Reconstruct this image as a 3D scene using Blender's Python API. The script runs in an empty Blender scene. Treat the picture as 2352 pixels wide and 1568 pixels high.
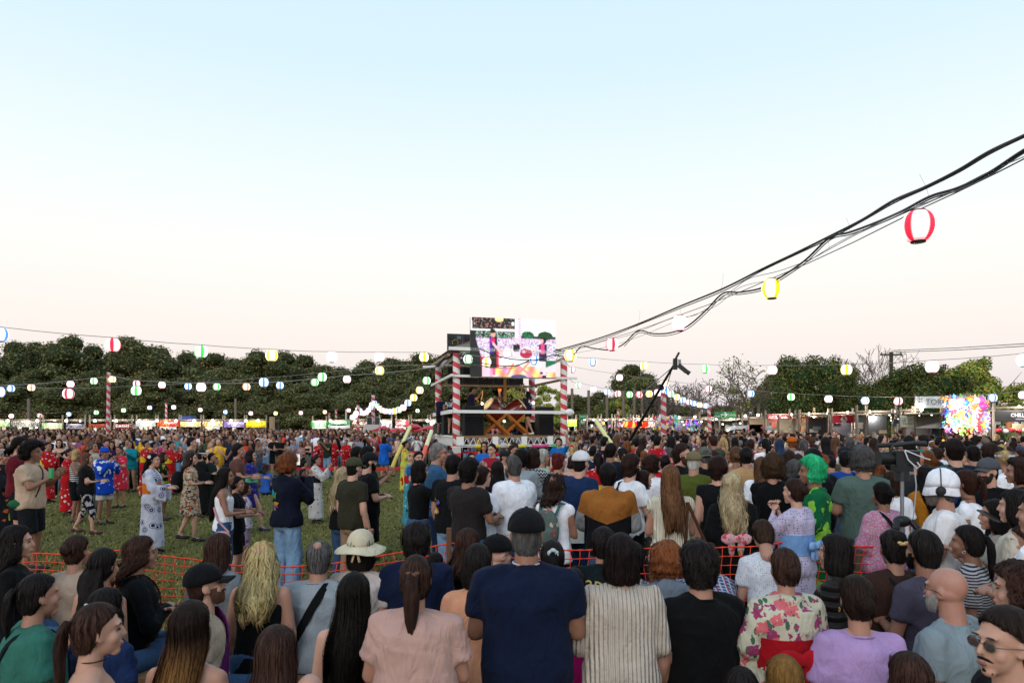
import bpy, math, random
import numpy as np
from math import pi, sin, cos, radians, sqrt
from mathutils import Vector, Matrix
SC = bpy.context.scene
COL = SC.collection
# ---------------------------------------------------------------- camera
F, CX, YH, CH = 1568.0, 1176.0, 972.0, 2.15      # photo measured on a 2352 px wide copy
cd = bpy.data.cameras.new('camera'); cam = bpy.data.objects.new('camera', cd); COL.objects.link(cam)
cam.location = (0, 0, CH); cam.rotation_euler = (pi/2, 0, 0)
cd.lens = 24; cd.sensor_width = 36; cd.shift_y = (YH-784)/2352; cd.clip_end = 3000; cd.clip_start = .05
cd.dof.use_dof = True; cd.dof.focus_distance = 11.0; cd.dof.aperture_fstop = 5.0
SC.camera = cam
# ---------------------------------------------------------------- sky and sun
SUN_EL, SUN_ROT = radians(2.0), radians(205)
w = bpy.data.worlds.new('World'); SC.world = w; w.use_nodes = True
nt = w.node_tree; nt.nodes.clear()
N = lambda t: nt.nodes.new(t)
out = N('ShaderNodeOutputWorld'); bg = N('ShaderNodeBackground'); sky = N('ShaderNodeTexSky')
sky.sky_type = 'NISHITA'; sky.sun_disc = False; sky.sun_elevation = SUN_EL; sky.sun_rotation = SUN_ROT
sky.air_density = 1.0; sky.dust_density = 1.0; sky.ozone_density = 1.5
# dusk colours by elevation (pale cyan overhead, cream, then the pink belt over the horizon), mixed with the Nishita sky
tc = N('ShaderNodeTexCoord'); sx = N('ShaderNodeSeparateXYZ'); nt.links.new(tc.outputs['Generated'], sx.inputs[0])
mr = N('ShaderNodeMapRange'); mr.inputs['From Min'].default_value = 0; mr.inputs['From Max'].default_value = 1.0
nt.links.new(sx.outputs['Z'], mr.inputs['Value'])
cr = N('ShaderNodeValToRGB'); nt.links.new(mr.outputs[0], cr.inputs[0])
stops = [(0.0,(.78,.75,.82)),(.03,(.86,.79,.82)),(.075,(.96,.87,.84)),(.14,(1.05,.95,.89)),(.22,(1.04,1.02,.98)),(.32,(.93,1.02,1.04)),(.46,(.74,.93,1.03)),(1.0,(.50,.76,1.05))]
while len(cr.color_ramp.elements) < len(stops): cr.color_ramp.elements.new(.5)
for e, (p, c) in zip(cr.color_ramp.elements, stops): e.position = p; e.color = (*c, 1)
SKY_MIX = .90; STR = .10
sc1 = N('ShaderNodeVectorMath'); sc1.operation = 'SCALE'; sc1.inputs['Scale'].default_value = 1/STR
nt.links.new(cr.outputs[0], sc1.inputs[0])
mx = N('ShaderNodeMix'); mx.data_type = 'RGBA'; mx.inputs[0].default_value = SKY_MIX
nt.links.new(sky.outputs[0], mx.inputs[6]); nt.links.new(sc1.outputs[0], mx.inputs[7])
nt.links.new(mx.outputs[2], bg.inputs[0]); bg.inputs[1].default_value = STR
nt.links.new(bg.outputs[0], out.inputs[0])
sl = bpy.data.lights.new('sun', 'SUN'); sl.energy = 1.15; sl.angle = radians(35); sl.color = (1, .93, .86)
so = bpy.data.objects.new('sun', sl); COL.objects.link(so)
so.rotation_euler = (radians(62), 0, radians(-22))
SC.view_settings.view_transform = 'Standard'; SC.view_settings.look = 'None'; SC.view_settings.gamma = 1
SC.view_settings.exposure = 0.12; SC.view_settings.use_curve_mapping = False
SC.cycles.max_bounces = 6; SC.cycles.diffuse_bounces = 3; SC.cycles.transparent_max_bounces = 8

def PT(px, py, Y):                      # a pixel of the photograph at distance Y -> a point in metres
    return Vector(((px-CX)*Y/F, Y, CH-(py-YH)*Y/F))
# ---------------------------------------------------------------- materials
def lin(h):
    if isinstance(h, (tuple, list)): return tuple(h)
    h = h.lstrip('#'); r = [int(h[i:i+2], 16)/255 for i in (0, 2, 4)]
    return tuple(x/12.92 if x <= .04045 else ((x+.055)/1.055)**2.4 for x in r)
MC = {}
class NB:
    def __init__(s, name):
        s.m = bpy.data.materials.new(name); s.m.use_nodes = True; s.t = s.m.node_tree; s.t.nodes.clear()
        s.out = s.n('ShaderNodeOutputMaterial'); s.b = s.n('ShaderNodeBsdfPrincipled'); s.l(s.b.outputs[0], s.out.inputs[0])
    def n(s, t, **k):
        x = s.t.nodes.new(t)
        for a, b in k.items(): setattr(x, a, b)
        return x
    def l(s, a, b): s.t.links.new(a, b)
    def coord(s, scale=(1,1,1), kind='Object'):
        tc = s.n('ShaderNodeTexCoord'); mp = s.n('ShaderNodeMapping'); mp.inputs['Scale'].default_value = scale
        s.l(tc.outputs[kind], mp.inputs[0]); return mp.outputs[0]
    def noise(s, vec, scale, detail=3, rough=.55):
        x = s.n('ShaderNodeTexNoise'); x.inputs['Scale'].default_value = scale; x.inputs['Detail'].default_value = detail
        x.inputs['Roughness'].default_value = rough
        if vec is not None: s.l(vec, x.inputs['Vector'])
        return x
    def mix(s, f, a, b, mode='MIX'):
        x = s.n('ShaderNodeMix', data_type='RGBA', blend_type=mode)
        for v, i in ((f, 0), (a, 6), (b, 7)):
            if hasattr(v, 'is_output') or isinstance(v, bpy.types.NodeSocket): s.l(v, x.inputs[i])
            elif i == 0: x.inputs[0].default_value = v
            else: x.inputs[i].default_value = (*v[:3], 1)
        return x.outputs[2]
    def math(s, op, a, b=0.0, c=0.0):
        x = s.n('ShaderNodeMath', operation=op)
        for v, i in ((a, 0), (b, 1), (c, 2)):
            if isinstance(v, bpy.types.NodeSocket): s.l(v, x.inputs[i])
            else: x.inputs[i].default_value = v
        return x.outputs[0]
    def bump(s, h, strength=.3, dist=.01):
        x = s.n('ShaderNodeBump'); x.inputs['Strength'].default_value = strength; x.inputs['Distance'].default_value = dist
        s.l(h, x.inputs['Height']); s.l(x.outputs[0], s.b.inputs['Normal'])
    def base(s, c):
        if isinstance(c, bpy.types.NodeSocket): s.l(c, s.b.inputs['Base Color'])
        else: s.b.inputs['Base Color'].default_value = (*c[:3], 1)
    def set(s, **k):
        for a, b in k.items():
            s.b.inputs[a.replace('_', ' ')].default_value = b
        return s
def shade(c, k): return tuple(min(.82, x*k) for x in c)
def mat(kind, *cols, **kw):
    key = (kind, cols, tuple(sorted(kw.items())))
    if key in MC: return MC[key]
    C_ = [lin(c) for c in cols]
    B = NB(kind+'_material'); B.set(Roughness=.9, Specular_IOR_Level=.12)
    c0 = C_[0] if C_ else (.5,.5,.5)
    if kind in ('cloth', 'jeans', 'knit', 'puffer', 'floral', 'stripes', 'plaid', 'dots', 'tiedye', 'swirl', 'camo', 'zigzag', 'splash', 'lace', 'leafy', 'yoke'):
        v = B.coord(); col = None
        if kind == 'cloth': col = c0
        elif kind == 'jeans':
            n1 = B.noise(v, 7, 3); col = B.mix(n1.outputs[0], shade(c0, .6), shade(c0, 1.5))
        elif kind == 'knit':
            col = c0
        elif kind == 'puffer': col = c0
        elif kind == 'floral':          # base, petal colour, second colour, [leaf]
            vo = B.n('ShaderNodeTexVoronoi'); vo.inputs['Scale'].default_value = kw.get('s', 9); 
            nn = B.noise(v, kw.get('s', 9)*2.6, 2); wv = B.n('ShaderNodeVectorMath', operation='MULTIPLY_ADD')
            B.l(nn.outputs['Color'], wv.inputs[0]); wv.inputs[1].default_value = (kw.get('w', .07),)*3; B.l(v, wv.inputs[2])
            B.l(wv.outputs[0], vo.inputs['Vector'])
            thr = B.math('LESS_THAN', vo.outputs['Distance'], kw.get('r', .36))
            sp = B.n('ShaderNodeSeparateColor'); B.l(vo.outputs['Color'], sp.inputs[0])
            pick = B.math('GREATER_THAN', sp.outputs[0], .45)
            pc = B.mix(pick, C_[1], C_[2])
            cen = B.math('LESS_THAN', vo.outputs['Distance'], .10)
            pc = B.mix(cen, pc, shade(C_[2], .6) if len(C_) < 5 else C_[4])
            on = B.math('MULTIPLY', thr, B.math('LESS_THAN', sp.outputs[1], kw.get('d', .75)))
            col = B.mix(on, c0, pc)
            if len(C_) > 3:
                v2 = B.n('ShaderNodeTexVoronoi'); v2.inputs['Scale'].default_value = kw.get('s', 9)*1.5
                mp = B.n('ShaderNodeMapping'); mp.inputs['Location'].default_value = (3.1, .7, 1.9); mp.inputs['Scale'].default_value = (1.5, 1, .75); mp.inputs['Rotation'].default_value = (0, .6, 0)
                B.l(v, mp.inputs[0]); B.l(mp.outputs[0], v2.inputs['Vector'])
                lf = B.math('LESS_THAN', v2.outputs['Distance'], .34)
                s2 = B.n('ShaderNodeSeparateColor'); B.l(v2.outputs['Color'], s2.inputs[0])
                lf = B.math('MULTIPLY', lf, B.math('LESS_THAN', s2.outputs[0], .75))
                lf = B.math('MULTIPLY', lf, B.math('SUBTRACT', 1.0, on))
                col = B.mix(lf, col, C_[3])
        elif kind in ('stripes', 'plaid'):
            sx = B.n('ShaderNodeSeparateXYZ'); B.l(v, sx.inputs[0])
            p = kw.get('p', 120.)
            h = B.math('GREATER_THAN', B.math('SINE', B.math('MULTIPLY', sx.outputs['Z'], p)), .1)
            col = B.mix(h, c0, C_[1])
            if kind == 'plaid':
                k = B.math('GREATER_THAN', B.math('SINE', B.math('MULTIPLY', sx.outputs['X'], p)), .55)
                h2 = B.math('GREATER_THAN', B.math('SINE', B.math('MULTIPLY', B.math('ADD', sx.outputs['Z'], sx.outputs['Y']), p)), .55)
                col = B.mix(B.math('MAXIMUM', k, h2), c0, C_[1])
                k = B.math('GREATER_THAN', B.math('SINE', B.math('MULTIPLY', sx.outputs['X'], p*.5)), .9)
                col = B.mix(k, col, C_[2])
        elif kind == 'dots':
            vo = B.n('ShaderNodeTexVoronoi'); vo.inputs['Scale'].default_value = kw.get('s', 60); vo.inputs['Randomness'].default_value = .35
            B.l(v, vo.inputs['Vector']); col = B.mix(B.math('LESS_THAN', vo.outputs['Distance'], kw.get('r', .22)), c0, C_[1])
        elif kind == 'tiedye':
            n1 = B.noise(v, 11, 5, .7); col = B.mix(B.math('GREATER_THAN', n1.outputs[0], .56), c0, C_[1])
            r = B.n('ShaderNodeMapRange'); r.inputs['From Min'].default_value = .45; r.inputs['From Max'].default_value = .68
            B.l(n1.outputs[0], r.inputs[0]); col = B.mix(r.outputs[0], c0, C_[1])
        elif kind == 'swirl':
            vo = B.n('ShaderNodeTexVoronoi'); vo.inputs['Scale'].default_value = kw.get('s', 6); B.l(v, vo.inputs['Vector'])
            rings = B.math('SINE', B.math('MULTIPLY', vo.outputs['Distance'], 34.))
            on = B.math('MULTIPLY', B.math('GREATER_THAN', rings, -.2), B.math('LESS_THAN', vo.outputs['Distance'], .42))
            sp = B.n('ShaderNodeSeparateColor'); B.l(vo.outputs['Color'], sp.inputs[0])
            on = B.math('MULTIPLY', on, B.math('LESS_THAN', sp.outputs[0], .72)); col = B.mix(on, c0, C_[1])
        elif kind in ('camo', 'splash', 'leafy'):
            n1 = B.noise(v, kw.get('s', 9), 1.5); n2 = B.noise(v, kw.get('s', 9)*1.7, 1); n3 = B.noise(B.coord((1.3, 1, 2)), kw.get('s', 9)*1.2, 0)
            col = B.mix(B.math('GREATER_THAN', n1.outputs[0], .54), c0, C_[1])
            if len(C_) > 2: col = B.mix(B.math('GREATER_THAN', n2.outputs[0], .58), col, C_[2])
            if len(C_) > 3: col = B.mix(B.math('GREATER_THAN', n3.outputs[0], .62), col, C_[3])
        elif kind == 'zigzag':
            sx = B.n('ShaderNodeSeparateXYZ'); B.l(v, sx.inputs[0])
            z = B.math('PINGPONG', B.math('ADD', sx.outputs['X'], sx.outputs['Y']), .03)
            h = B.math('SINE', B.math('MULTIPLY', B.math('ADD', sx.outputs['Z'], z), 130.)); col = B.mix(B.math('GREATER_THAN', h, 0.), c0, C_[1])
        elif kind == 'yoke':
            sx = B.n('ShaderNodeSeparateXYZ'); B.l(v, sx.inputs[0]); zz = B.math('SUBTRACT', sx.outputs['Z'], B.math('MULTIPLY', B.math('ABSOLUTE', sx.outputs['X']), .35)); col = B.mix(B.math('GREATER_THAN', zz, kw['z']), c0, C_[1])
            col = B.mix(B.math('MULTIPLY', B.math('GREATER_THAN', B.math('ABSOLUTE', sx.outputs['X']), .23), B.math('LESS_THAN', zz, kw['z'])), col, C_[2])
        elif kind == 'lace':
            vo = B.n('ShaderNodeTexVoronoi', feature='DISTANCE_TO_EDGE'); vo.inputs['Scale'].default_value = 38; B.l(v, vo.inputs['Vector'])
            col = B.mix(B.math('GREATER_THAN', vo.outputs['Distance'], .13), c0, C_[1])
        # wear: slight cloudy variation of every cloth
        nv = B.noise(v, 5, 4, .6); r = B.n('ShaderNodeMapRange'); r.inputs['From Min'].default_value = .3; r.inputs['From Max'].default_value = .7
        r.inputs['To Min'].default_value = .84; r.inputs['To Max'].default_value = 1.12; B.l(nv.outputs[0], r.inputs[0])
        sc_ = B.n('ShaderNodeVectorMath', operation='SCALE'); B.l(r.outputs[0], sc_.inputs['Scale'])
        if isinstance(col, bpy.types.NodeSocket): B.l(col, sc_.inputs[0])
        else: sc_.inputs[0].default_value = col[:3]
        B.base(sc_.outputs[0])
        vf = B.coord((1.0, 1.0, .45)); f1 = B.noise(vf, 9, 3, .5); f1.inputs['Distortion'].default_value = 1.2
        h = B.math('MULTIPLY', f1.outputs[0], 1.0)
        w_ = B.noise(v, 260 if kind != 'knit' else 60, 2, .6)
        h = B.math('ADD', h, B.math('MULTIPLY', w_.outputs[0], .05 if kind != 'knit' else .25))
        if kind == 'puffer':
            sx = B.n('ShaderNodeSeparateXYZ'); B.l(v, sx.inputs[0])
            h = B.math('ADD', h, B.math('MULTIPLY', B.math('ABSOLUTE', B.math('SINE', B.math('MULTIPLY', sx.outputs['Z'], 52.))), 1.3)); B.set(Roughness=.4)
        if kind == 'knit':
            sx = B.n('ShaderNodeSeparateXYZ'); B.l(v, sx.inputs[0])
            h = B.math('ADD', h, B.math('MULTIPLY', B.math('SINE', B.math('MULTIPLY', sx.outputs['X'], 300.)), .22))
        B.bump(h, .8, .04)
        B.b.inputs['Sheen Weight'].default_value = .02
    elif kind == 'skin':
        v = B.coord(); n1 = B.noise(v, 14, 4, .6); n2 = B.noise(v, 60, 2)
        col = B.mix(n1.outputs[0], shade(c0, .82), tuple(x*y for x, y in zip(shade(c0, 1.18), (1.05, .94, .9))))
        B.base(col); B.set(Roughness=.52, Specular_IOR_Level=.4); B.b.inputs['Subsurface Weight'].default_value = .08
        B.b.inputs['Subsurface Radius'].default_value = (.02, .008, .004); B.b.inputs['Subsurface Scale'].default_value = .4
        B.bump(n2.outputs[0], .15, .004)
    elif kind == 'hair':
        v = B.coord((1, 1, .12)); n1 = B.noise(v, 70, 3, .7); v2 = B.coord((1, 1, .3)); n2 = B.noise(v2, 14, 3)
        tip = C_[1] if len(C_) > 1 else shade(c0, 1.6)
        f = B.math('ADD', B.math('MULTIPLY', n1.outputs[0], .9), B.math('MULTIPLY', n2.outputs[0], .7)); f = B.math('SUBTRACT', f, .35)
        f = B.n('ShaderNodeClamp'); B.l(B.math('SUBTRACT', B.math('ADD', B.math('MULTIPLY', n1.outputs[0], 1.5), B.math('MULTIPLY', n2.outputs[0], 1.1)), .95), f.inputs[0])
        f = f.outputs[0]
        if kw.get('ombre'):
            sx = B.n('ShaderNodeSeparateXYZ'); B.l(B.coord(), sx.inputs[0]); r = B.n('ShaderNodeMapRange')
            r.inputs['From Min'].default_value = kw['ombre']; r.inputs['From Max'].default_value = kw['ombre']-.28; B.l(sx.outputs['Z'], r.inputs[0])
            f = B.math('MULTIPLY', B.math('ADD', f, .35), r.outputs[0])
        B.base(B.mix(f, shade(c0, .45), tip)); B.set(Roughness=.55, Specular_IOR_Level=.09)
        B.bump(B.math('ADD', n1.outputs[0], B.math('MULTIPLY', n2.outputs[0], 1.2)), .9, .014)
    elif kind == 'plain':
        n1 = B.noise(B.coord(), kw.get('s', 12), 4, .6); B.base(B.mix(n1.outputs[0], shade(c0, .82), shade(c0, 1.15)))
        B.set(Roughness=kw.get('rough', .6), Metallic=kw.get('metal', 0.), Specular_IOR_Level=kw.get('spec', .4)); B.bump(n1.outputs[0], kw.get('bump', .1), .01)
    elif kind == 'wood':
        n1 = B.noise(B.coord((1, 1, .15) if not kw.get('along') else (.15, 1, 1)), 30, 4, .65); B.base(B.mix(n1.outputs[0], shade(c0, .6), shade(c0, 1.25)))
        B.set(Roughness=.8); B.bump(n1.outputs[0], .3, .01)
    elif kind == 'glow':
        B.base(c0); B.b.inputs['Emission Color'].default_value = (*c0, 1); B.b.inputs['Emission Strength'].default_value = kw.get('e', 1.5)
    elif kind == 'vcol':
        a = B.n('ShaderNodeVertexColor', layer_name='Col'); B.base(a.outputs[0]); B.set(Roughness=kw.get('rough', .8))
        if kw.get('e'):
            B.l(a.outputs[0], B.b.inputs['Emission Color']); B.b.inputs['Emission Strength'].default_value = kw['e']
        if kw.get('low'): B.b.inputs['Base Color'].links and B.t.links.remove(B.b.inputs['Base Color'].links[0]); B.b.inputs['Base Color'].default_value = (.02,.02,.02,1)
    MC[key] = B.m
    return B.m
# ---------------------------------------------------------------- mesh kit
class MB:
    """collects quads and triangles as arrays"""
    def __init__(s): s.V = []; s.Q = []; s.T = []; s.n = 0
    def add(s, V, Q=None, T=None):
        V = np.asarray(V, float).reshape(-1, 3)
        if Q is not None and len(Q): s.Q.append(np.asarray(Q, int).reshape(-1, 4)+s.n)
        if T is not None and len(T): s.T.append(np.asarray(T, int).reshape(-1, 3)+s.n)
        s.V.append(V); s.n += len(V); return s
    def addm(s, m, M=None):
        V, Q, T = m
        if M is not None: V = V @ np.array(M)[:3, :3].T + np.array(M)[:3, 3]
        return s.add(V, Q, T)
    def arr(s):
        V = np.concatenate(s.V) if s.V else np.zeros((0, 3))
        Q = np.concatenate(s.Q) if s.Q else np.zeros((0, 4), int)
        T = np.concatenate(s.T) if s.T else np.zeros((0, 3), int)
        return V, Q, T
    def loft(s, rings, cap=True):
        """rings: list of (n,3) arrays"""
        n = len(rings[0]); m = len(rings); V = np.concatenate(rings)
        i = np.arange(n); j = (i+1) % n; Q = []
        for k in range(m-1):
            a = k*n; b = a+n; Q.append(np.stack([a+i, a+j, b+j, b+i], 1))
        Q = np.concatenate(Q); T = []
        if cap:
            c0 = len(V); V = np.concatenate([V, rings[0].mean(0)[None], rings[-1].mean(0)[None]])
            T = np.concatenate([np.stack([np.full(n, c0), j, i], 1), np.stack([np.full(n, c0+1), (m-1)*n+i, (m-1)*n+j], 1)])
        return s.add(V, Q, T)
    def tube(s, pts, rad, n=8, cap=True, k=(1, 1)):
        pts = [np.array(p, float) for p in pts]; rad = rad if hasattr(rad, '__len__') else [rad]*len(pts)
        up = None; R = []
        for q in range(len(pts)):
            d = pts[min(q+1, len(pts)-1)]-pts[max(q-1, 0)]; d = d/(np.linalg.norm(d)+1e-9)
            if up is None: up = np.array([0, 0, 1.]) if abs(d[2]) < .9 else np.array([1., 0, 0])
            x = np.cross(up, d); x /= np.linalg.norm(x)+1e-9; y = np.cross(d, x); up = y
            a = np.arange(n)*2*pi/n
            R.append(pts[q]+rad[q]*(np.cos(a)[:, None]*x*k[0]+np.sin(a)[:, None]*y*k[1]))
        return s.loft(R, cap)
    def capsule(s, p0, r0, p1, r1, n=12):
        p0 = np.array(p0, float); p1 = np.array(p1, float); d = p1-p0; L = np.linalg.norm(d)+1e-9; d /= L
        pts = []; rr = []
        for a in (80, 50, 25): pts.append(p0-d*r0*sin(radians(a))); rr.append(r0*cos(radians(a)))
        pts += [p0, p1]; rr += [r0, r1]
        for a in (25, 50, 80): pts.append(p1+d*r1*sin(radians(a))); rr.append(r1*cos(radians(a)))
        return s.tube(pts, rr, n)
    def ell(s, c, r, n=12, m=8, R=None, rot=None):
        u = np.arange(n)*2*pi/n; rings = []
        for k in range(1, m):
            t = pi*k/m; rings.append(np.stack([np.cos(u)*sin(t), np.sin(u)*sin(t), np.full(n, cos(t))], 1)*np.array(r))
        if rot is not None: rings = [x @ np.array(rot)[:3, :3].T for x in rings]
        rings = [x+np.array(c) for x in rings]
        return s.loft(rings, True)
    def box(s, c, d, M=None, rz=0):
        x, y, z = [q/2 for q in d]
        V = np.array([[-x,-y,-z],[x,-y,-z],[x,y,-z],[-x,y,-z],[-x,-y,z],[x,-y,z],[x,y,z],[-x,y,z]])
        if rz: V = V @ np.array([[cos(rz), sin(rz), 0], [-sin(rz), cos(rz), 0], [0, 0, 1]])
        V = V+np.array(c)
        if M is not None: V = V @ np.array(M)[:3, :3].T + np.array(M)[:3, 3]
        return s.add(V, [[0,3,2,1],[4,5,6,7],[0,1,5,4],[1,2,6,5],[2,3,7,6],[3,0,4,7]])
    def bar(s, a, b, wd, ht):
        a = Vector(a); b = Vector(b); d = (b-a); L = d.length; d.normalize()
        up = Vector((0, 0, 1)) if abs(d.z) < .95 else Vector((0, 1, 0))
        x = d.cross(up).normalized(); z = x.cross(d)
        M = np.eye(4); M[:3, 0] = x; M[:3, 1] = d; M[:3, 2] = z; M[:3, 3] = (a+b)/2
        return s.box((0, 0, 0), (wd, L, ht), M)
def mesh_from(name, V, Q, T, smooth=True, cols=None, mi=None):
    me = bpy.data.meshes.new(name); nq, ntr = len(Q), len(T)
    me.vertices.add(len(V)); me.vertices.foreach_set('co', np.asarray(V, np.float32).ravel())
    li = np.concatenate([np.asarray(Q, np.int32).ravel(), np.asarray(T, np.int32).ravel()]).astype(np.int32)
    me.loops.add(len(li)); me.loops.foreach_set('vertex_index', li)
    ls = np.concatenate([np.arange(nq)*4, nq*4+np.arange(ntr)*3]).astype(np.int32)
    me.polygons.add(nq+ntr); me.polygons.foreach_set('loop_start', ls)
    me.polygons.foreach_set('use_smooth', np.full(nq+ntr, smooth))
    if mi is not None: me.polygons.foreach_set('material_index', np.asarray(mi, np.int32))
    me.update(calc_edges=True)
    if cols is not None:
        ca = me.color_attributes.new('Col', 'FLOAT_COLOR', 'POINT'); c4 = np.ones((len(V), 4), np.float32); c4[:, :3] = cols
        ca.data.foreach_set('color', c4.ravel())
    return me
def obj(name, m, material, parent=None, smooth=True, cols=None, label=None):
    me = m if isinstance(m, bpy.types.Mesh) else mesh_from(name, *(m.arr() if isinstance(m, MB) else m), smooth=smooth, cols=cols)
    if isinstance(m, MB) and smooth and len(me.polygons) < 600: me.set_sharp_from_angle(angle=radians(48))
    if not me.materials: me.materials.append(material)
    o = bpy.data.objects.new(name, me); COL.objects.link(o)
    if o.material_slots[0].material is not material:
        o.material_slots[0].link = 'OBJECT'; o.material_slots[0].material = material
    if parent: o.parent = parent
    if label: o['label'] = label
    return o
def tag(o, label, cat, group=None):
    o['label'] = label; o['category'] = cat
    if group: o['group'] = group
    return o
def thing(name, label, cat, loc=(0, 0, 0), rz=0, group=None, scale=None):
    o = bpy.data.objects.new(name, None); COL.objects.link(o); o.location = loc; o.rotation_euler = (0, 0, rz); o.empty_display_size = .1
    if scale: o.scale = scale
    return tag(o, label, cat, group)
def struct(name, m, material, smooth=False, kind='structure', cols=None):
    o = obj(name, m, material, None, smooth, cols); o['kind'] = kind; return o
# remeshing in a small scene of its own, so that the depsgraph stays light
TMP = bpy.data.scenes.new('workbench_scene'); 
def remesh(m, voxel, sm=4, dec=None):
    V, Q, T = m.arr() if isinstance(m, MB) else m
    me = mesh_from('tmp', V, Q, T); o = bpy.data.objects.new('tmp', me); TMP.collection.objects.link(o)
    r = o.modifiers.new('r', 'REMESH'); r.mode = 'VOXEL'; r.voxel_size = voxel
    if sm: s_ = o.modifiers.new('s', 'SMOOTH'); s_.factor = .5; s_.iterations = sm
    if dec: d = o.modifiers.new('d', 'DECIMATE'); d.ratio = dec
    vl = TMP.view_layers[0]; vl.update(); dg = vl.depsgraph
    ev = o.evaluated_get(dg); em = ev.to_mesh()
    n = len(em.vertices); V = np.empty(n*3, np.float32); em.vertices.foreach_get('co', V); V = V.reshape(-1, 3).astype(float)
    NRM = np.empty(n*3, np.float32); em.vertex_normals.foreach_get('vector', NRM); NRM = NRM.reshape(-1, 3).astype(float)
    npol = len(em.polygons); lt = np.empty(npol, np.int32); em.polygons.foreach_get('loop_total', lt)
    ls = np.empty(npol, np.int32); em.polygons.foreach_get('loop_start', ls)
    li = np.empty(len(em.loops), np.int32); em.loops.foreach_get('vertex_index', li)
    q = ls[lt == 4]; t = ls[lt == 3]
    Q = li[q[:, None]+np.arange(4)] if len(q) else np.zeros((0, 4), int); T = li[t[:, None]+np.arange(3)] if len(t) else np.zeros((0, 3), int)
    ev.to_mesh_clear(); TMP.collection.objects.unlink(o); bpy.data.objects.remove(o); bpy.data.meshes.remove(me)
    return V, NRM, Q, T
def wav(V, seed, freq, squash=(1, 1, 1)):
    """smooth pseudo-noise from warped sine waves, -1..1"""
    r = np.random.RandomState(seed); P = V*np.array(squash); s = 0
    for k in range(4):
        d = r.normal(size=3); d /= np.linalg.norm(d); e = r.normal(size=3); e /= np.linalg.norm(e)
        s = s+np.sin(P@d*freq*(1+.35*k)+1.7*np.sin(P@e*freq*.6+r.rand()*6)+r.rand()*6)
    return s/4
# ================================================================ people
LODV = {0: (.018, .013, 48), 1: (.024, .018, 30), 2: (.034, .028, 16)}   # body voxel, cloth voxel, hair segments
CACHE = {}
def cached(f):
    def g(*a):
        k = (f.__name__,)+a
        if k not in CACHE: CACHE[k] = f(*a)
        return CACHE[k]
    return g
@cached
def head_arr(sex, lod):
    m = MB(); k = 1.0 if sex == 'm' else .955
    n, mm = (20, 14) if lod < 2 else (10, 7)
    m.ell((0, -.012, .030), (.072*k, .091*k, .089), n, mm)
    m.ell((0, .022, -.035), (.056*k, .066*k, .072), n, mm)
    m.ell((0, .062*k, -.092), (.026*k, .024, .024), 10, 8)
    m.capsule((0, .083*k, .016), .0085, (0, .1005*k, -.024), .0115, 8)
    m.ell((0, -.020, -.005), (.074*k, .07, .06), n, mm)
    m.ell((0, .0735*k, .030), (.052*k, .017, .012), 12, 6)
    m.ell((.033*k, .053*k, -.028), (.026, .027, .030), 10, 6); m.ell((-.033*k, .053*k, -.028), (.026, .027, .030), 10, 6)
    m.ell((0, .083*k, -.058), (.023*k, .012, .008), 10, 6); m.ell((0, .081*k, -.069), (.02*k, .012, .008), 10, 6)
    for s in (-1, 1):
        m.ell((s*.074*k, -.008, -.006), (.009, .019, .032), 8, 6); m.ell((s*.070*k, .004, -.026), (.007, .012, .014), 8, 6)
    r = (.058, .064) if sex == 'm' else (.046, .052)
    m.capsule((0, -.022, -.05), r[0], (0, -.042, -.185), r[1], 14)
    if lod == 2: return m.arr()
    V, Nn, Q, T = remesh(m, .0062 if lod == 0 else .009, 4, .55 if lod == 0 else .5)
    return V, Q, T
def interp_rings(keys, m):
    keys = sorted(keys, key=lambda k: -k[0]); K = np.array(keys, float); t = np.linspace(0, 1, m)
    z = K[0, 0]+(K[-1, 0]-K[0, 0])*t
    return [np.array([zz]+[np.interp(-zz, -K[:, 0], K[:, c]) for c in range(1, K.shape[1])]) for zz in z]
def hair_keys(t, low, ear=-.008, top=.99, kx=1.0):
    ks = []
    for f in (.995, .97, .9, .8, .65, .5, .3, .12, -.05, -.22):
        if f > top: continue
        z = .032+(.096+t)*f; r = sqrt(1-f*f)
        yc = .094+t*.55 if z > .100 else (.086-(.100-z)*1.15 if z > .05 else max(ear, .028-(.05-z)*2))
        ks.append((z, (.0745+t)*r*kx, (.0935+t)*r, -.012-(.006 if z < .06 else 0), yc))
    zl = ks[-1][0]
    return ks+[k for k in low if k[0] < zl-.004]
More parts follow.
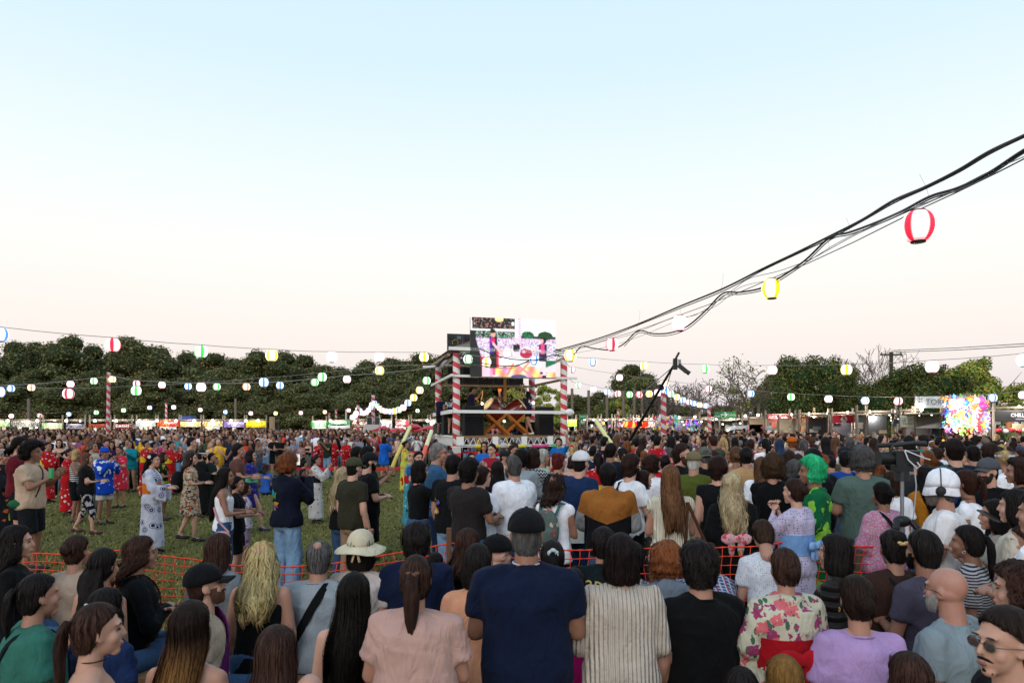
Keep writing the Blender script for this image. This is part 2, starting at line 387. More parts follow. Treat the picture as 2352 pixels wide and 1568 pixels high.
@cached
def hair_arr(style, L, lod, seed):
    rs = np.random.RandomState(seed); n = LODV[lod][2]; amp = .055; curl = 0.; tail = None; ball = None; jag = .01; nst = 0; top = .999; t = .007; ear = -.01
    low = [(-.03, .0745, .082, -.022, -.02), (-.06, .064, .063, -.036, -.03), (-.088, .048, .040, -.05, -.042)]
    if style in ('short', 'crop'): t = .009 if style == 'short' else .004; nst = 260
    elif style == 'under': t = .000; nst = 0
    elif style == 'messy': t = .020; amp = .08; curl = .008; nst = 320; low = [(-.03, .086, .095, -.022, 0), (-.075, .075, .075, -.036, -.02), (-.105, .055, .045, -.055, -.042)]
    elif style == 'bald': t = .001; top = .12; nst = 200
    elif style == 'bob': t = .013; ear = .03; nst = 300; low = [(-.05, .101, .104, -.012, .03), (-.09, .103, .098, -.02, .03), (-.13, .090, .08, -.03, .015), (-.145, .07, .06, -.035, .01)]
    elif style in ('long', 'wavy', 'shag'):
        t = .010; ear = .028; nst = 560
        kk = {'long': 1., 'wavy': 1.15, 'shag': 1.1}[style]
        low = [(-.05, .088*kk, .096, -.018, .028), (-.11, .094*kk, .084, -.048, .01), (-.17, .100*kk, .058*kk, -.098, -.02), (-.26, .106*kk, .040*kk, -.150, -.04)]
        low = [k for k in low if k[0] > -L+.03]+[(-L*.75-.03, .092*kk, .036, -.168, -.05), (-L-.01, .076*kk, .028, -.170, -.05), (-L-.035, .052, .014, -.170, -.05)]
        low = sorted(set(low), key=lambda k: -k[0])
        jag = .05
        if style == 'wavy': curl = .021; amp = .10
        if style == 'shag': curl = .009; amp = .07
    elif style == 'curly': t = .030; ear = .02; curl = .016; amp = .10; nst = 420; low = [(-.05, .112, .115, -.015, .02), (-.09, .105, .10, -.02, .01), (-.10-L*.5, .08, .07, -.03, 0)]
    elif style == 'afro': t = .055; ear = .0; curl = .02; amp = .06; nst = 520; low = [(-.02, .128, .135, -.025, .0), (-.06, .115, .12, -.04, -.02), (-.10, .07, .075, -.05, -.04)]
    elif style in ('pony', 'bun', 'halfup'):
        t = .006; ear = .0; amp = .02; nst = 160
        low = [(-.03, .077, .084, -.022, -.012), (-.06, .062, .060, -.038, -.03), (-.085, .045, .035, -.05, -.04)]
    K = hair_keys(t, low, ear, top); m = max(10, int(n*(.55+max(0, L)*1.1)))
    R = interp_rings(K, m); a = np.arange(n)*2*pi/n; ph = rs.rand(8)*6.28; fr = [9, 13, 19, 27] if lod < 2 else [3, 5]
    rings = []; jz = (rs.rand(n)-.5)*2*jag
    for q, (z, rx, ry, cy, yc) in enumerate(R):
        st = sum(np.cos(f*a+ph[i]+z*(6+3*i)*(2.5 if curl else .6)) for i, f in enumerate(fr))/len(fr)
        k = 1+amp*st
        P = np.stack([np.cos(a)*rx*k, cy+np.sin(a)*ry*k, np.full(n, z)], 1)
        P[:, 1] = np.minimum(P[:, 1], yc)
        if z < -.04: P[:, 2] += jz*min(1, (-.04-z)/max(.05, L*.6))
        rings.append(P)
    A = np.array(rings)
    if curl:
        fl = A.reshape(-1, 3); d = np.stack([wav(fl, seed+i, 75 if style != 'wavy' else 52, (1, 1, .8)) for i in (1, 2, 3)], 1); A = (fl+d*curl).reshape(A.shape)
    b = MB(); b.loft(list(A), True)
    nst = {0: int(nst*1.5), 1: nst//2, 2: 0}[lod]; mm = len(A); bs = MB() if lod == 0 else b
    if nst:                                       # loose strands over the surface
        for q in range(nst):
            j = rs.rand()*n; k0 = rs.uniform(.02, .75)*mm; k1 = min(mm-1, k0+rs.uniform(.2, .55)*mm*(1 if L > .1 else 1)); kk = np.linspace(k0, k1, 6)
            off = rs.uniform(.001, .007)+(rs.rand() < .12)*rs.uniform(.004, .016)+curl*.8*rs.rand(); w_ = rs.uniform(.0014, .0040)*(1.2 if lod else 1)
            pts = []
            for i, k in enumerate(kk):
                k_ = int(k); f = k-k_; k2 = min(k_+1, mm-1); jj = (j+.5*sin(i*1.4+q)*(1.5 if curl else .35)) % n; j_ = int(jj) % n; j2 = (j_+1) % n; g = jj-int(jj)
                P = (A[k_, j_]*(1-g)+A[k_, j2]*g)*(1-f)+(A[k2, j_]*(1-g)+A[k2, j2]*g)*f
                ctr = A[k_].mean(0); d = P-ctr; d[2] = 0; d /= np.linalg.norm(d)+1e-6
                pts.append((P+d*(off+(.004 if i == 5 else 0)), d))
            V = []
            for i, (P, d) in enumerate(pts):
                sd = np.array([-d[1], d[0], 0])*w_*(1 if 0 < i < 5 else .3); V += [P-sd, P+sd]
            bs.add(V, [[2*i, 2*i+1, 2*i+3, 2*i+2] for i in range(5)])
    def strands_tail(pts, rad, kx, ky):
        n2 = max(8, n//2); pts = np.array(pts, float); tt = np.linspace(0, len(pts)-1, 5*len(pts) if lod < 2 else 2*len(pts))
        P = np.stack([np.interp(tt, range(len(pts)), pts[:, c]) for c in range(3)], 1); rr = np.interp(tt, range(len(pts)), rad)
        a2 = np.arange(n2)*2*pi/n2; rg = []
        for i, (p, r) in enumerate(zip(P, rr)):
            k = 1+.14*np.cos(5*a2+i*.25+ph[0])+.08*np.cos(9*a2-i*.3+ph[1])
            rg.append(np.stack([p[0]+np.cos(a2)*r*kx*k, p[1]+np.sin(a2)*r*ky*k, np.full(n2, p[2])+(.01*np.cos(3*a2) if i > 1 else 0)], 1))
        b.loft(rg, True)
    if style in ('long', 'wavy', 'shag') and L > .1 and lod < 2:
        for q in range(20):
            j = int((pi*1.5+rs.uniform(-1.35, 1.35))/(2*pi)*n) % n; k0 = int(mm*rs.uniform(.62, .8)); P0 = A[k0, j]; P1 = A[-2, j]; x = rs.normal(0, .014)
            e = P1+np.array([x, -.004, -rs.uniform(.01, .075)]); wv = .012*(style == 'wavy')
            b.tube([P0+[0, -.002, 0], P0*.5+P1*.5+[x*.4+wv, -.005, 0], P1+[x*.7-wv, -.005, 0], e], [.004, .014, .012, .0015], 6, k=(1, .6))
    if style == 'pony':
        h = .045; sw = .02*(rs.rand()-.5)
        strands_tail([(0, -.085, h), (0, -.118, h+.012), (sw, -.142, h-.03), (sw*1.5, -.148, -.06), (sw*2, -.15, -.06-L*.5), (sw, -.15, -.06-L)], [.018, .022, .031, .034, .028, .004], 1.1, .72)
    if style == 'halfup':
        strands_tail([(0, -.08, .02), (0, -.10, -.03), (0, -.115, -.12), (.01, -.14, -.2), (0, -.15, -.12-L*.5), (0, -.15, -.06-L)], [.05, .075, .085, .075, .06, .01], 1.05, .5)
    if style == 'bun':
        zb = .0 if L <= 0 else L; r = .044
        u = np.arange(n)*2*pi/n; rg = []
        for i in range(1, 12):
            th = pi*i/12; k = 1+.10*np.cos(4*u+i*1.1)
            rg.append(np.stack([np.cos(u)*sin(th)*r*k, -.118+.012*0+cos(th)*.036*np.ones(n)+(.03 if zb > .05 else 0), zb+np.sin(u)*sin(th)*r*k], 1))
        b.loft(rg, True)
    return (b.arr(), bs.arr() if lod == 0 and nst else None)
@cached
def strand_free(lod): return None

def torso_prof(u, sex, w, fat):
    if sex == 'm': K = [(-.20, .105, .095, 0), (-.1, .155, .115, 0), (0, .162, .118, -.005), (.3, .146, .108, .0), (.5, .150, .112, .0), (.72, .176, .122, -.004), (.86, .180, .106, -.008), (.94, .130, .078, -.012), (1.0, .066, .060, -.015)]
    else: K = [(-.20, .10, .095, 0), (-.1, .165, .122, -.006), (0, .168, .122, -.008), (.3, .128, .100, .0), (.5, .130, .104, .004), (.72, .150, .115, .004), (.86, .152, .096, -.006), (.94, .112, .070, -.012), (1.0, .054, .050, -.015)]
    K = np.array(K); c = [np.interp(u, K[:, 0], K[:, i]) for i in (1, 2, 3)]
    mid = max(0, 1-abs(u-.25)/.5)
    return (c[0]*w*(1+fat*(.25+.9*mid)), c[1]*(1+fat*(.3+1.1*mid)), c[2]-fat*.02)
class Skel: pass
ARMS = {'down': ((.045, -.02, -.28), (.05, .06, -.51)), 'front': ((.045, .04, -.27), (-.07, .23, -.25)), 'cross': ((.06, .07, -.26), (-.17, .20, -.20)),
 'clap': ((.05, .11, -.24), (-.105, .32, -.10)), 'claphi': ((.04, .17, -.20), (-.10, .33, .03)), 'phone': ((.03, .15, -.22), (-.09, .33, -.06)),
 'fwd': ((.05, .07, -.265), (-.03, .29, -.25)), 'lap': ((.07, .03, -.28), (-.06, .22, -.37)), 'face': ((.01, .18, -.20), (-.12, .21, .03)), 'up': ((.12, .10, .19), (.06, .22, .40)),
 'hip': ((.16, -.05, -.23), (.02, .05, -.40)), 'raise': ((.05, .20, -.12), (.0, .36, .10)), 'drum': ((.10, .16, .08), (.02, .30, .28)), 'wide': ((.14, .08, -.22), (.14, .30, -.14))}
def skel(sex, s, pose, lean, arms, w, fat, hyaw, hpit, ztop, stride):
    k = Skel(); k.s, k.sex, k.w, k.fat = s, sex, w, fat
    a = radians(lean); up = np.array([0, sin(a), cos(a)]); fw = np.array([0, cos(a), -sin(a)]); X = np.array([1., 0, 0])
    if pose == 'stand': pz = .90*s
    elif pose == 'bend': pz = .88*s
    elif pose == 'floor': pz = .13*s
    else: pz = ztop-(.80*cos(a))*s
    k.P = np.array([0, 0, pz]); k.N = k.P+up*.515*s; k.up, k.fw, k.X = up, fw, X
    hup = np.array([0, sin(a*.5), cos(a*.5)]); k.H = k.N+up*.035*s+hup*.128*s+fw*.028*s
    k.hrot = (Matrix.Rotation(radians(hyaw), 3, 'Z') @ Matrix.Rotation(radians(-hpit-lean*.35), 3, 'X'))
    k.J = {}
    sw = (.172 if sex == 'm' else .150)*w*s
    A = arms if isinstance(arms, tuple) else (arms, arms)
    for sg, ar in ((-1, A[0]), (1, A[1])):
        S = k.P+up*.465*s+X*sg*sw-fw*.008*s
        e, wr = ARMS[ar]; f = 1 if ar not in ('down', 'hip') else 1
        T = lambda v: S+s*(X*sg*(v[0]+fat*.06)+(fw if pose != 'bend' else fw)*v[1]+up*v[2])
        if pose == 'bend': T = lambda v: S+s*np.array([sg*v[0], v[1], v[2]])
        k.J[sg] = (S, T(e), T(wr), ar)
    k.L = {}
    for sg in (-1, 1):
        h = k.P+X*sg*.088*s*w; st = stride*sg
        if pose == 'sit': kn = np.array([sg*.13*s, .43*s, pz-.02]); an = np.array([sg*.13*s, .42*s, .08])
        elif pose == 'floor': kn = np.array([sg*.16*s, .30*s, .38*s]); an = np.array([sg*.14*s, .48*s, .07])
        else: kn = np.array([sg*.098*s*w, .03+st*.20*s, .49*s]); an = np.array([sg*.105*s*w, -.02+st*.32*s-(.1*s if st < 0 else 0), .085*s+(.03 if st < 0 else 0)])
        k.L[sg] = (h, kn, an)
    return k
def ring(k, u, inf=0., n=20, drop=0., kx=1., ky=1., pw=2.35):
    rx, ry, yo = torso_prof(u, k.sex, k.w, k.fat); c = k.P+(k.N-k.P)*u
    a = np.arange(n)*2*pi/n; ca, sa = np.cos(a), np.sin(a)
    ex = np.sign(ca)*np.abs(ca)**(2/pw)*(rx*kx*k.s+inf); ey = np.sign(sa)*np.abs(sa)**(2/pw)*(ry*ky*k.s+inf)
    return c+ex[:, None]*k.X+(ey+yo*k.s)[:, None]*k.fw-np.array([0, 0, drop])
def hand(m, wr, el, sg, s, kind, lod):
    d = np.array(wr)-np.array(el); d /= np.linalg.norm(d)
    if kind in ('clap', 'claphi'): d = d*.5+np.array([-sg*.1, .35, .6]); nrm = np.array([-sg, 0, 0.])
    elif kind in ('down', 'hip'): nrm = np.array([-sg, 0, 0.])
    elif kind in ('raise', 'up'): d = d*.4+np.array([0, 0, 1.]); nrm = np.array([-sg*.6, .6, 0])
    else: nrm = np.array([-sg*.5, 0, -.6])
    d /= np.linalg.norm(d); nrm = nrm-d*np.dot(nrm, d); nrm /= np.linalg.norm(nrm); sd = np.cross(d, nrm)
    c = np.array(wr)+d*.045*s; R = np.stack([sd, d, nrm], 1)
    m.ell(c, (.040*s, .052*s, .016*s), 10 if lod < 2 else 6, 6 if lod < 2 else 4, rot=R)
    curl = {'clap': .12, 'claphi': .12, 'fwd': .5, 'down': .5, 'raise': .15}.get(kind, .9)
    for i, (x, L) in enumerate(((-.029, .062), (-.010, .074), (.010, .070), (.028, .054))):
        b = c+sd*x*s+d*.042*s; d1 = d*cos(curl*.6)+nrm*sin(curl*.6)+sd*x*1.5; d1 /= np.linalg.norm(d1); d2 = d*cos(curl*1.6)+nrm*sin(curl*1.6)
        p1 = b+d1*L*.55*s; p2 = p1+d2*L*.5*s
        m.tube([b-d*.01*s, p1, p2], [.0095*s, .0085*s, .006*s], 6 if lod < 2 else 4)
    sgn = 1 if np.dot(sd, np.array([0, .3, 1.])) > 0 else -1
    b = c+sd*sgn*.030*s-d*.02*s; m.tube([b, b+(sd*sgn*.03+d*.025+nrm*.012)*s, b+(sd*sgn*.038+d*.06+nrm*.02)*s], [.012*s, .0105*s, .007*s], 6 if lod < 2 else 4)
@cached
def body_arr(sk, lod, shoes):
    k = skel(*sk); s = k.s; m = MB(); n = 14 if lod < 2 else 10
    m.loft([ring(k, u, -.004, 16) for u in (-.2, -.1, 0, .15, .3, .5, .72, .86, .94, 1.0)])
    th = 1+k.fat*.6
    for sg in (-1, 1):
        S, E, W, ar = k.J[sg]; r = (.052, .041, .041, .027) if k.sex == 'm' else (.045, .036, .035, .023)
        m.capsule(S, r[0]*s*th, E, r[1]*s*th, n); m.capsule(E, r[2]*s*th, W, r[3]*s*th**.5, n)
        m.capsule(k.N+k.X*sg*.03*s-k.up*.01*s, .045*s, S-k.up*.002*s, r[0]*s*.95, n)
        h, kn, an = k.L[sg]; q = (.090, .058, .055, .036)
        m.capsule(h, q[0]*s*th, kn, q[1]*s*th, n); m.capsule(kn, q[2]*s*th, an, q[3]*s*th**.5, n)
        mid = kn*.65+an*.35-np.array([0, .014*s, 0]); m.ell(mid, (.05*s*th, .055*s*th, .10*s), 10, 7)
        m.capsule(an-np.array([0, .02*s, .03*s]), .034*s, an+np.array([0, .13*s, -.05*s]), .03*s, 8)
    V, Nn, Q, T = remesh(m, LODV[lod][0]*s, 3, .6)
    b = MB(); b.add(V, Q, T)
    Hd = head_arr(k.sex, lod); R = np.array(k.hrot)*s
    b.add(Hd[0] @ R.T+k.H, Hd[1], Hd[2])
    for sg in (-1, 1):
        S, E, W, ar = k.J[sg]; hand(b, W, E, sg, s*(1 if k.sex == 'm' else .9), ar, lod)
    return b.arr()
def fold(V, Nn, seed, amp, k):
    zz = V[:, 2:3]
    a = wav(V, seed, 16, (1, 1, .45)); b = wav(V, seed+7, 30, (.5, .5, 1.0)); c = wav(V, seed+3, 48)
    h = np.exp(-(a/.33)**2)*.8+np.exp(-(b/.36)**2)*.6+.22*c
    return V+Nn*(np.maximum(h-.55,-.12)*amp)[:, None]
@cached
def top_arr(sk, kind, lod, seed):
    k = skel(*sk); s = k.s; m = MB(); n = 14 if lod < 2 else 10
    loose = {'tee': .018, 'polo': .018, 'long': .016, 'hoodie': .034, 'tank': .008, 'sless': .014, 'vest': .022, 'puffer': .036, 'jacket': .026, 'crop': .012, 'yukata': .026, 'happi': .034, 'dress': .014, 'bare': .006}[kind]*s
    hem = {'crop': .22, 'tank': -.05, 'bare': -.05}.get(kind, -.12)
    us = [hem, hem+.05, .1, .3, .5, .72, .84]
    if kind == 'bare': us = [-.05, .1, .3, .5, .66, .74]
    elif kind == 'tank': us = [-.05, .1, .3, .5, .72, .80]
    else: us += [.90, .955, 1.005]
    us = sorted(u for u in us if u >= hem)
    m.loft([ring(k, u, loose*(1.25 if u < .2 else 1) * (.45 if u > .93 else 1)*(1.0), 20 if lod < 2 else 14) for u in us])
    ww = 1+k.fat*.6
    for sg in (-1, 1):
        S, E, W, ar = k.J[sg]
        if kind in ('tank',):
            c0 = k.P+k.up*.50*s+k.X*sg*.085*s
            m.capsule(k.P+k.up*.40*s+k.X*sg*.09*s-k.fw*.085*s, .02*s, c0-k.fw*.01*s, .017*s, 8); m.capsule(c0-k.fw*.01*s, .017*s, k.P+k.up*.40*s+k.X*sg*.09*s+k.fw*.08*s, .02*s, 8)
            continue
        if kind == 'bare': continue
        r0 = (.050 if k.sex == 'm' else .043)*s*ww+loose*.9
        m.capsule(k.N+k.X*sg*.035*s-k.up*.02*s, .042*s+loose*.45, S-k.up*.004*s, r0*.93, n)
        if kind in ('sless', 'vest'): m.capsule(S-k.up*.03*s, r0, S, r0*.9, n); continue
        if kind == 'yukata' or kind == 'happi':
            m.capsule(S-k.up*.01*s, r0, S+(E-S)*.9, .075*s, n)
            P0, P1, P2 = S, E, W*.9+E*.1; hang = (.30 if kind == 'yukata' else .16)*s; rg = []
            for t, hh, wd in ((0, .10, .07), (.25, .13, .062), (.5, .20, .055), (.75, .27, .045), (1.0, .30, .04)):
                c = P0+(P1-P0)*min(1, t*2) if t <= .5 else P1+(P2-P1)*(t-.5)*2
                hh = hh*hang/.30 + .03*s if kind == 'happi' else hh*s
                d = (P2-P0); d = d/np.linalg.norm(d); x = np.cross(d, [0, 0, 1.]); x /= np.linalg.norm(x)
                a = np.arange(12)*2*pi/12; ca, sa = np.cos(a), np.sin(a)
                ex = np.sign(ca)*np.abs(ca)**.8*wd*s; ez = np.sign(sa)*np.abs(sa)**.6*hh*.5
                rg.append(c+ex[:, None]*x+(ez-hh*.5+.055*s)[:, None]*np.array([0, 0, 1.])+d*0)
            m.loft(rg); continue
        if kind in ('long', 'hoodie', 'puffer', 'jacket'):
            m.capsule(S, r0, E, .042*s*ww+loose*.9, n); m.capsule(E, .042*s*ww+loose*.9, W*.97+E*.03, .030*s+loose*.7, n)
        else:
            f = .66 if kind != 'crop' else .5
            P1 = S+(E-S)*f; d = (E-S)/np.linalg.norm(E-S)
            m.tube([S-d*.02*s, S+(P1-S)*.5, P1], [r0*.95, r0*.97, .045*s*ww+loose*.95], n)
    if kind == 'hoodie':
        c = k.N-k.fw*.07*s-k.up*.005*s; m.ell(c, (.105*s, .050*s, .075*s), 14, 9); m.ell(k.N+k.up*.01*s, (.085*s, .08*s, .035*s), 14, 8)
    if kind in ('polo', 'jacket', 'puffer'):
        m.tube([k.N-k.up*.025*s-k.fw*.012*s, k.N+k.up*.030*s+k.fw*.004*s], [.075*s, .064*s], 16)
    if kind == 'yukata':
        m.tube([k.N-k.up*.02*s-k.fw*.02*s, k.N+k.up*.018*s-k.fw*.016*s], [.082*s, .078*s], 16)
        z0 = k.P[2]
        if sk[2] == 'stand':
            a = np.arange(20)*2*pi/20
            m.loft([np.stack([np.cos(a)*rx*s*k.w, np.sin(a)*ry*s+yy, np.full(20, z)], 1) for z, rx, ry, yy in ((.11*s, .20, .19, .0), (.35*s, .195, .175, 0), (.6*s, .19, .16, 0), (z0, .19, .145, -.0), (z0+.12*s, .16, .13, 0))])
        else:
            a = np.arange(16)*2*pi/16
            m.loft([np.stack([np.cos(a)*.2*s, np.full(16, y*s), z0+np.sin(a)*.13*s], 1) for y in (-.06, .2, .42)])
            m.loft([np.stack([np.cos(a)*.2*s, .42*s+np.sin(a)*.1*s, np.full(16, z)], 1) for z in (.12, z0+.05)])
    if kind in ('dress', 'happi') :
        zb = (.50*s if kind == 'dress' else .66*s)
        if sk[2] == 'stand':
            a = np.arange(18)*2*pi/18
            m.loft([np.stack([np.cos(a)*rx*s*k.w, np.sin(a)*ry*s, np.full(18, z)], 1) for z, rx, ry in ((zb, .23, .19), (zb+.2*s, .205, .17), (k.P[2]+.08*s, .175, .14))])
    V, Nn, Q, T = remesh(m, LODV[lod][1]*s, 3 if lod < 2 else 2, .5 if lod < 2 else .45)
    amp = {'tank': .004, 'bare': .002, 'crop': .006, 'puffer': .006}.get(kind, .015)*s
    return fold(V, Nn, seed, amp, k), Q, T
@cached
def bottom_arr(sk, kind, lod, seed):
    k = skel(*sk); s = k.s; m = MB(); n = 14 if lod < 2 else 9; stand = sk[2] in ('stand', 'bend')
    w = 1+k.fat*.6
    m.loft([ring(k, u, .008*s, 16) for u in (-.22, -.12, 0, .12, .22)])
    if kind in ('skirt', 'longskirt') and stand:
        zb = .5*s if kind == 'skirt' else .14*s; a = np.arange(16)*2*pi/16
        m.loft([np.stack([np.cos(a)*rx*s, np.sin(a)*ry*s, np.full(16, z)], 1) for z, rx, ry in ((zb, .21, .19), ((zb+k.P[2])/2, .19, .16), (k.P[2]+.06*s, .16, .125))])
    else:
        for sg in (-1, 1):
            h, kn, an = k.L[sg]
            if kind == 'shorts':
                e = h+(kn-h)*(.92); m.tube([h+np.array([0, 0, .03*s]), h*.5+e*.5, e], [.098*s*w, .100*s*w, .094*s*w], n)
            elif kind == 'minis': e = h+(kn-h)*(.45); m.tube([h+np.array([0, 0, .03*s]), e], [.098*s*w, .098*s*w], n)
            else:
                r = {'jeans': (.098, .075, .070, .058), 'wide': (.10, .092, .092, .098), 'legg': (.094, .062, .060, .042)}[kind]
                e = kn+(an-kn)*(.96 if kind != 'legg' else .6)
                m.capsule(h, r[0]*s*w, kn, r[1]*s*w, n); m.capsule(kn, r[2]*s*w, e, r[3]*s, n)
    V, Nn, Q, T = remesh(m, LODV[lod][1]*s*1.15, 3, .45)
    return fold(V, Nn, seed+5, .011*s, k), Q, T
@cached
def shoes_arr(sk, lod, side):
    k = skel(*sk); m = MB()
    for sg in (side,):
        an = k.L[sg][2]; b = an+np.array([0, .045, -.055*k.s])
        m.ell(b+np.array([0, .03, 0]), (.045*k.s, .135*k.s, .036*k.s), 10, 6); m.ell(b+np.array([0, -.05, .02]), (.042*k.s, .055*k.s, .045*k.s), 10, 6)
    return m.arr()
def ribbon(pts, nrm, wd, th=.004):
    m = MB(); P = [np.array(p, float) for p in pts]; R = []
    for i, p in enumerate(P):
        t = P[min(i+1, len(P)-1)]-P[max(i-1, 0)]; t /= np.linalg.norm(t)+1e-9; n = np.array(nrm[i], float); n /= np.linalg.norm(n)+1e-9
        sd = np.cross(t, n); sd /= np.linalg.norm(sd)+1e-9
        R.append(np.array([p-sd*wd/2-n*th, p+sd*wd/2-n*th, p+sd*wd/2+n*th, p-sd*wd/2+n*th]))
    m.loft(R, True); return m
def on_back(k, x, u, off, front=False):
    rx, ry, yo = torso_prof(u, k.sex, k.w, k.fat); rx = rx*k.s+.02; ry = ry*k.s+off; q = max(0, 1-(abs(x)/rx)**2.35)**(1/2.35)
    c = k.P+(k.N-k.P)*u; sg = 1 if front else -1
    return c+k.X*x+k.fw*(yo*k.s+sg*ry*q), k.X*(x/rx)*.8+k.fw*sg*max(.15, q)
def strap_mesh(k, sg, wd=.035, off=.03, both=True, u0=.965, u1=.12, x1=None):
    pts = []; nr = []; s = k.s; x0 = .075*s*sg; x1 = (-.165*s*sg if x1 is None else x1*s*sg)
    for t in np.linspace(0, 1, 14):
        p, n = on_back(k, x0+(x1-x0)*t, u0+(u1-u0)*t, off); pts.append(p); nr.append(n)
    top = [(k.N-k.up*.01*s+k.X*x0+k.up*off*.9, k.up)]
    f = []
    if both:
        for t in np.linspace(0, 1, 10):
            p, n = on_back(k, x0+(x1-x0)*t, u0+(u1-u0)*t, off, True); f.append((p, n))
    allp = list(zip(pts, nr))[::-1]+top+f
    return ribbon([a for a, b in allp], [b for a, b in allp], wd*s)
HATS = ('cap', 'sunhat', 'bucket', 'band', 'kerchief')
@cached
def hat_arr(kind, lod):
    m = MB(); n = 28 if lod < 2 else 14; a = np.arange(n)*2*pi/n; ca, sa = np.cos(a), np.sin(a)
    def dome(t, z0, flat=1., ht=.0):
        rg = []
        for f in (.0, .25, .5, .7, .85, .95, .995):
            z = z0+(.128+t+ht-z0)*f; r = (1-f**2.4)**.5
            rg.append(np.stack([ca*(.083+t)*r, -.014+sa*(.101+t)*r, np.full(n, z)], 1))
        return rg
    if kind == 'cap':
        m.loft(dome(.012, .030))
        xs = np.linspace(-1, 1, 9); rows = []
        for r in np.linspace(0, 1, 5):
            rows.append(np.stack([xs*.074, .066+.02*(1-xs**2)+r*.085*(1-xs**2*.55)**.8, .040-.016*xs**2-.018*r+0*xs], 1))
        V = np.concatenate(rows+[x-np.array([0, 0, .004]) for x in rows]); q = []
        for r in range(4):
            for c in range(8):
                i = r*9+c; q += [[i, i+1, i+10, i+9], [45+i, 45+i+9, 45+i+10, 45+i+1]]
        for c in range(8): q.append([36+c, 37+c, 82+c, 81+c])
        m.add(V, q); m.ell((0, -.014, .142), (.008, .008, .005), 8, 4)
    if kind == 'bucket': m.loft(dome(.012, .02, ht=.034)); m.loft([np.stack([ca*r, -.012+sa*(r+.018), np.full(n, z)], 1) for r, z in ((.089, .040), (.094, .015), (.107, -.036), (.104, -.040), (.091, .008), (.085, .030))])
    if kind == 'sunhat':
        m.loft(dome(.016, .035, ht=.012))
        rg = []
        for r, z in ((.098, .042), (.115, .035), (.15, .018), (.19, -.002), (.192, -.007), (.15, .010), (.11, .026), (.095, .034)):
            rg.append(np.stack([ca*r, -.012+sa*(r+.018), z+.012*np.sin(3*a+.6)*(r-.09)*8], 1))
        m.loft(rg)
    if kind == 'band': m.loft([np.stack([ca*(.092), -.014+sa*.110, np.full(n, z)], 1) for z in (.045, .075)])
    if kind == 'kerchief': m.loft(dome(.012, .02)); m.capsule((0, -.11, .02), .03, (0, -.17, -.05), .012, 8)
    V, Q, T = m.arr()
    if kind in ('bucket', 'sunhat'): V = V+(np.stack([wav(V, i+3, 17) for i in range(3)], 1)*(.015 if kind == 'bucket' else .005))
    return V, Q, T
def tr(arr, R, c, s=1.):
    V, Q, T = arr; return V @ (np.array(R)*s).T+np.array(c), Q, T
SKIN = {'fair': '#b8917f', 'mid': '#a27a68', 'tan': '#86614f', 'dark': '#7a4c36'}
HAIRC = {'black': ('#161213', '#231d1d'), 'dkbrown': ('#271b19', '#422c25'), 'brown': ('#4a3226', '#7a543c'), 'auburn': ('#5e3423', '#9a5a36'), 'ltbrown': ('#553726', '#8f6444'), 'ombre': ('#33241f', '#a8743f'),
 'blonde': ('#a07c48', '#e0c48c'), 'ltblonde': ('#b39a72', '#e2cfa8'), 'grey': ('#6e6a68', '#aaa6a2'), 'white': ('#b8b2aa', '#e6e2da'), 'green': ('#15a866', '#3fe09a'), 'blue': ('#1d2c45', '#33486a'), 'red': ('#4b1c1e', '#7a2f2c'), 'dkgrey': ('#3a3838', '#6b6868')}
SHAD = {}
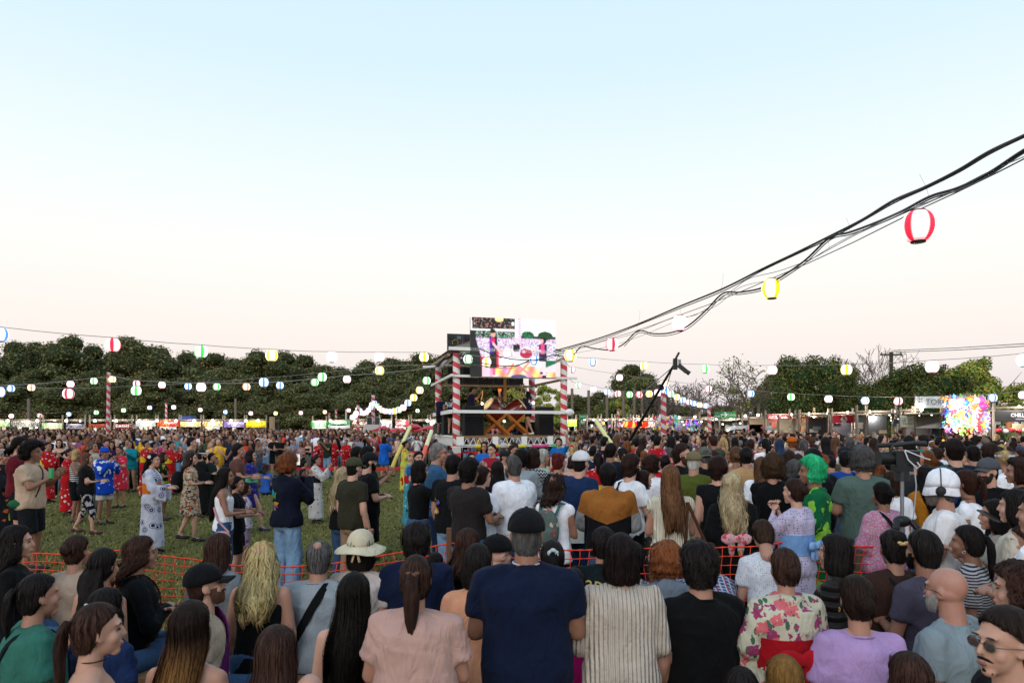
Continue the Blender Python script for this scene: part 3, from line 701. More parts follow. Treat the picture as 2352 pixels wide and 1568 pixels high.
def person(px, ytop, Y, yaw=0, pose='stand', sex='w', hair='long:black', L=.3, top='tee', tc=('cloth', '#888888'), bot='jeans', bc=('jeans', '#3d5575'), arms='down', skin='mid',
           w=1., fat=0., lean=0, hyaw=0, hpit=0, hat=None, hatc='#15161a', xtra=(), label='', group=None, lod=None, seed=None, z0=0., stride=0., s=None, shoe='#222222', at=None, face=None):
    ztop = CH-(ytop-YH)*Y/F if at is None else at[2]
    seed = int(abs(px*7+ytop*3)) % 9973 if seed is None else seed
    if lod is None: lod = 0 if Y < 5.7 else (1 if Y < 12.5 else 2)
    if pose in ('stand',) and s is None: s = (ztop-z0)/(1.70 if not lean else .90+.8*cos(radians(lean)))
    if s is None: s = 1.0
    if hat: s_adj = .0
    s = round(s, 3)
    hst, hc = hair.split(':') if hair else (None, None)
    zt = round(ztop-z0, 3)
    sk = (sex, s, pose, lean, arms, w, fat, hyaw, hpit, zt if pose not in ('stand',) else 1.7, stride); k = skel(*sk)
    r = radians(yaw); X = (px-CX)*Y/F if at is None else at[0]
    if pose == 'bend' : off = Vector((0, 0))
    else: off = Vector((k.H[0]*cos(r)-k.H[1]*sin(r), k.H[0]*sin(r)+k.H[1]*cos(r)))
    root = thing('person', label, 'person', (X-off.x, (Y if at is None else at[1])-off.y, z0), r, group)
    simple = lod == 2
    obj('body', body_arr(sk, lod, 0), mat('skin', SKIN.get(skin, skin)), root)
    hs = s*(1. if sex == 'm' else .97)
    if hst and hat and hat.split('-')[0] in ('cap', 'bucket', 'kerchief') and hst in ('crop', 'short', 'messy'): hst = 'under'
    if hst:
        cols = HAIRC.get(hc, (hc, hc)); kw = {}
        Rm = np.array(k.hrot)
        hm = mat('hair', *cols) if hc != 'ombre' else mat('hair', *cols, ombre=round(float(k.H[2]-.02), 2))
        ha, hb = hair_arr(hst, L, lod, seed % 5); ho = obj('hair', tr(ha, Rm, k.H, hs), hm, root)
        if hb is not None:
            l1_ = lin(cols[1]); f1_ = 1.3 if max(l1_) < .12 else 1.0; c1_ = tuple(x*f1_+.002 for x in l1_); q_ = obj('loose_strands', tr(hb, Rm, k.H, hs), mat('hair', c1_, tuple(min(.8, x*1.2) for x in c1_)) if hc != 'ombre' else hm, ho); q_['kind'] = 'stuff'
    if hat: obj({'cap': 'cap', 'sunhat': 'sun_hat', 'bucket': 'bucket_hat', 'band': 'headband', 'kerchief': 'headscarf'}[hat.split('-')[0]], tr(hat_arr(hat.split('-')[0], lod), np.array(k.hrot) if '-b' not in hat else np.array(k.hrot) @ np.array(Matrix.Rotation(pi, 3, 'Z')), k.H, hs), mat('cloth', hatc), root)
    tname = {'tee': 't_shirt', 'polo': 'polo_shirt', 'long': 'blouse', 'hoodie': 'hoodie', 'tank': 'tank_top', 'sless': 'sleeveless_top', 'vest': 'knit_vest', 'puffer': 'puffer_jacket', 'jacket': 'jacket', 'crop': 'cropped_t_shirt', 'yukata': 'yukata', 'happi': 'happi_coat', 'dress': 'dress', 'bare': 'strapless_top'}
    tm = obj(tname[top], top_arr(sk, top, lod, seed % 11), mat(*tc[0:1], *tc[1:-1], **tc[-1]) if isinstance(tc[-1], dict) else mat(*tc), root)
    if bot: obj({'jeans': 'jeans', 'wide': 'trousers', 'legg': 'leggings', 'shorts': 'shorts', 'minis': 'shorts', 'skirt': 'skirt', 'longskirt': 'skirt'}[bot], bottom_arr(sk, bot, lod, seed % 7), mat(*bc[0:1], *bc[1:-1], **bc[-1]) if isinstance(bc[-1], dict) else mat(*bc), root)
    if pose != 'sit' or Y > 6: [obj('shoe', shoes_arr(sk, lod, sg), mat('plain', shoe), root) for sg in (-1, 1)]
    # face: only when the head can be seen from the front
    tot = ((yaw+hyaw+180) % 360)-180
    if (face is None and abs(tot) > 55 and Y < 32) or face:
        Rm = np.array(k.hrot); m = MB(); kf = 1.0 if sex == 'm' else .955
        for sg in (-1, 1):
            m = MB(); m.ell((sg*.031*kf, .0795*kf, .006), (.0135, .007, .0062), 8, 5)
            obj('eye', tr(m.arr(), Rm, k.H, s), mat('plain', '#241a16', rough=.2), root)
            m = MB(); m.ell((sg*.032*kf, .0865*kf, .031), (.019, .006, .0035), 8, 5)
            obj('eyebrow', tr(m.arr(), Rm, k.H, s), mat('plain', HAIRC.get(hc, HAIRC['dkbrown'])[0] if hc not in ('white', 'green', 'ltblonde', 'blonde') else '#4a3a2c'), root)
        m = MB(); m.ell((0, .0915*kf, -.0635), (.022, .0065, .0085), 10, 6)
        obj('lips', tr(m.arr(), Rm, k.H, s), mat('plain', '#8e4a42' if sex == 'w' else '#84534a', rough=.4), root)
    for x in xtra:
        q = x.split(':'); kd = q[0]; c = q[1] if len(q) > 1 else '#111111'
        Rm = np.array(k.hrot)
        if kd == 'strap': obj('bag_strap', strap_mesh(k, -1 if len(q) > 2 and q[2] == 'l' else 1, .04 if len(q) < 4 else float(q[3])), mat('cloth', c), root)
        elif kd == 'camis':
            for sg in (-1, 1):
                m = strap_mesh(k, sg, .012, .006, True, .965, .66, .10)
                obj('shoulder_strap', m, mat('cloth', c), root)
        elif kd == 'glasses':
            m = MB()
            for sg in (-1, 1):
                a = np.linspace(0, 2*pi, 13); m.tube([(sg*.034+.024*cos(t), .094, .004+.019*sin(t)) for t in a], .0017, 5)
                m.tube([(sg*.058, .092, .008), (sg*.076, .07, .008), (sg*.083, .0, .004), (sg*.08, -.02, -.012)], .002, 5)
            m.tube([(-.011, .096, .008), (.011, .096, .008)], .0017, 5)
            g = obj('glasses', tr(m.arr(), Rm, k.H, s), mat('plain', c, rough=.3), root)
            if len(q) > 2:
                for sg in (-1, 1):
                    m = MB(); m.ell((sg*.034, .094, .004), (.023, .002, .018), 14, 6)
                    obj('lens', tr(m.arr(), Rm, k.H, s), mat('plain', q[2], rough=.08), g)
        elif kd == 'beard':
            m = MB(); n = 18; a = np.linspace(-1.75, 1.75, n); rg = []
            full = len(q) < 3
            for z, rx, ry, cy in ((-.012, .0690, .072, .010), (-.038, .0655, .072, .018), (-.068, .060, .071, .024), (-.096, .048, .064, .030), (-.118, .026, .040, .044)):
                rg.append((z, rx, ry, cy))
            V = []; 
            for z, rx, ry, cy in rg:
                for t in a: V.append((sin(t)*rx*1.0, cy+cos(t)*ry*.98, z-.012*cos(t)*0))
            V = np.array(V); V = V+np.random.RandomState(seed).normal(size=V.shape)*.0012
            Q = []
            for i in range(4):
                for j in range(n-1):
                    t = a[j]
                    if abs(t) < .62 and i == 0: continue
                    Q.append([i*n+j, i*n+j+1, (i+1)*n+j+1, (i+1)*n+j])
            m.add(V, Q)
            m.ell((0, .097, -.046), (.026, .009, .006), 10, 6)
            obj('beard', tr(m.arr(), Rm, k.H, s), mat('hair', c, c), root)
        elif kd == 'mustache':
            m = MB(); m.tube([(-.030, .073, -.056), (-.020, .085, -.049), (0, .0925, -.045), (.020, .085, -.049), (.030, .073, -.056)], [.002, .005, .0055, .005, .002], 7); m.tube([(-.022, .066, -.098), (0, .083, -.086), (.022, .066, -.098)], [.004, .0075, .004], 7)
            obj('moustache', tr(m.arr(), Rm, k.H, s), mat('hair', c, c), root)
        elif kd == 'clip':
            m = MB(); m.ell((.0, -.118, .05), (.03, .012, .012), 10, 6); m.ell((.02, -.12, .058), (.015, .01, .01), 8, 5); m.ell((-.02, -.12, .058), (.015, .01, .01), 8, 5)
            obj('hair_clip', tr(m.arr(), Rm, k.H, s), mat('plain', c), root)
        elif kd == 'flower':
            m = MB()
            for i in range(6): m.ell((.07+.016*0, -.05+.018*cos(i*pi/3), .06+.018*sin(i*pi/3)), (.010, .013, .013), 8, 5)
            obj('hair_flower', tr(m.arr(), Rm, k.H, s), mat('plain', c), root)
        elif kd == 'scrunchie':
            m = MB(); a = np.linspace(0, 2*pi, 15); m.tube([(.026*cos(t), -.112+.006*sin(4*t), .05+.026*sin(t)) for t in a], [.012+.004*sin(5*t) for t in a], 7)
            obj('hair_tie', tr(m.arr(), Rm, k.H, s), mat('cloth', c), root)
        elif kd == 'earring':
            for sg in (-1, 1):
                m = MB(); m.tube([(sg*.078+.0*cos(t), .004+.009*cos(t), -.052+.011*sin(t)) for t in np.linspace(0, 2*pi, 10)], .0022, 5)
                obj('earring', tr(m.arr(), Rm, k.H, s), mat('plain', c, metal=1., rough=.3), root)
        elif kd == 'collar':
            m = MB(); a = np.linspace(0, 2*pi, 25); m.tube([k.N+k.up*(.030+.003)*s+k.fw*.004*s+(k.X*cos(t)*.068+k.fw*sin(t)*.066)*s for t in a], .0035*s, 5); obj('collar_trim', m, mat('cloth', c), root)
        elif kd == 'neck':
            m = MB(); a = np.linspace(0, 2*pi, 25); rr = .074 if sex == 'm' else .063; m.tube([k.N-k.up*(.004-.012*cos(t-pi/2)*-1)*s-k.fw*.014*s+(k.X*cos(t)*rr+k.fw*sin(t)*rr)*s for t in a], .0065*s, 6); obj('collar', m, tm.active_material, root)
        elif kd == 'spot':
            m = MB(); m.ell((0, -.050, .088), (.036, .050, .036), 16, 10); obj('bald_spot', tr(m.arr(), Rm, k.H, s), mat('skin', SKIN.get(skin, skin)), root)
        elif kd == 'choker':
            m = MB(); a = np.linspace(0, 2*pi, 21); m.tube([k.N+k.up*.045*s+k.fw*.006*s+(k.X*cos(t)*.054+k.fw*sin(t)*.054)*s for t in a], .003*s, 5); obj('necklace', m, mat('plain', c), root)
        elif kd == 'obi':
            m = MB(); m.loft([ring(k, u, .046*s*(1.0 if .28 < u < .55 else .8), 24) for u in (.24, .28, .42, .55, .59)]); obj('obi', m, mat('cloth', c), root)
            if len(q) > 2:
                cb = on_back(k, 0, .42, .07*s)[0]; m = MB(); sc = float(q[3]) if len(q) > 3 else 1.
                for sg in (-1, 1):
                    m.ell(cb+k.X*sg*.066*s*sc-k.fw*.02, (.078*s*sc, .020*s, .052*s*sc), 14, 9); m.ell(cb+k.X*sg*.04*s*sc-k.up*.08*s-k.fw*.01, (.034*s*sc, .014*s, .085*s*sc), 12, 7)
                m.ell(cb-k.fw*.03, (.022*s, .020*s, .034*s), 10, 7)
                V, Nn, Qq, T = remesh(m, .010, 1, .6); V = fold(V, Nn, 4, .006, k)
                obj('obi_bow', (V, Qq, T), mat('cloth', q[2]) if q[2] != 'pinkfl' else mat('floral', '#cf98a2', '#b82a40', '#c0485a', '#5f8a4c', s=16), root)
        elif kd == 'hem':
            pass
        elif kd == 'arrow': pass
        elif kd == 'text':
            txt(q[2], root, on_back(k, float(q[4])*s if len(q) > 4 else 0, float(q[5]) if len(q) > 5 else .7, .042*s)[0]-k.fw*.004, float(q[3])*s, mat('plain', c), back=True, tilt=float(q[6]) if len(q) > 6 else 0)
        elif kd == 'patch':           # print on the back
            import zlib
            rs = np.random.RandomState(zlib.crc32(c.encode()) % 999); pal = c.split(',')
            for i in range(int(q[2])):
                x = rs.uniform(-.09, .09)*s if len(q) < 5 else (float(q[4])+rs.uniform(-.05, .05))*s; u = rs.uniform(.3, .72); p, nn = on_back(k, x, u, .040*s); m = MB(); a = np.sort(rs.rand(6))*2*pi; rr = rs.uniform(.6, 1, 6)*float(q[3])*s
                nn = nn/np.linalg.norm(nn); xx = np.cross(nn, k.up); xx /= np.linalg.norm(xx); V = [p+nn*.0]+[p+(xx*cos(t)*r_+k.up*sin(t)*r_) for t, r_ in zip(a, rr)]
                V2 = [v+nn*.003 for v in V]; m.add(V2, None, [[0, j+1, (j+1) % 6+1] for j in range(6)]+[[0, (j+1) % 6+1, j+1] for j in range(6)])
                obj('print', m, mat('cloth', pal[i % len(pal)]), root, False)
        elif kd == 'headset':
            m = MB()
            for sg in (-1, 1): m.ell((sg*.098, .0, -.004), (.02, .036, .042), 12, 8)
            m.tube([(sg_*.1, 0, .03) if False else (.106*cos(t), -.0, .02+.145*sin(t)) for sg_, t in [(1, t) for t in np.linspace(0, pi, 14)]], .004, 6)
            obj('headphones', tr(m.arr(), Rm, k.H, s), mat('plain', c), root)
        elif kd == 'ribbon':
            m = MB(); 
            for sg in (-1, 1):
                m.ell((sg*.022, -.125, .028), (.022, .008, .012), 10, 6); m.tube([(0, -.122, .026), (sg*.014, -.16, -.01), (sg*.028, -.165, -.06)], [.006, .009, .01], 6, k=(1, .3))
            obj('hat_ribbon', tr(m.arr(), Rm, k.H, s), mat('cloth', c), root)
    root['_k'] = 0; del root['_k']
    SHAD[root.name] = (k, root)
    return root, k
def W(root, p):
    """local point of a person -> world"""
    r = root.rotation_euler.z; p = np.array(p); return Vector((root.location.x+p[0]*cos(r)-p[1]*sin(r), root.location.y+p[0]*sin(r)+p[1]*cos(r), root.location.z+p[2]))
def txt(s_, parent, loc, size, material, back=False, tilt=0, name='lettering', rot=None, ext=.002, squash=1., al='CENTER'):
    cu = bpy.data.curves.new('t', 'FONT'); cu.body = s_; cu.size = size; cu.extrude = ext; cu.align_x = al; cu.align_y = 'CENTER'; cu.resolution_u = 2
    o = bpy.data.objects.new('t', cu); TMP.collection.objects.link(o); TMP.view_layers[0].update(); ev = o.evaluated_get(TMP.view_layers[0].depsgraph)
    me = bpy.data.meshes.new_from_object(ev); TMP.collection.objects.unlink(o); bpy.data.objects.remove(o); bpy.data.curves.remove(cu)
    me.name = name; me.materials.clear()
    x = obj(name, me, material, parent, False); x.location = loc; x.rotation_euler = rot or (pi/2, radians(tilt), 0); x.scale = (squash, 1, 1); return x
# ================================================================ ground
B = NB('grass_ground_material'); v = B.coord(); n1 = B.noise(v, .35, 4, .6); n2 = B.noise(v, 6, 4, .7); n3 = B.noise(v, 90, 3, .7)
c = B.mix(n1.outputs[0], lin('#5c5c32'), lin('#736e40')); c = B.mix(B.math('MULTIPLY', n2.outputs[0], .7), c, lin('#7c774c')); c = B.mix(B.math('MULTIPLY', n3.outputs[0], .6), c, lin('#4a5326'))
B.base(c); B.set(Roughness=.95, Specular_IOR_Level=.1); B.bump(n3.outputs[0], .8, .04)
gx = np.linspace(-220, 220, 45); gy = np.concatenate([np.linspace(-8, 100, 37), np.linspace(115, 420, 12)]); GX, GY = np.meshgrid(gx, gy)
V = np.stack([GX.ravel(), GY.ravel(), 0*GX.ravel()], 1); nx = len(gx); q = [[i*nx+j, i*nx+j+1, (i+1)*nx+j+1, (i+1)*nx+j] for i in range(len(gy)-1) for j in range(nx-1)]
struct('ground', (V, q, []), B.m, True)
rs = np.random.RandomState(4); n = 62000                       # short grass blades on the open field
Yb = 5.0+22*rs.rand(n)**1.5; Xb = (rs.uniform(-1250, 420, n))*Yb/F; hb = rs.uniform(.025, .06, n); a = rs.rand(n)*6.28; wd = .007+.0009*Yb
base = np.stack([Xb, Yb, 0*Xb], 1); sd = np.stack([np.cos(a), np.sin(a), 0*a], 1)*wd[:, None]; tip = base+np.stack([rs.normal(0, .02, n), rs.normal(0, .02, n), hb], 1)
V = np.stack([base-sd, base+sd, tip], 1).reshape(-1, 3); T = np.arange(3*n).reshape(-1, 3)
pal = np.array([lin('#6a673a'), lin('#767242'), lin('#5e6034'), lin('#827c50')])[rs.randint(0, 4, n)]
o = struct('grass', (V, [], T), mat('vcol'), False, 'stuff', np.repeat(pal*rs.uniform(.8, 1.2, (n, 1)), 3, 0))
# ================================================================ trees
def leaf_cloud(pts, nrm, size, rs, pal, jit=.5):
    n = len(pts); d = nrm+rs.normal(0, jit, (n, 3)); d /= np.linalg.norm(d, axis=1)[:, None]
    r = rs.normal(size=(n, 3)); x = np.cross(d, r); x /= np.linalg.norm(x, axis=1)[:, None]; y = np.cross(d, x); s = size*rs.uniform(.6, 1.3, (n, 1))
    V = np.stack([pts-x*s, pts-y*s*.55, pts+x*s, pts+y*s*.55], 1)+d[:, None, :]*0; V[:, 1] += d*s*.25; V[:, 3] -= d*s*.1
    C = np.repeat(np.array(pal)[rs.randint(0, len(pal), n)]*rs.uniform(.65, 1.35, (n, 1)), 4, 0)
    return V.reshape(-1, 3), np.arange(4*n).reshape(-1, 4), C
def crown_arr(seed, blobs, n, size, pal, inner):
    rs = np.random.RandomState(seed); m = MB(); C = []
    tot = sum(b[3]**2 for b in blobs)
    for (x, y, z, r) in blobs:
        k = int(n*r*r/tot); u = rs.normal(size=(k, 3)); u /= np.linalg.norm(u, axis=1)[:, None]
        u = u[u[:, 2] > -.55]; k = len(u)
        rr = r*(rs.uniform(.74, 1.12, (k, 1))+.20*wav(u*r+np.array([x, y, z]), seed, 2.6)[:, None])
        V, Q, c = leaf_cloud(np.array([x, y, z])+u*rr*np.array([1, 1, .85]), u, size, rs, pal); tone = rs.uniform(.8, 1.2)
        m.add(V, Q); C.append(c*tone)
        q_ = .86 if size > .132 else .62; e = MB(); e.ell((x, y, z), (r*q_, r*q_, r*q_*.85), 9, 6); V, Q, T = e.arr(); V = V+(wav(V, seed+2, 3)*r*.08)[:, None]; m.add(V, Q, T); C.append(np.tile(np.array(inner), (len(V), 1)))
    return m.arr(), np.concatenate(C)
def trunk_arr(h, r, seed=0):
    rs = np.random.RandomState(seed); m = MB(); top = np.array([rs.normal(0, .3), rs.normal(0, .3), h])
    m.tube([(0, 0, -.1), (0, 0, .4), top*.5, top], [r*1.35, r, r*.75, r*.4], 8)
    for i in range(5):
        a = rs.rand()*6.28; b = top*rs.uniform(.45, .95); m.tube([b, b+np.array([cos(a)*h*.16, sin(a)*h*.16, h*.14]), b+np.array([cos(a)*h*.3, sin(a)*h*.3, h*.33])], [r*.4, r*.25, r*.1], 5)
    return m
BARK = mat('wood', '#4d4238'); LEAF = mat('vcol', rough=.7)
OLIVE = [lin(c) for c in ('#62633c', '#746d45', '#565f3b', '#80744c', '#5c623e')]; GREEN = [lin(c) for c in ('#4a5228', '#565e30', '#3d4726', '#6c6838')]; LIGHT = [lin(c) for c in ('#7c9040', '#587c38', '#a0a448', '#b09c50')]
def dome_blobs(rs, w_, h, n, base=.05):
    bl = []
    for i in range(n):
        a = rs.rand()*6.28; f = rs.uniform(base, .86); rad = w_*.5*sqrt(max(.05, 1-((f-.35)/.62)**2)) if f > .35 else w_*.5
        q = rs.uniform(.3, 1)*(.80 if f > .6 else 1); r = rs.uniform(.13, .23)*w_*(.85 if f > .6 else 1); bl.append((cos(a)*rad*q, sin(a)*rad*q*.8, f*h, r))
    bl.append((0, 0, h*.5, w_*.30)); bl += [(x_*w_*.36, y_*w_*.2, h*z_, w_*.2) for x_, y_, z_ in ((-1, 0, .12), (1, 0, .12), (0, -1, .1), (-.9, -.3, .36), (.9, .2, .36), (.3, .4, .72), (-.4, -.2, .70))]; bl.append((rs.normal(0, w_*.05), 0, h-.13*w_, .15*w_)); return bl
TREES = {}
def tree(px, ptop, Y, w_, kind, label, group, seed):
    h0 = {'olive': 12., 'green': 9., 'light': 9.}[kind]; w0 = {'olive': 9., 'green': 9., 'light': 8.}[kind]; key = (kind, seed % 4)
    if key not in TREES:
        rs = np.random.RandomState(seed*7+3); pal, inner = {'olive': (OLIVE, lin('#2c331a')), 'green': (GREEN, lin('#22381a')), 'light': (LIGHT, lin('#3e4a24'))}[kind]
        if kind == 'light':
            bl = [(rs.uniform(-3.4, 3.4), rs.uniform(-2, 2), rs.uniform(3.5, 8.6), rs.uniform(.45, .95)) for i in range(22)]
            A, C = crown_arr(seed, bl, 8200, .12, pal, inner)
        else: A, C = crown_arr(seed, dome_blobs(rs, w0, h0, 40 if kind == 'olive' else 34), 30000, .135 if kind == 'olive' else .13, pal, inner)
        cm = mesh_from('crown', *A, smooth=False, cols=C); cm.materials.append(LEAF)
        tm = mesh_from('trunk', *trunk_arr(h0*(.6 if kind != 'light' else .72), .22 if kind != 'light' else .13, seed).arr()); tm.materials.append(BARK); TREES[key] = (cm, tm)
    h = CH-(ptop-YH)*Y/F; X = (px-CX)*Y/F; t = thing('tree', label, 'tree', (X, Y, 0), (seed*1.7) % 6.28 if kind != 'light' else 0, group); t.scale = (w_/w0, w_/w0, h/h0)
    cm, tm = TREES[key]; obj('crown', cm, LEAF, t); obj('trunk', tm, BARK, t); return t
tl = [(-40,792),(35,781),(105,783),(160,768),(215,790),(262,806),(318,772),(372,794),(430,806),(492,808),(548,822),(598,802),(652,806),(700,812),(745,838),(790,842),(842,826),(900,820),(955,810),(1012,818),(1075,835),(1150,842)]
ORD = ['first', 'second', 'third', 'fourth', 'fifth', 'sixth', 'seventh', 'eighth', 'ninth', 'tenth', 'eleventh', 'twelfth', 'thirteenth', 'fourteenth', 'fifteenth', 'sixteenth', 'seventeenth', 'eighteenth', 'nineteenth', 'twentieth', 'twenty-first', 'twenty-second']
for i, (x, y) in enumerate(tl):
    tree(x, y, 84+(i*37 % 11), 9.4 if i % 3 else 11, 'olive', f'dark olive bushy tree, {ORD[i]} from the left in the tree line behind the stalls', 'dense olive trees behind the left stalls', i)
for i, (x, y) in enumerate([(5,860),(70,850),(140,865),(205,850),(280,858),(345,850),(420,868),(490,862),(560,872),(625,868),(690,880),(760,878),(830,880),(900,872),(970,872)]):
    tree(x, y, 76+(i*13 % 5), 7.5, 'olive', f'lower brownish olive tree, {ORD[i]} from the left in the front row of the tree line', 'lower olive trees in front of the tree line', i+2)
bigs = [(1452, 834, 78, 8.2, 'olive', 'tall round dark tree standing alone right of the stage', 5), (1330, 905, 86, 9, 'olive', 'low dark tree just right of the stage roof', 6), (1382, 898, 84, 7, 'olive', 'low dark tree between the stage and the tall round tree', 7), (1225, 880, 62, 4.6, 'light', 'sparse green tree seen through the stage, behind the woman drummer', 1), (1262, 900, 60, 3.6, 'light', 'sparse green tree behind the right stage post', 2),
 (1560, 925, 95, 9, 'green', 'low green bush-like tree behind the bare trees', 1), (1660, 930, 92, 9, 'green', 'low green tree behind the green exit banner', 2), (1700, 890, 70, 5.5, 'light', 'thin half-leafed tree left of the big green tree', 3), (1790, 845, 64, 5.5, 'green', 'green tree at the left end of the right-hand group', 3), (1850, 812, 62, 7.2, 'green', 'tallest broad green tree right of the bare branches', 4), (1925, 815, 66, 5.5, 'green', 'green tree right of the tallest broad one', 5),
 (1985, 880, 62, 6, 'green', 'dark green tree under the utility pole', 6), (2070, 838, 58, 7.6, 'green', 'broad green tree right of the utility pole', 7), (2155, 832, 56, 7, 'green', 'broad green tree above the white sign', 8), (2222, 850, 58, 5.5, 'green', 'green tree behind the toy stall', 9), (2290, 812, 46, 6.4, 'light', 'light yellow-green airy tree near the right edge', 4), (2345, 880, 50, 5, 'light', 'airy tree cut off by the right edge', 6), (1445, 905, 70, 4, 'light', 'small lighter green tree before the tall round tree', 8), (1410,915,74,6,'green','low green shrubby tree left below the tall round tree',10),(1500,925,76,6,'olive','low dark tree right below the tall round tree',11)]
for x, y, Y, w_, kd, lb, sd_ in bigs: tree(x, y, Y, w_, kd, lb, None, sd_)
def bare(px, ptop, Y, w_, label, seed, leaves=0):
    rs = np.random.RandomState(seed); h = CH-(ptop-YH)*Y/F; m = MB(); tips = []
    def br(p, d, L, r, dep):
        q = p+d*L*.5+rs.normal(0, .06*L, 3); e = q+(d+rs.normal(0, .15, 3))*L*.5
        m.tube([p, q, e], [max(r, .022), max(r*.85, .02), max(r*.66, .018)], 5 if dep < 3 else 3, cap=False)
        if dep >= 6: tips.append(e); return
        for i in range(rs.randint(2, 4)+(dep == 0)):
            nd = d*.75+rs.normal(0, .50, 3)*np.array([w_/h*1.25, w_/h*.9, .6])+np.array([0, 0, .22]); nd /= np.linalg.norm(nd)
            br(e if i < 2 else q, nd, L*rs.uniform(.66, .9), r*.62, dep+1)
    br(np.array([0, 0, 0.]), np.array([0, 0, 1.]), h*.26, .19, 0)
    V = np.concatenate(m.V); sc = h/V[:, 2].max()
    for i in range(len(m.V)): m.V[i] = m.V[i]*np.array([sc, sc, sc])
    X = (px-CX)*Y/F; t = thing('bare_tree', label, 'tree', (X, Y, 0)); o = obj('trunk', m, mat('wood', '#6b5f58'), t)
    if leaves:
        tp = np.array(tips)*sc; k = rs.randint(0, len(tp), leaves); V, Q, C = leaf_cloud(tp[k]+rs.normal(0, .22, (leaves, 3)), np.tile([0, 0, 1.], (leaves, 1)), .12, rs, GREEN+LIGHT[:2]); obj('crown', (V, Q, []), LEAF, t, False, C)
bare(1530, 872, 62, 5.5, 'leafless grey tree just right of the striped pole', 11); bare(1580, 868, 64, 6, 'leafless tree with fine twigs left of the half-leafed tree', 12); bare(1722, 820, 55, 8.5, 'large spreading half-leafed bare tree in the gap between green trees', 13, 520)
bare(1660, 880, 58, 6, 'small leafless tree left of the large spreading one', 14, 120); bare(1985, 790, 70, 7, 'tall pale leafless tree between the two green trees', 15); bare(1505, 885, 66, 5, 'thin leafless tree beside the tall round tree', 16, 60)
# ================================================================ striped poles, posts
def stripe_mat(a, b, k, tw=1.):
    key = ('stripe', a, b, k, tw)
    if key in MC: return MC[key]
    B = NB('striped_cloth_material'); sx = B.n('ShaderNodeSeparateXYZ'); B.l(B.coord(), sx.inputs[0])
    an = B.math('ARCTAN2', sx.outputs['Y'], sx.outputs['X']); nn = B.noise(B.coord(), 6, 3)
    ph = B.math('ADD', B.math('MULTIPLY', sx.outputs['Z'], k), B.math('MULTIPLY', an, tw)); ph = B.math('ADD', ph, B.math('MULTIPLY', nn.outputs[0], .8))
    f = B.math('GREATER_THAN', B.math('SINE', ph), 0.); B.base(B.mix(B.math('MULTIPLY', nn.outputs[0], .35), B.mix(f, lin(a), lin(b)), (.25, .2, .2))); B.set(Roughness=.8)
    h = B.math('ADD', B.math('SINE', ph), B.noise(B.coord((1, 1, 3)), 14, 3).outputs[0]); B.bump(h, .5, .02); MC[key] = B.m; return B.m
RW = stripe_mat('#c02038', '#c9c4c2', 14.)
def cyl(r, h, n=16, taper=1.): m = MB(); m.tube([(0, 0, 0), (0, 0, h*.5), (0, 0, h)], [r, r*(1+taper)/2, r*taper], n); return m
def pole(px, ptop, Y, r, label, lean=0):
    z = CH-(ptop-YH)*Y/F; o = obj('striped_pole', cyl(r, z), RW); o.location = ((px-CX)*Y/F, Y, 0); o.rotation_euler = (0, radians(lean), 0); tag(o, label, 'pole', 'red and white striped lantern poles'); return o
pole(247, 855, 40, .10, 'tallest striped pole at the left over the crowd', .8); pole(381, 925, 62, .09, 'thin striped pole by the red stall banner', .5); pole(821, 929, 50, .12, 'striped pole left of the loudspeakers', 1); pole(857, 907, 52, .14, 'striped pole that carries the two loudspeakers')
pole(1524, 902, 34, .14, 'striped pole in front of the toy stall right of the stage'); pole(1634, 927, 46, .12, 'striped pole just left of the green exit banner', -3.4); pole(1420, 938, 50, .09, 'slim striped pole between stage and camera crane')
for i, (x, y) in enumerate([(756.5, 948), (772, 939)]): pole(x, y, 72, .10, ['short striped pole above the drinks sign, left one', 'taller striped pole above the drinks sign'][i])
p = obj('white_pole', cyl(.09, 3.6), mat('plain', '#b9b6b0')); p.location = PT(795, 972, 70); p.location.z = 0; tag(p, 'plain white pole carrying a pink lantern above the drinks sign', 'pole')
WOOD = mat('wood', '#75695e'); WOODL = mat('wood', '#a08a70')
def post(px, ptop, Y, r, label, group=None, m_=None):
    z = CH-(ptop-YH)*Y/F; o = obj('wooden_post', cyl(r, z, 8, .85), m_ or WOOD); o.location = ((px-CX)*Y/F, Y, 0); tag(o, label, 'post', group)
post(66, 915, 66, .16, 'tall grey utility post behind the far left stalls'); post(541, 915, 66, .14, 'grey utility post behind the smoothie stall'); post(625, 957, 56, .26, 'thick wooden post right of the yellow stall banner', None, WOODL)
for i, (x, y) in enumerate([(1314, 892), (1352, 896), (1394, 905), (1432, 898), (1457, 894), (1475, 894)]): post(x, y, 64, .15, f'{ORD[i]} tall bare post in the row right of the stage', 'tall bare posts below the round tree')
post(1742, 925, 55, .14, 'grey post in front of the half-leafed tree'); post(1605, 898, 60, .12, 'dark slim post between bare trees')
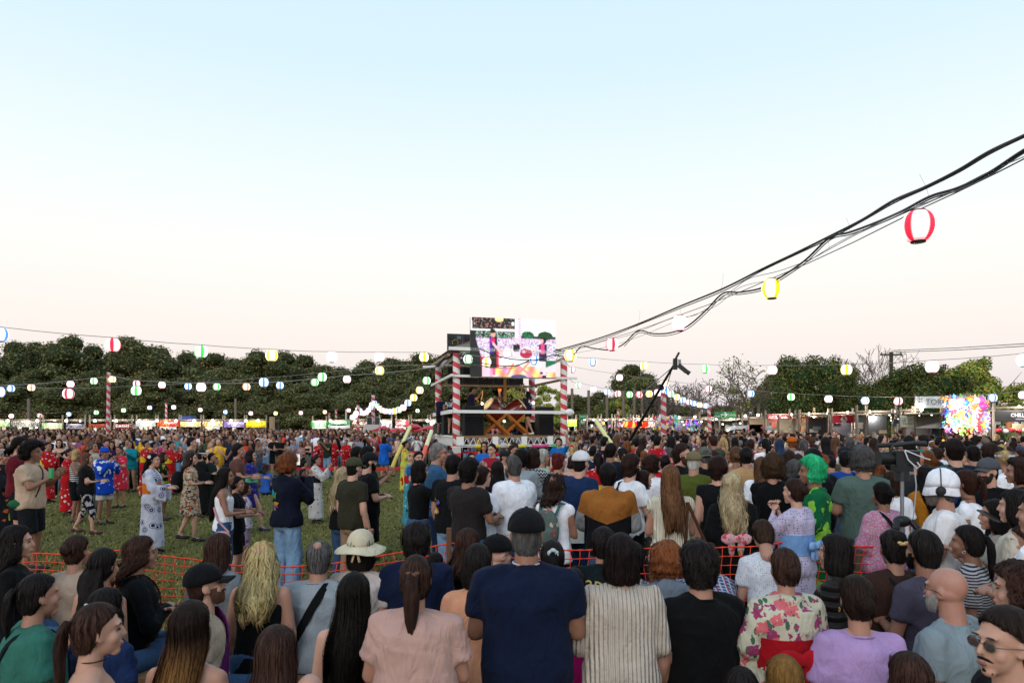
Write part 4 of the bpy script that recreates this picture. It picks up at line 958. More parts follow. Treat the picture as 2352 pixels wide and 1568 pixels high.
# power pole
t = thing('utility_pole', 'utility pole with crossarm above the right-hand trees', 'utility pole', ((2047-CX)*62/F, 62, 0)); z = CH-(808-YH)*62/F
obj('pole', cyl(.16, z), mat('wood', '#4a443e'), t); obj('crossarm', MB().box((0, 0, z-.25), (2.0, .12, .14)), mat('wood', '#4a443e'), t)
for x in (-.9, 0, .9): o = obj('insulator', MB().ell((x, 0, z-.1), (.06, .06, .10), 8, 5), mat('plain', '#6a5e55'), t)
def wire(name, pts, r, label, mcol='#2a2a2c', n=6, group=None):
    m = MB(); m.tube(pts, r, n); o = obj(name, m, mat('plain', mcol)); return tag(o, label, 'cable', group)
for i, (y0, y1) in enumerate(((790, 805), (796, 809))): wire('power_line', [PT(2047, y1, 62), PT(2200, (y0+y1)/2+1, 52), PT(2420, y0-5, 42)], .03, ['upper power line from the utility pole to the right edge', 'lower power line from the utility pole to the right edge'][i], '#6a6668')
# ================================================================ lanterns
LC = {'r': '#e0203c', 'g': '#48d050', 'y': '#f5d416', 'b': '#4d8df2', 'p': '#f56a90', 'o': '#ff9a30', 'w': '#ffe9d8', 'l': '#b8dcff'}
def lantern_mat(c):
    key = ('lant', c)
    if key in MC: return MC[key]
    B = NB('paper_lantern_material'); sx = B.n('ShaderNodeSeparateXYZ'); B.l(B.coord(), sx.inputs[0]); an = B.math('ARCTAN2', sx.outputs['Y'], sx.outputs['X'])
    k = B.math('COSINE', B.math('MULTIPLY', an, 4.)); r = B.n('ShaderNodeMapRange'); r.inputs['From Min'].default_value = .25; r.inputs['From Max'].default_value = .75; B.l(k, r.inputs[0])
    if c in 'pwl': r.inputs['To Max'].default_value = .25
    poles = B.math('POWER', B.math('ABSOLUTE', B.math('MULTIPLY', sx.outputs['Z'], 5.3)), 5.); f = B.math('MAXIMUM', r.outputs[0], B.math('MULTIPLY', poles, .7))
    cc = lin(LC[c]); wcol = tuple(.70+.30*x for x in cc); col = B.mix(f, wcol, cc); B.base(col); B.l(col, B.b.inputs['Emission Color'])
    es = B.math('MULTIPLY_ADD', f, -.55, 1.5); B.l(es, B.b.inputs['Emission Strength'])
    B.bump(B.math('SINE', B.math('MULTIPLY', sx.outputs['Z'], 260.)), .5, .01); MC[key] = B.m; return B.m
def lantern_body(n, m_):
    mb = MB(); u = np.arange(n)*2*pi/n; rg = []
    for k in range(m_+1):
        t = -1.12+2.24*k/m_; r = .19*cos(t)**.78; rg.append(np.stack([np.cos(u)*r, np.sin(u)*r, np.full(n, .19*sin(t)/sin(1.12)*.96)], 1))
    mb.loft(rg); return mb
LB = {0: mesh_from('paper_shade', *lantern_body(32, 20).arr()), 1: mesh_from('paper_shade', *lantern_body(16, 10).arr())}
cp = MB(); cp.tube([(0, 0, .17), (0, 0, .20)], .085, 14); LT = mesh_from('top_ring', *cp.arr()); cp = MB(); cp.tube([(0, 0, -.20), (0, 0, -.17)], .085, 14); LBO = mesh_from('bottom_ring', *cp.arr())
DK = mat('plain', '#3a2f2a'); CNAME = {'r': 'red-striped', 'g': 'green', 'y': 'yellow', 'b': 'blue', 'p': 'pink', 'o': 'orange', 'w': 'white', 'l': 'pale blue'}
def lantern(px, py, Y, c, label, D=.38):
    big = D*F/Y > 24; s = D/.38; p = PT(px, py, Y); t = thing('paper_lantern', label, 'lantern', p, {2109: .40, 1773: .25, 1406: .1, 259: .4}.get(px, (px*1.3) % 1.5), 'paper lanterns on the strings'); t.scale = (s, s, s*.98)
    o = obj('paper_shade', LB[0 if big else 1], lantern_mat(c), t)
    obj('top_ring', LT, DK, t); obj('bottom_ring', LBO, DK, t); return p+Vector((0, 0, .2*s))
STR = [
 ('the long left string', [(0,768,18,'b'),(259,792,18.4,'r'),(462,807,20.6,'g'),(624,816,21.8,'y'),(762,820,24.5,'l'),(871,820,26,'p'),(974,820,27,'y')], (-60,745,17), (1020,818,27.2)),
 ('the middle left string', [(-2,900,24.6,'b'),(157,904,25,'r'),(313,897,27,'g'),(462,889,28,'p'),(606,878,28.4,'b'),(740,866,29,'g'),(872,851,29,'y')], (-60,888,24), (1008,834,29)),
 ('the string left of the tall pole', [(25,892,38,'b'),(72,890,38.5,'o'),(162,882,39,'p'),(216,875,39.5,'g')], (-40,886,37.5), (249,866,40)),
 ('the string from tall pole to stage', [(258,871,40,'y'),(314,881,39,'r'),(372,884,38.5,'p'),(432,887,38,'b'),(498,888,37,'g'),(566,888,36,'o'),(643,885,36,'b'),(723,878,35,'g'),(797,871,34,'p')], (249,864,40), (1008,842,29.5)),
 ('the low far left string', [(26,955,60,'p'),(91,954,60.3,'r'),(158,951,60.6,'b'),(221,947,61,'g'),(284,942,61.3,'g'),(344,936,61.6,'b')], (-40,950,60), (382,927,62)),
 ('the low far string left of stage', [(399,935,62,'w'),(460,941,62.5,'p'),(518,946,63,'b'),(576,949,64,'p'),(633,949,65,'y'),(691,948,66,'p'),(746,946,67,'y'),(801,942,68,'p'),(959,943,66,'g')], (382,926,62), (1000,940,66)),
 ('the sagging garland by the loudspeakers', [(980,874,33,'g'),(964,896,34.5,'y'),(950,913,36,'y'),(937,925,38,'b'),(926,936,39.5,'p'),(916,941,41,'g'),(906,944,42.5,'y'),(897,945,44,'b'),(886,944,45.5,'p'),(878,942,47,'y'),(872,937,48.5,'p'),(866,931.5,50,'g'),(860,925.5,51.5,'b')], (990,850,31), (857,914,52)),
 ('the short garland left of loudspeakers', [(854,929,51.8,'y'),(851,936,51.6,'b'),(846,942,51.5,'p'),(841,947,51.2,'p'),(835,949,51,'p'),(830,948,50.8,'p'),(827,943,50.5,'b'),(822,940,50.2,'g'),(818,949,49.6,'p'),(815,954,49.4,'w'),(810,958,49.2,'w')], (857,916,52), (806,962,49)),
 ('the string before the screen', [(1227,827,26.8,'b'),(1159,832,26.6,'w'),(1118,832,26.3,'y'),(1075,825,26.5,'g')][::-1], (1045,812,26.8), (1262,826,26)),
 ('the string rising right', [(1310,816,23.4,'y'),(1406,791,20.6,'r'),(1562,742,17,'p'),(1773,663,13.8,'y'),(2109,520,9.2,'r')], (1262,822,26), (2420,330,7)),
 ('the upper right-hand string', [(1362,831,33,'b'),(1480,840.5,31,'y'),(1619,847,30,'g'),(1774,850,28,'p'),(1944,849,24.5,'y'),(2141,842,21,'p'),(2352,827,20,'l')], (1305,818,30), (2420,808,19)),
 ('the middle right-hand string', [(1315,849,42,'r'),(1423,867,38,'p'),(1528,882,37,'y'),(1627,893,38,'r'),(1724,904,37,'b'),(1817,911.4,36,'g'),(1903,916,35,'p'),(1987,919.5,34.5,'b'),(2063,920.7,33,'r'),(2141,919,33,'g'),(2213,917,32,'p'),(2280,913.6,32,'b'),(2350,907,32,'p')], (1303,836,30), (2400,897,32)),
 ('the low string right of stage', [(1329,884.6,44,'g'),(1363,894,43,'p'),(1394,900,42,'b'),(1420,904,41,'r'),(1446,906,40,'g'),(1468,906,39,'r'),(1491,904.4,38,'y'),(1510.6,901.8,36,'p'),(1526.8,897,34,'b')], (1304,868,30), (1524,892,34)),
 ('the string after the striped pole', [(1540.5,904.6,38,'g'),(1555,912,41,'y'),(1569,918.5,44,'b'),(1582,923,46,'r'),(1594,926.6,47,'b'),(1607,929.7,47,'y'),(1621.5,931.7,46,'b')], (1526,898,34), (1632,926,46))]
nth = lambda i: ORD[i]
for si, (nm, ls, a, b) in enumerate(STR):
    pts = [PT(*a)]
    cnt = {}
    for i, (x, y, Y, c) in enumerate(ls):
        D = .38
        if nm.startswith('the string before'): D = .36
        if nm.startswith('the string rising'): D = {2109: .42, 1773: .40, 1562: .39, 1406: .38, 1310: .42}[x]
        if False: D = .38
        p = lantern(x, y, Y, c, f'{CNAME[c]} paper lantern, {nth(i)} from left on {nm}', D); pts.append(p)
    pts.append(PT(*b)); pts.sort(key=lambda p: p.x/p.y)
    P = []
    for i in range(len(pts)-1):
        for f in (0, .33, .66):
            q = pts[i].lerp(pts[i+1], f); q.z -= (pts[i+1]-pts[i]).length*.008*sin(pi*f); P.append(q)
    P.append(pts[-1])
    if 'rising' in nm: wire('lantern_wire', P, .008, 'thin wire carrying '+nm, '#55504c'); continue
    wire('lantern_wire', P, .010 if P[0].y < 33 else .018, 'thin wire carrying '+nm, '#8a8684' if P[0].y < 45 else '#5a3a38')
o = lantern(1314, 947.5, 70, 'p', 'single small pink lantern low beside the right stage post')
o = lantern(1497, 994.0-20, 40, 'o', 'orange round lantern hanging inside the far stall by the crane foot', .34)
# thick cable bundles running from the upper right to the stage
def cab(ptsr, r, label, col='#191a1e', name='power_cable'):
    P = [PT(x, y, np.interp(x, [1040, 1310, 1562, 1773, 2109, 2352, 2460], [27, 23.4, 17, 13.8, 9.2, 7.4, 6.8])) for x, y in ptsr]
    Q = []
    for i in range(len(P)-1):
        p0, p1, p2, p3 = P[max(i-1, 0)], P[i], P[i+1], P[min(i+2, len(P)-1)]
        for t in np.linspace(0, 1, 7)[:-1]: Q.append(.5*((2*p1)+(-p0+p2)*t+(2*p0-5*p1+4*p2-p3)*t*t+(-p0+3*p1-3*p2+p3)*t**3))
    Q.append(P[-1]); m = MB(); m.tube(Q, r, 7); return tag(obj(name, m, mat('plain', col, rough=.45)), label, 'cable')
up = [(1272,806),(1330,790),(1390,772),(1470,742),(1560,704),(1660,663),(1750,618),(1830,580),(1905,543),(1980,505),(2050,462),(2125,430),(2200,392),(2270,350),(2352,312),(2440,270)]
cab(up, .021, 'upper thick black cable of the bundle rising to the upper right'); cab([(x+3, y+3+1.5*sin(x*.05)) for x, y in up], .012, 'thin black cable twisted along the upper thick one')
lo = [(1100,800),(1160,822),(1230,826),(1272,815),(1310,820),(1335,796),(1365,800),(1400,803),(1432,790),(1465,760),(1500,766),(1540,764),(1580,748),(1622,712),(1660,674),(1700,671),(1750,661),(1800,632),(1850,597),(1905,546),(1950,534),(2010,512),(2070,486),(2135,452),(2200,432),(2270,398),(2352,345),(2440,300)]
cab(lo, .019, 'lower thick black cable looping between ties'); cab([(x+2, y+5) for x, y in lo[8:]], .010, 'thin black cable beside the lower looping one')
cab([(1300,812),(1380,785),(1450,768),(1540,732),(1600,722),(1680,668),(1720,640),(1790,622),(1860,596),(1900,575),(1970,537),(2060,497),(2140,462),(2230,422),(2310,372),(2440,310)], .007, 'grey thin wire braided through the cable bundle', '#77797c')
cab([(1300,815),(1400,795),(1470,772),(1560,735),(1640,705),(1700,660),(1780,640),(1840,610),(1920,560),(2000,520),(2090,480),(2160,452),(2260,400),(2352,360),(2440,322)], .006, 'second grey wire braided through the cable bundle', '#8f9194')
cab([(1000,842),(1040,806),(1070,822),(1120,836),(1180,840),(1215,828)], .02, 'black cable draped under the stage roof before the screen'); cab([(1045,806),(1062,836),(1085,838),(1130,842),(1170,846),(1210,832),(1262,824)], .012, 'grey cable looping below the screen lanterns', '#565a5e')
for i, (x0, y0, x1, y1) in enumerate([(2112,400,2134,452),(1944,500,1952,535),(1897,545,1905,572),(1661,628,1654,672),(1563,708,1556,745),(1470,712,1462,756),(1388,762,1394,782)]):
    cab([(x0, y0), ((x0+x1)/2+2, (y0+y1)/2), (x1, y1)], .0035, f'white plastic cable tie on the cable bundle, {ORD[i]} from the right', '#c9ccce', 'cable_tie')
# white bulbs along the stalls
BM = mat('glow', '#fffaf0', e=5.); BME = MB(); BME.ell((0, 0, 0), (1, 1, 1), 10, 7); BME = mesh_from('light_bulb', *BME.arr()); BME.materials.append(BM)
def bulb(px, py, Y, r, label, group):
    o = bpy.data.objects.new('light_bulb', BME); COL.objects.link(o); o.location = PT(px, py, Y); o.scale = (r, r, r); tag(o, label, 'light bulb', group)
lb = [17.6,85.7,152,218,267,320,360,404,446,488.6,530,564.5,593,759,816,871.7,928,981.6]
for i, x in enumerate(lb): bulb(x, 966, 59, .12, f'white bulb, {ORD[i]} from the left on the left stall beam', 'bulbs on the left stall beams')
rb = [(1343,964),(1349+15,964),(1379,964),(1392,964),(1407,963),(1424,963),(1440,963),(1467,964),(1495,962),(1560,958),(1596,957),(1645,961),(1679,962),(1712,955),(1741,953),(1776,953),(1817,952),(1858,950),(1902,949),(1947,947),(1998,945),(2053,944.6),(2116.5,941),(2197,940),(2226,940),(2341,934)]
YR = lambda x: float(np.interp(x, [1290, 1480, 1650, 1780, 1950, 2100, 2352], [60, 56, 50, 44, 37, 32, 27]))
for i, (x, y) in enumerate(rb): bulb(x, y, YR(x)-.3, YR(x)*(.0021 if x > 1650 else .0018), 'white bulb, '+(ORD[i] if i < 22 else ['twenty-third', 'twenty-fourth', 'twenty-fifth', 'twenty-sixth'][i-22])+' from the left on the right stall beams', 'bulbs on the right stall beams')
for i, (x, y) in enumerate([(1408,980),(1453,975),(1454,984),(1482,976),(1500,976),(1567,968),(1571,975),(1606,969),(1611,968),(1660,974),(1700,972),(1741,963),(1793,970),(1803,970),(1830,966),(1845,970),(1899,970),(1888,975),(1975,964),(2013,975),(2043,952),(2048,958),(2047,965),(2063,963),(2058,955),(2113,954),(2120,962),(2140,952),(2083,957),(2096,957),(2190,933),(2215,952),(2210,962),(2240,958),(2295,950),(2318,947),(2330,950)]):
    bulb(x, y, YR(x)+2.0, YR(x)*.0014, 'small bright lamp hanging inside the right-hand stalls', 'small lamps inside the right stalls')
for i, (x, y) in enumerate([(47,981),(59,982),(84,981),(84,977),(99,966),(126,966),(184,967),(260,966),(304,964),(350,971)]): bulb(x, y, 61, .08, 'small lamp glowing inside the far left stalls', 'small lamps inside the left stalls')
# ================================================================ market stalls
TARP = mat('plain', '#4b4b4d', rough=.7); TARPB = mat('plain', '#8d8577', rough=.6)
def banner(par, x0, x1, z0, z1, y, cols, txts=(), name='banner', sag=.0, seed=1):
    n = 10; xs = np.linspace(x0, x1, n); V = []; rs = np.random.RandomState(seed)
    yy = y+.03*np.sin(np.linspace(0, 9, n)+seed)
    for z in (z0, z1):
        for i, x in enumerate(xs): V.append((x, yy[i], z-sag*sin(pi*i/(n-1))))
    V = np.array(V); V2 = V+np.array([0, .02, 0]); m = MB(); q = [[i, i+1, n+i+1, n+i] for i in range(n-1)]
    m.add(np.concatenate([V, V2]), q+[[2*n+a for a in r[::-1]] for r in q]+[[i+1, i, 2*n+i, 2*n+i+1] for i in range(n-1)]+[[n+i, n+i+1, 3*n+i+1, 3*n+i] for i in range(n-1)])
    if len(cols) == 1: mt = mat('plain', cols[0], bump=.05)
    else: mt = mat('splash', *cols, s=5)
    b = obj(name, m, mt, par)
    for (s_, fx, fz, h, col, sq) in txts:
        t_ = txt(s_, b, (x0+(x1-x0)*fx, y-.06, z0+(z1-z0)*fz), h*(z1-z0)*1.35, mat('plain', col), squash=sq)
    return b
W_LIST = 0
def stall(x0, x1, Y, label, ban=None, roof=964, awn=None, back=None, postn=2, cat='market stall', ptop=952, low=None, tarp=None, depth=3.):
    c = (x0+x1)/2; t = thing('market_stall', label, cat, ((c-CX)*Y/F, Y, 0)); k = Y/F; w2 = (x1-x0)*k/2; zr = CH-(roof-YH)*k; zt = CH-(ptop-YH)*k
    for sx_ in (-1, 1)[:postn]:
        m = cyl(.07, zt, 7, .9); V, Q, T = m.arr(); obj('post', (V+np.array([sx_*(w2-.08), 0, 0]), Q, T), WOOD, t)
    for sx_ in (-1, 1)[:postn]: obj('rear_post', MB().box((sx_*(w2-.08), depth, zr/2), (.1, .1, zr)), WOOD, t)
    obj('beam', MB().tube([(-w2, -.05, zr), (w2, -.05, zr+.02)], .05, 6), WOOD, t); obj('roof_tarp', MB().box((0, depth/2, zr-.12), (w2*2-.02, depth, .05)), tarp or TARP, t)
    obj('counter', MB().box((0, .5, .5), (w2*2-.3, .6, 1.)), mat('plain', '#6d6a66'), t)
    pl = bpy.data.lights.new('stall_light', 'POINT'); pl.energy = 70; pl.shadow_soft_size = .12; pl.color = (1, .93, .82); lo = bpy.data.objects.new('stall_light', pl); COL.objects.link(lo); lo.parent = t; lo.location = (0, -.55, zr+.05)
    obj('back_sheet', MB().box((0, depth-.1, zr/2-.1), (w2*2-.2, .04, zr-.25)), mat('plain', back or '#4a4644'), t)
    rsg = np.random.RandomState(int(x0)+300)
    for i in range(int(2+w2*4)):
        gx_ = rsg.uniform(-w2+.25, w2-.25); c_ = ['#a8a49c', '#8a5a3a', '#b0a080', '#6a7078', '#9a3a34', '#c0b8a8', '#4a5a6a', '#a87a40'][rsg.randint(8)]
        obj('goods', MB().box((gx_, rsg.uniform(.4, depth-.3), rsg.uniform(1.55, zr-.45)), (rsg.uniform(.15, .5), .1, rsg.uniform(.15, .45))), mat('plain', c_), t)
    if ban:
        y0, y1, cols, txts = ban; banner(t, -w2+.06, w2-.06, CH-(y1-YH)*k, CH-(y0-YH)*k, -.12, cols, txts, seed=int(x0) % 17)
    for i in range(low or 0):
        rs = np.random.RandomState(int(x0)+i+100); obj('menu_sheet', MB().box((-w2+.3+(2*w2-.6)*(i+.5)/low, -.10, CH-(ban[1]-YH+4.5)*k if ban else 2.), (.32, .02, .3)), mat('plain', ['#c9c4ba', '#b8c8a8', '#c8b0a8', '#9fb6c8'][i % 4]), t)
    return t
W_, K_ = '#e4e0da', '#1c1a1c'
SL = [(-30,26,966,979,('#7fae62','#c2c8b4'),(),'lime green', 3),(26,94,966,980,('#8f8c86','#4f4c4a','#c4c0b6'),(('YAKI',.4,.55,.5,'#2a2826',1.),),'grey brush-stroke',2),(97,146,971,985,('#b9c2a8','#4f9a6a','#c8a878'),(),'pale with green edges',0),
 (152,198,973,984,('#8d8698','#5a4a68','#8f9a8a'),(('TAKOYAKI',.5,.5,.5,'#3a1a4a',1.),),'mauve and white',0),(204,256,973,982,('#6d2a22','#8a4a2a','#4a1a16'),(),'dark red',2),(261,306,973,984,('#6a1f26','#9a8880','#4a1216'),(('BURGERS',.5,.5,.5,W_,1.),),'maroon',1),
 (312,360,966,979,('#b8b6b4','#8f9496'),(),'white',3),(361,414,966,979,('#a8201e','#b03828','#c88a4a'),(('EMPANADAS',.62,.6,.28,W_,1.),),'red with round snacks',5),(414,464,968,980,('#c4c0ac','#a8a050','#c89a78','#86924a'),(),'white with food pictures',0),(465,514,967,979,('#c2c2b4','#b8702a','#8f9a3a'),(),'white with sandwiches',4),
 (514,564,968,981,('#6d5a92','#7a68a0'),(('LICUADOS',.6,.66,.44,W_,1.),('FRESCOS',.6,.25,.28,W_,1.)),'purple',1),(564.5,614,967,981,('#d8b800',),(('いかやき',.5,.7,.42,'#7a1a10',1.),('CALAMAR ASADO',.5,.2,.26,'#5a3a10',1.)),'bright yellow',0)]
for i, (x0, x1, y0, y1, cols, tx, lb_, lw) in enumerate(SL):
    stall(x0, x1, 60, f'far food stall with a {lb_} banner, {ORD[i]} from the left', (y0, y1, cols, tx), low=lw)
t = stall(716, 752, 60, 'far stall with white board of green Japanese characters', (967, 984, ('#c3d0bd',), (('青年部', .5, .5, .62, '#2f9a45', 1.),)), roof=966, ptop=955, tarp=mat('plain', '#a5a8ab'), back='#4a4c4e')
t = stall(754, 806, 60, 'far drinks stall with a green sign reading bebidas', (966, 974, ('#3f9f60',), (('BEBIDAS', .5, .5, .9, W_, 1.),)), roof=965, ptop=955, tarp=mat('plain', '#a5a8ab'), back='#4a4c4e')
banner(t, -1, .95, 1.75, 2.05, -.1, ('#a8aaad',), (), 'white_awning', .1)
stall(806, 846, 59, 'far grill stall with a brown banner', (967, 982, ('#4f3428', '#6d4a34'), (('PARRILLA', .55, .68, .4, W_, 1.), ('AL CARBÓN', .55, .3, .24, '#b08a5a', 1.))), low=4)
t = stall(869, 902, 59, 'far stall with a big white menu board of black lines', (966, 984, ('#c6c8ca',), ()), low=0); k = 59/F
for j in range(7):
    for i in range(3):
        rs = np.random.RandomState(j*3+i); obj('menu_line', MB().box((-.40+i*.40, -.17, CH-(968.6-YH+j*2.0)*k), (.30*rs.uniform(.6, 1), .01, .028)), mat('plain', '#2c3034'), t)
t = stall(908, 941, 59, 'far stall with a red sign of white letters', (967, 978, ('#b0202c',), (('COMIDA', .35, .68, .34, W_, 1.), ('JAPONESA', .38, .36, .34, W_, 1.))), low=2)
for i in range(3): o = obj('white_globe', MB().ell((-.5+i*.5, -.1, 1.98-.16), (.11, .11, .11), 10, 7), mat('plain', '#c8c8cc'), t)
stall(942, 985, 60, 'dark far stall behind the red umbrellas', None, low=0); stall(986, 1010, 58, 'far stall with a white board beside the stage post', (966, 986, ('#c2beb4', '#c2beb4'), (('火', .6, .7, .5, '#7a1a1a', 1.),)))
t = stall(1300, 1326, 48, 'stall with a lime green banner right of the stage post', (965, 979, ('#9fc83c',), (('ENSENADA & LA PLATA', .5, .62, .22, '#3a4a18', .72), ('UNIDOS EN LA DIVERSIDAD', .5, .38, .15, '#3a4a18', .7))), low=4, roof=964)
def flag(x0, x1, y0, y1, Y, cols, tx, label, name='banner', sag=.05, extra=None):
    k = Y/F; c = (x0+x1)/2; t = thing(name, label, 'banner', ((c-CX)*k, Y, 0)); w2 = (x1-x0)*k/2
    b = banner(t, -w2, w2, CH-(y1-YH)*k, CH-(y0-YH)*k, 0, cols, tx, 'cloth', sag, int(x0) % 13)
    for s_ in (-1, 1): obj('pole', MB().tube([(s_*w2, .05, 0), (s_*w2, .05, CH-(y0-YH)*k+.1)], .03, 6), WOOD, t)
    return t, b, w2
flag(1331, 1346, 951, 961.5, 47, ('#128a4c',), (('SALIDA▸', .5, .5, .36, '#e8f0e8', .8),), 'small green exit flag high on posts left of the crane', 'exit_flag')
flag(1334, 1343, 963, 972, 47, ('#7fb89a',), (('ZONA', .5, .7, .3, '#f0f0f0', .8), ('DESCANSO', .5, .3, .24, '#f0f0f0', .7)), 'small pale green sign under the green exit flag', 'sign')
stalls_r = [(1346,1376,57,'dark stall with hanging clothes',None),(1378,1408,56,'dark stall with warm lamps',None),(1410,1444,56,'stall with purple and pink posters',None),(1446,1478,55,'stall with red lanterns below the crane',None)]
for i, (x0, x1, Y, lb_, bn) in enumerate(stalls_r):
    t = stall(x0, x1, Y, lb_+' right of the stage', bn, roof=962, ptop=952-(i % 2)*2, back='#2a2524'); rs = np.random.RandomState(i+70)
    for j in range(7): obj('hanging_item', MB().box((rs.uniform(-.42, .42)*(x1-x0)*Y/F, -.05+rs.rand()*.3, 2.05+rs.uniform(-.25, .25)), (.18, .05, .26)), mat('plain', ['#1c1c20', '#8a5a8a', '#8a2024', '#d0c8d0', '#3a3f4a', '#b09a60', '#2a2a2c'][(j+i*2) % 7]), t)
for i in range(9):
    o = obj('red_lantern', MB().ell((0, 0, 0), (.26, .2, .24), 12, 8), mat('glow', '#e8301c' if i % 3 else '#ffb050', e=1.1)); o.location = PT(1438+i*5.6, 974+(i % 2), 53); tag(o, 'fat red stall lantern hanging in the row near the crane foot', 'lantern', 'row of fat stall lanterns')
stall(1452, 1465, 54, 'stall behind a blue banner right of the crane foot', (966, 975, ('#3a4a98', '#b8b8c8'), ()), roof=961); stall(1465, 1494, 54, 'stall with a pale grey cloth banner right of the crane foot', (969, 981, ('#a8b2bc',), ()), roof=961, tarp=TARPB)
PLUSH = mesh_from('plush_toy', *(lambda m: (m.ell((0, 0, 0), (.10, .08, .12), 8, 6), m.ell((0, -.01, .15), (.085, .08, .08), 8, 6), m.ell((-.06, 0, .23), (.035, .02, .045), 6, 4), m.ell((.06, 0, .23), (.035, .02, .045), 6, 4), m.capsule((-.08, -.02, .05), .035, (-.16, -.05, -.02), .03, 6), m.capsule((.08, -.02, .05), .035, (.16, -.05, -.02), .03, 6), m.capsule((-.05, 0, -.09), .04, (-.06, -.08, -.16), .035, 6), m.capsule((.05, 0, -.09), .04, (.06, -.08, -.16), .035, 6), m.arr())[-1])(MB()))
TOYC = ['#f2a0b8','#f5d84a','#6fd0c8','#e03a48','#f0f0f4','#8f7ae0','#5aa0e8','#ff9a50','#8ad860','#f0609a','#b8e0f4','#ffd0b0','#d8c8f8','#2a4a9a','#c07a40','#f8e8a0']
def toys(x0, x1, y0, y1, Y, n, seed, where, sc=1.):
    rs = np.random.RandomState(seed)
    for i in range(n):
        ci = rs.randint(len(TOYC)); o = obj('plush_toy', PLUSH, mat('plain', TOYC[ci])); o.location = PT(x0+(x1-x0)*((i*.618) % 1)+rs.normal(0, 1), y0+(y1-y0)*(i+.5)/n+rs.normal(0, 1), Y-.3+rs.rand()*.3); s_ = sc*rs.uniform(.75, 1.35); o.scale = (s_, s_, s_); o.rotation_euler = (rs.normal(0, .3), rs.normal(0, .5), rs.normal(0, .6)); tag(o, ('pink yellow teal red white violet blue orange green magenta pale-blue peach lilac navy brown cream'.split())[ci]+' plush toy hanging '+where, 'toy', 'plush toys '+where)
t = stall(1497, 1602, 54, 'brightly lit plush toy stall behind the striped pole', None, roof=958, ptop=950, tarp=TARPB, back='#b9a8b8'); toys(1504, 1560, 960, 984, 53, 110, 5, 'in the toy stall behind the striped pole', 1.0)
for i in range(26):
    rs = np.random.RandomState(i); obj('violet_light_strip' if i % 4 == 0 else 'boxed_toy', MB().box((.9+rs.uniform(0, .95), -.2, 2.0+rs.uniform(-.35, .5)), (.5 if i % 4 == 0 else .16, .06, .04 if i % 4 == 0 else .24)), mat('glow', '#8a70ff', e=1.6) if i % 4 == 0 else mat('plain', TOYC[i % 16]), t)
stall(1604, 1650, 52, 'stall with very bright white lamps under a long canopy', None, roof=959, ptop=945, tarp=TARPB, back='#8f9498'); t, b, w2 = flag(1656, 1691, 944, 959.5, 47, ('#2f8f3f',), (('Salida', .68, .45, .42, '#dfe8df', 1.),), 'large green exit banner on the canopy, word salida and arrow', 'exit_banner', .04)
txt('➔', b, (-w2*.62, -.07, 2.75), .55, mat('plain', '#e8f0e8')); flag(1642, 1656, 945, 959.5, 47, ('#1f7f4f',), (('EMERGENCIA', .5, .25, .22, '#e8f0e8', .7),), 'smaller green emergency banner folded beside the exit banner', 'exit_banner')
stall(1650, 1700, 50, 'stall under a long tan canopy below the exit banner', None, roof=961, ptop=952, tarp=TARPB, back='#4a4a48'); stall(1702, 1752, 48, 'stall with pink clothes under the tan canopy', None, roof=959, ptop=948, tarp=TARPB, back='#58504e')
for i in range(14): o = obj('clothes', MB().box((0, 0, 0), (.22, .08, .5)), mat('plain', ['#d88a9a', '#e8b0b8', '#8a90b0', '#c04a58'][i % 4])); o.location = PT(1722+i*2.2, 983, 45.5); tag(o, 'pink garment on the rail by the cream wall', 'clothes', 'garments on the rail')
t = stall(1755, 1830, 43, 'food stall with a red banner of white capital letters and a cream wall', None, roof=952, ptop=942, tarp=TARPB, back='#b8a890'); k = 43/F
banner(t, -.85, .78, CH-(965-YH)*k, CH-(952-YH)*k, -.15, ('#a81c2a',), (("AKIVONO'S", .48, .5, .62, '#e8dcd8', 1.),))
obj('cream_wall', MB().box((.1, .3, .85), (1.9, .1, 1.7)), mat('plain', '#b8a890'), t)
t = stall(1832, 1905, 39, 'stall with hanging orange and red paper cards and cream wall', None, roof=950, ptop=940, tarp=mat('plain', '#8a6a52'), back='#b8a890')
for i in range(28): rs = np.random.RandomState(i+9); obj('paper_card', MB().box((-.85+i*.063, -.1+.3*(i % 2), 2.35+rs.uniform(-.12, .12)), (.055, .01, .16)), mat('plain', ['#e0522a', '#e8a05a', '#c02a3a', '#e8c8a0'][i % 4]), t)
obj('cream_wall', MB().box((0, .3, .85), (1.7, .1, 1.7)), mat('plain', '#b8a890'), t)
for x_, Y_ in ((1540, 52.2), (1790, 42), (1868, 38), (1935, 35), (2010, 33), (2320, 26)): pl = bpy.data.lights.new('stall_lamp_light', 'POINT'); pl.energy = 90; pl.color = (1, .93, .84); pl.shadow_soft_size = .12; lo = bpy.data.objects.new('stall_lamp_light', pl); COL.objects.link(lo); lo.location = PT(x_, YH, Y_+1.2); lo.location.z = 2.45
t = stall(1907, 1962, 36, 'stall with a red banner with a white hexagon emblem', None, roof=948, ptop=937, tarp=TARPB, back='#3a3634'); k = 36/F
b = banner(t, -.55, .55, CH-(971-YH)*k, CH-(954-YH)*k, -.15, ('#b01c2c',), ()); hx = MB(); a = np.arange(6)*pi/3; hx.loft([np.stack([np.cos(a)*.19, np.full(6, y), 2.36+np.sin(a)*.19], 1) for y in (-.20, -.19)]); obj('emblem', hx, mat('plain', '#e4dede'), b, False); txt('▲', b, (0, -.22, 2.40), .16, mat('plain', '#b01c2c')); txt('MOCHI', b, (0, -.22, 2.27), .09, mat('plain', '#28242a'))
stall(1964, 2062, 34, 'open stall with many small lamps under a grey canopy', None, roof=945, ptop=930, tarp=TARPB, back='#3c4048')
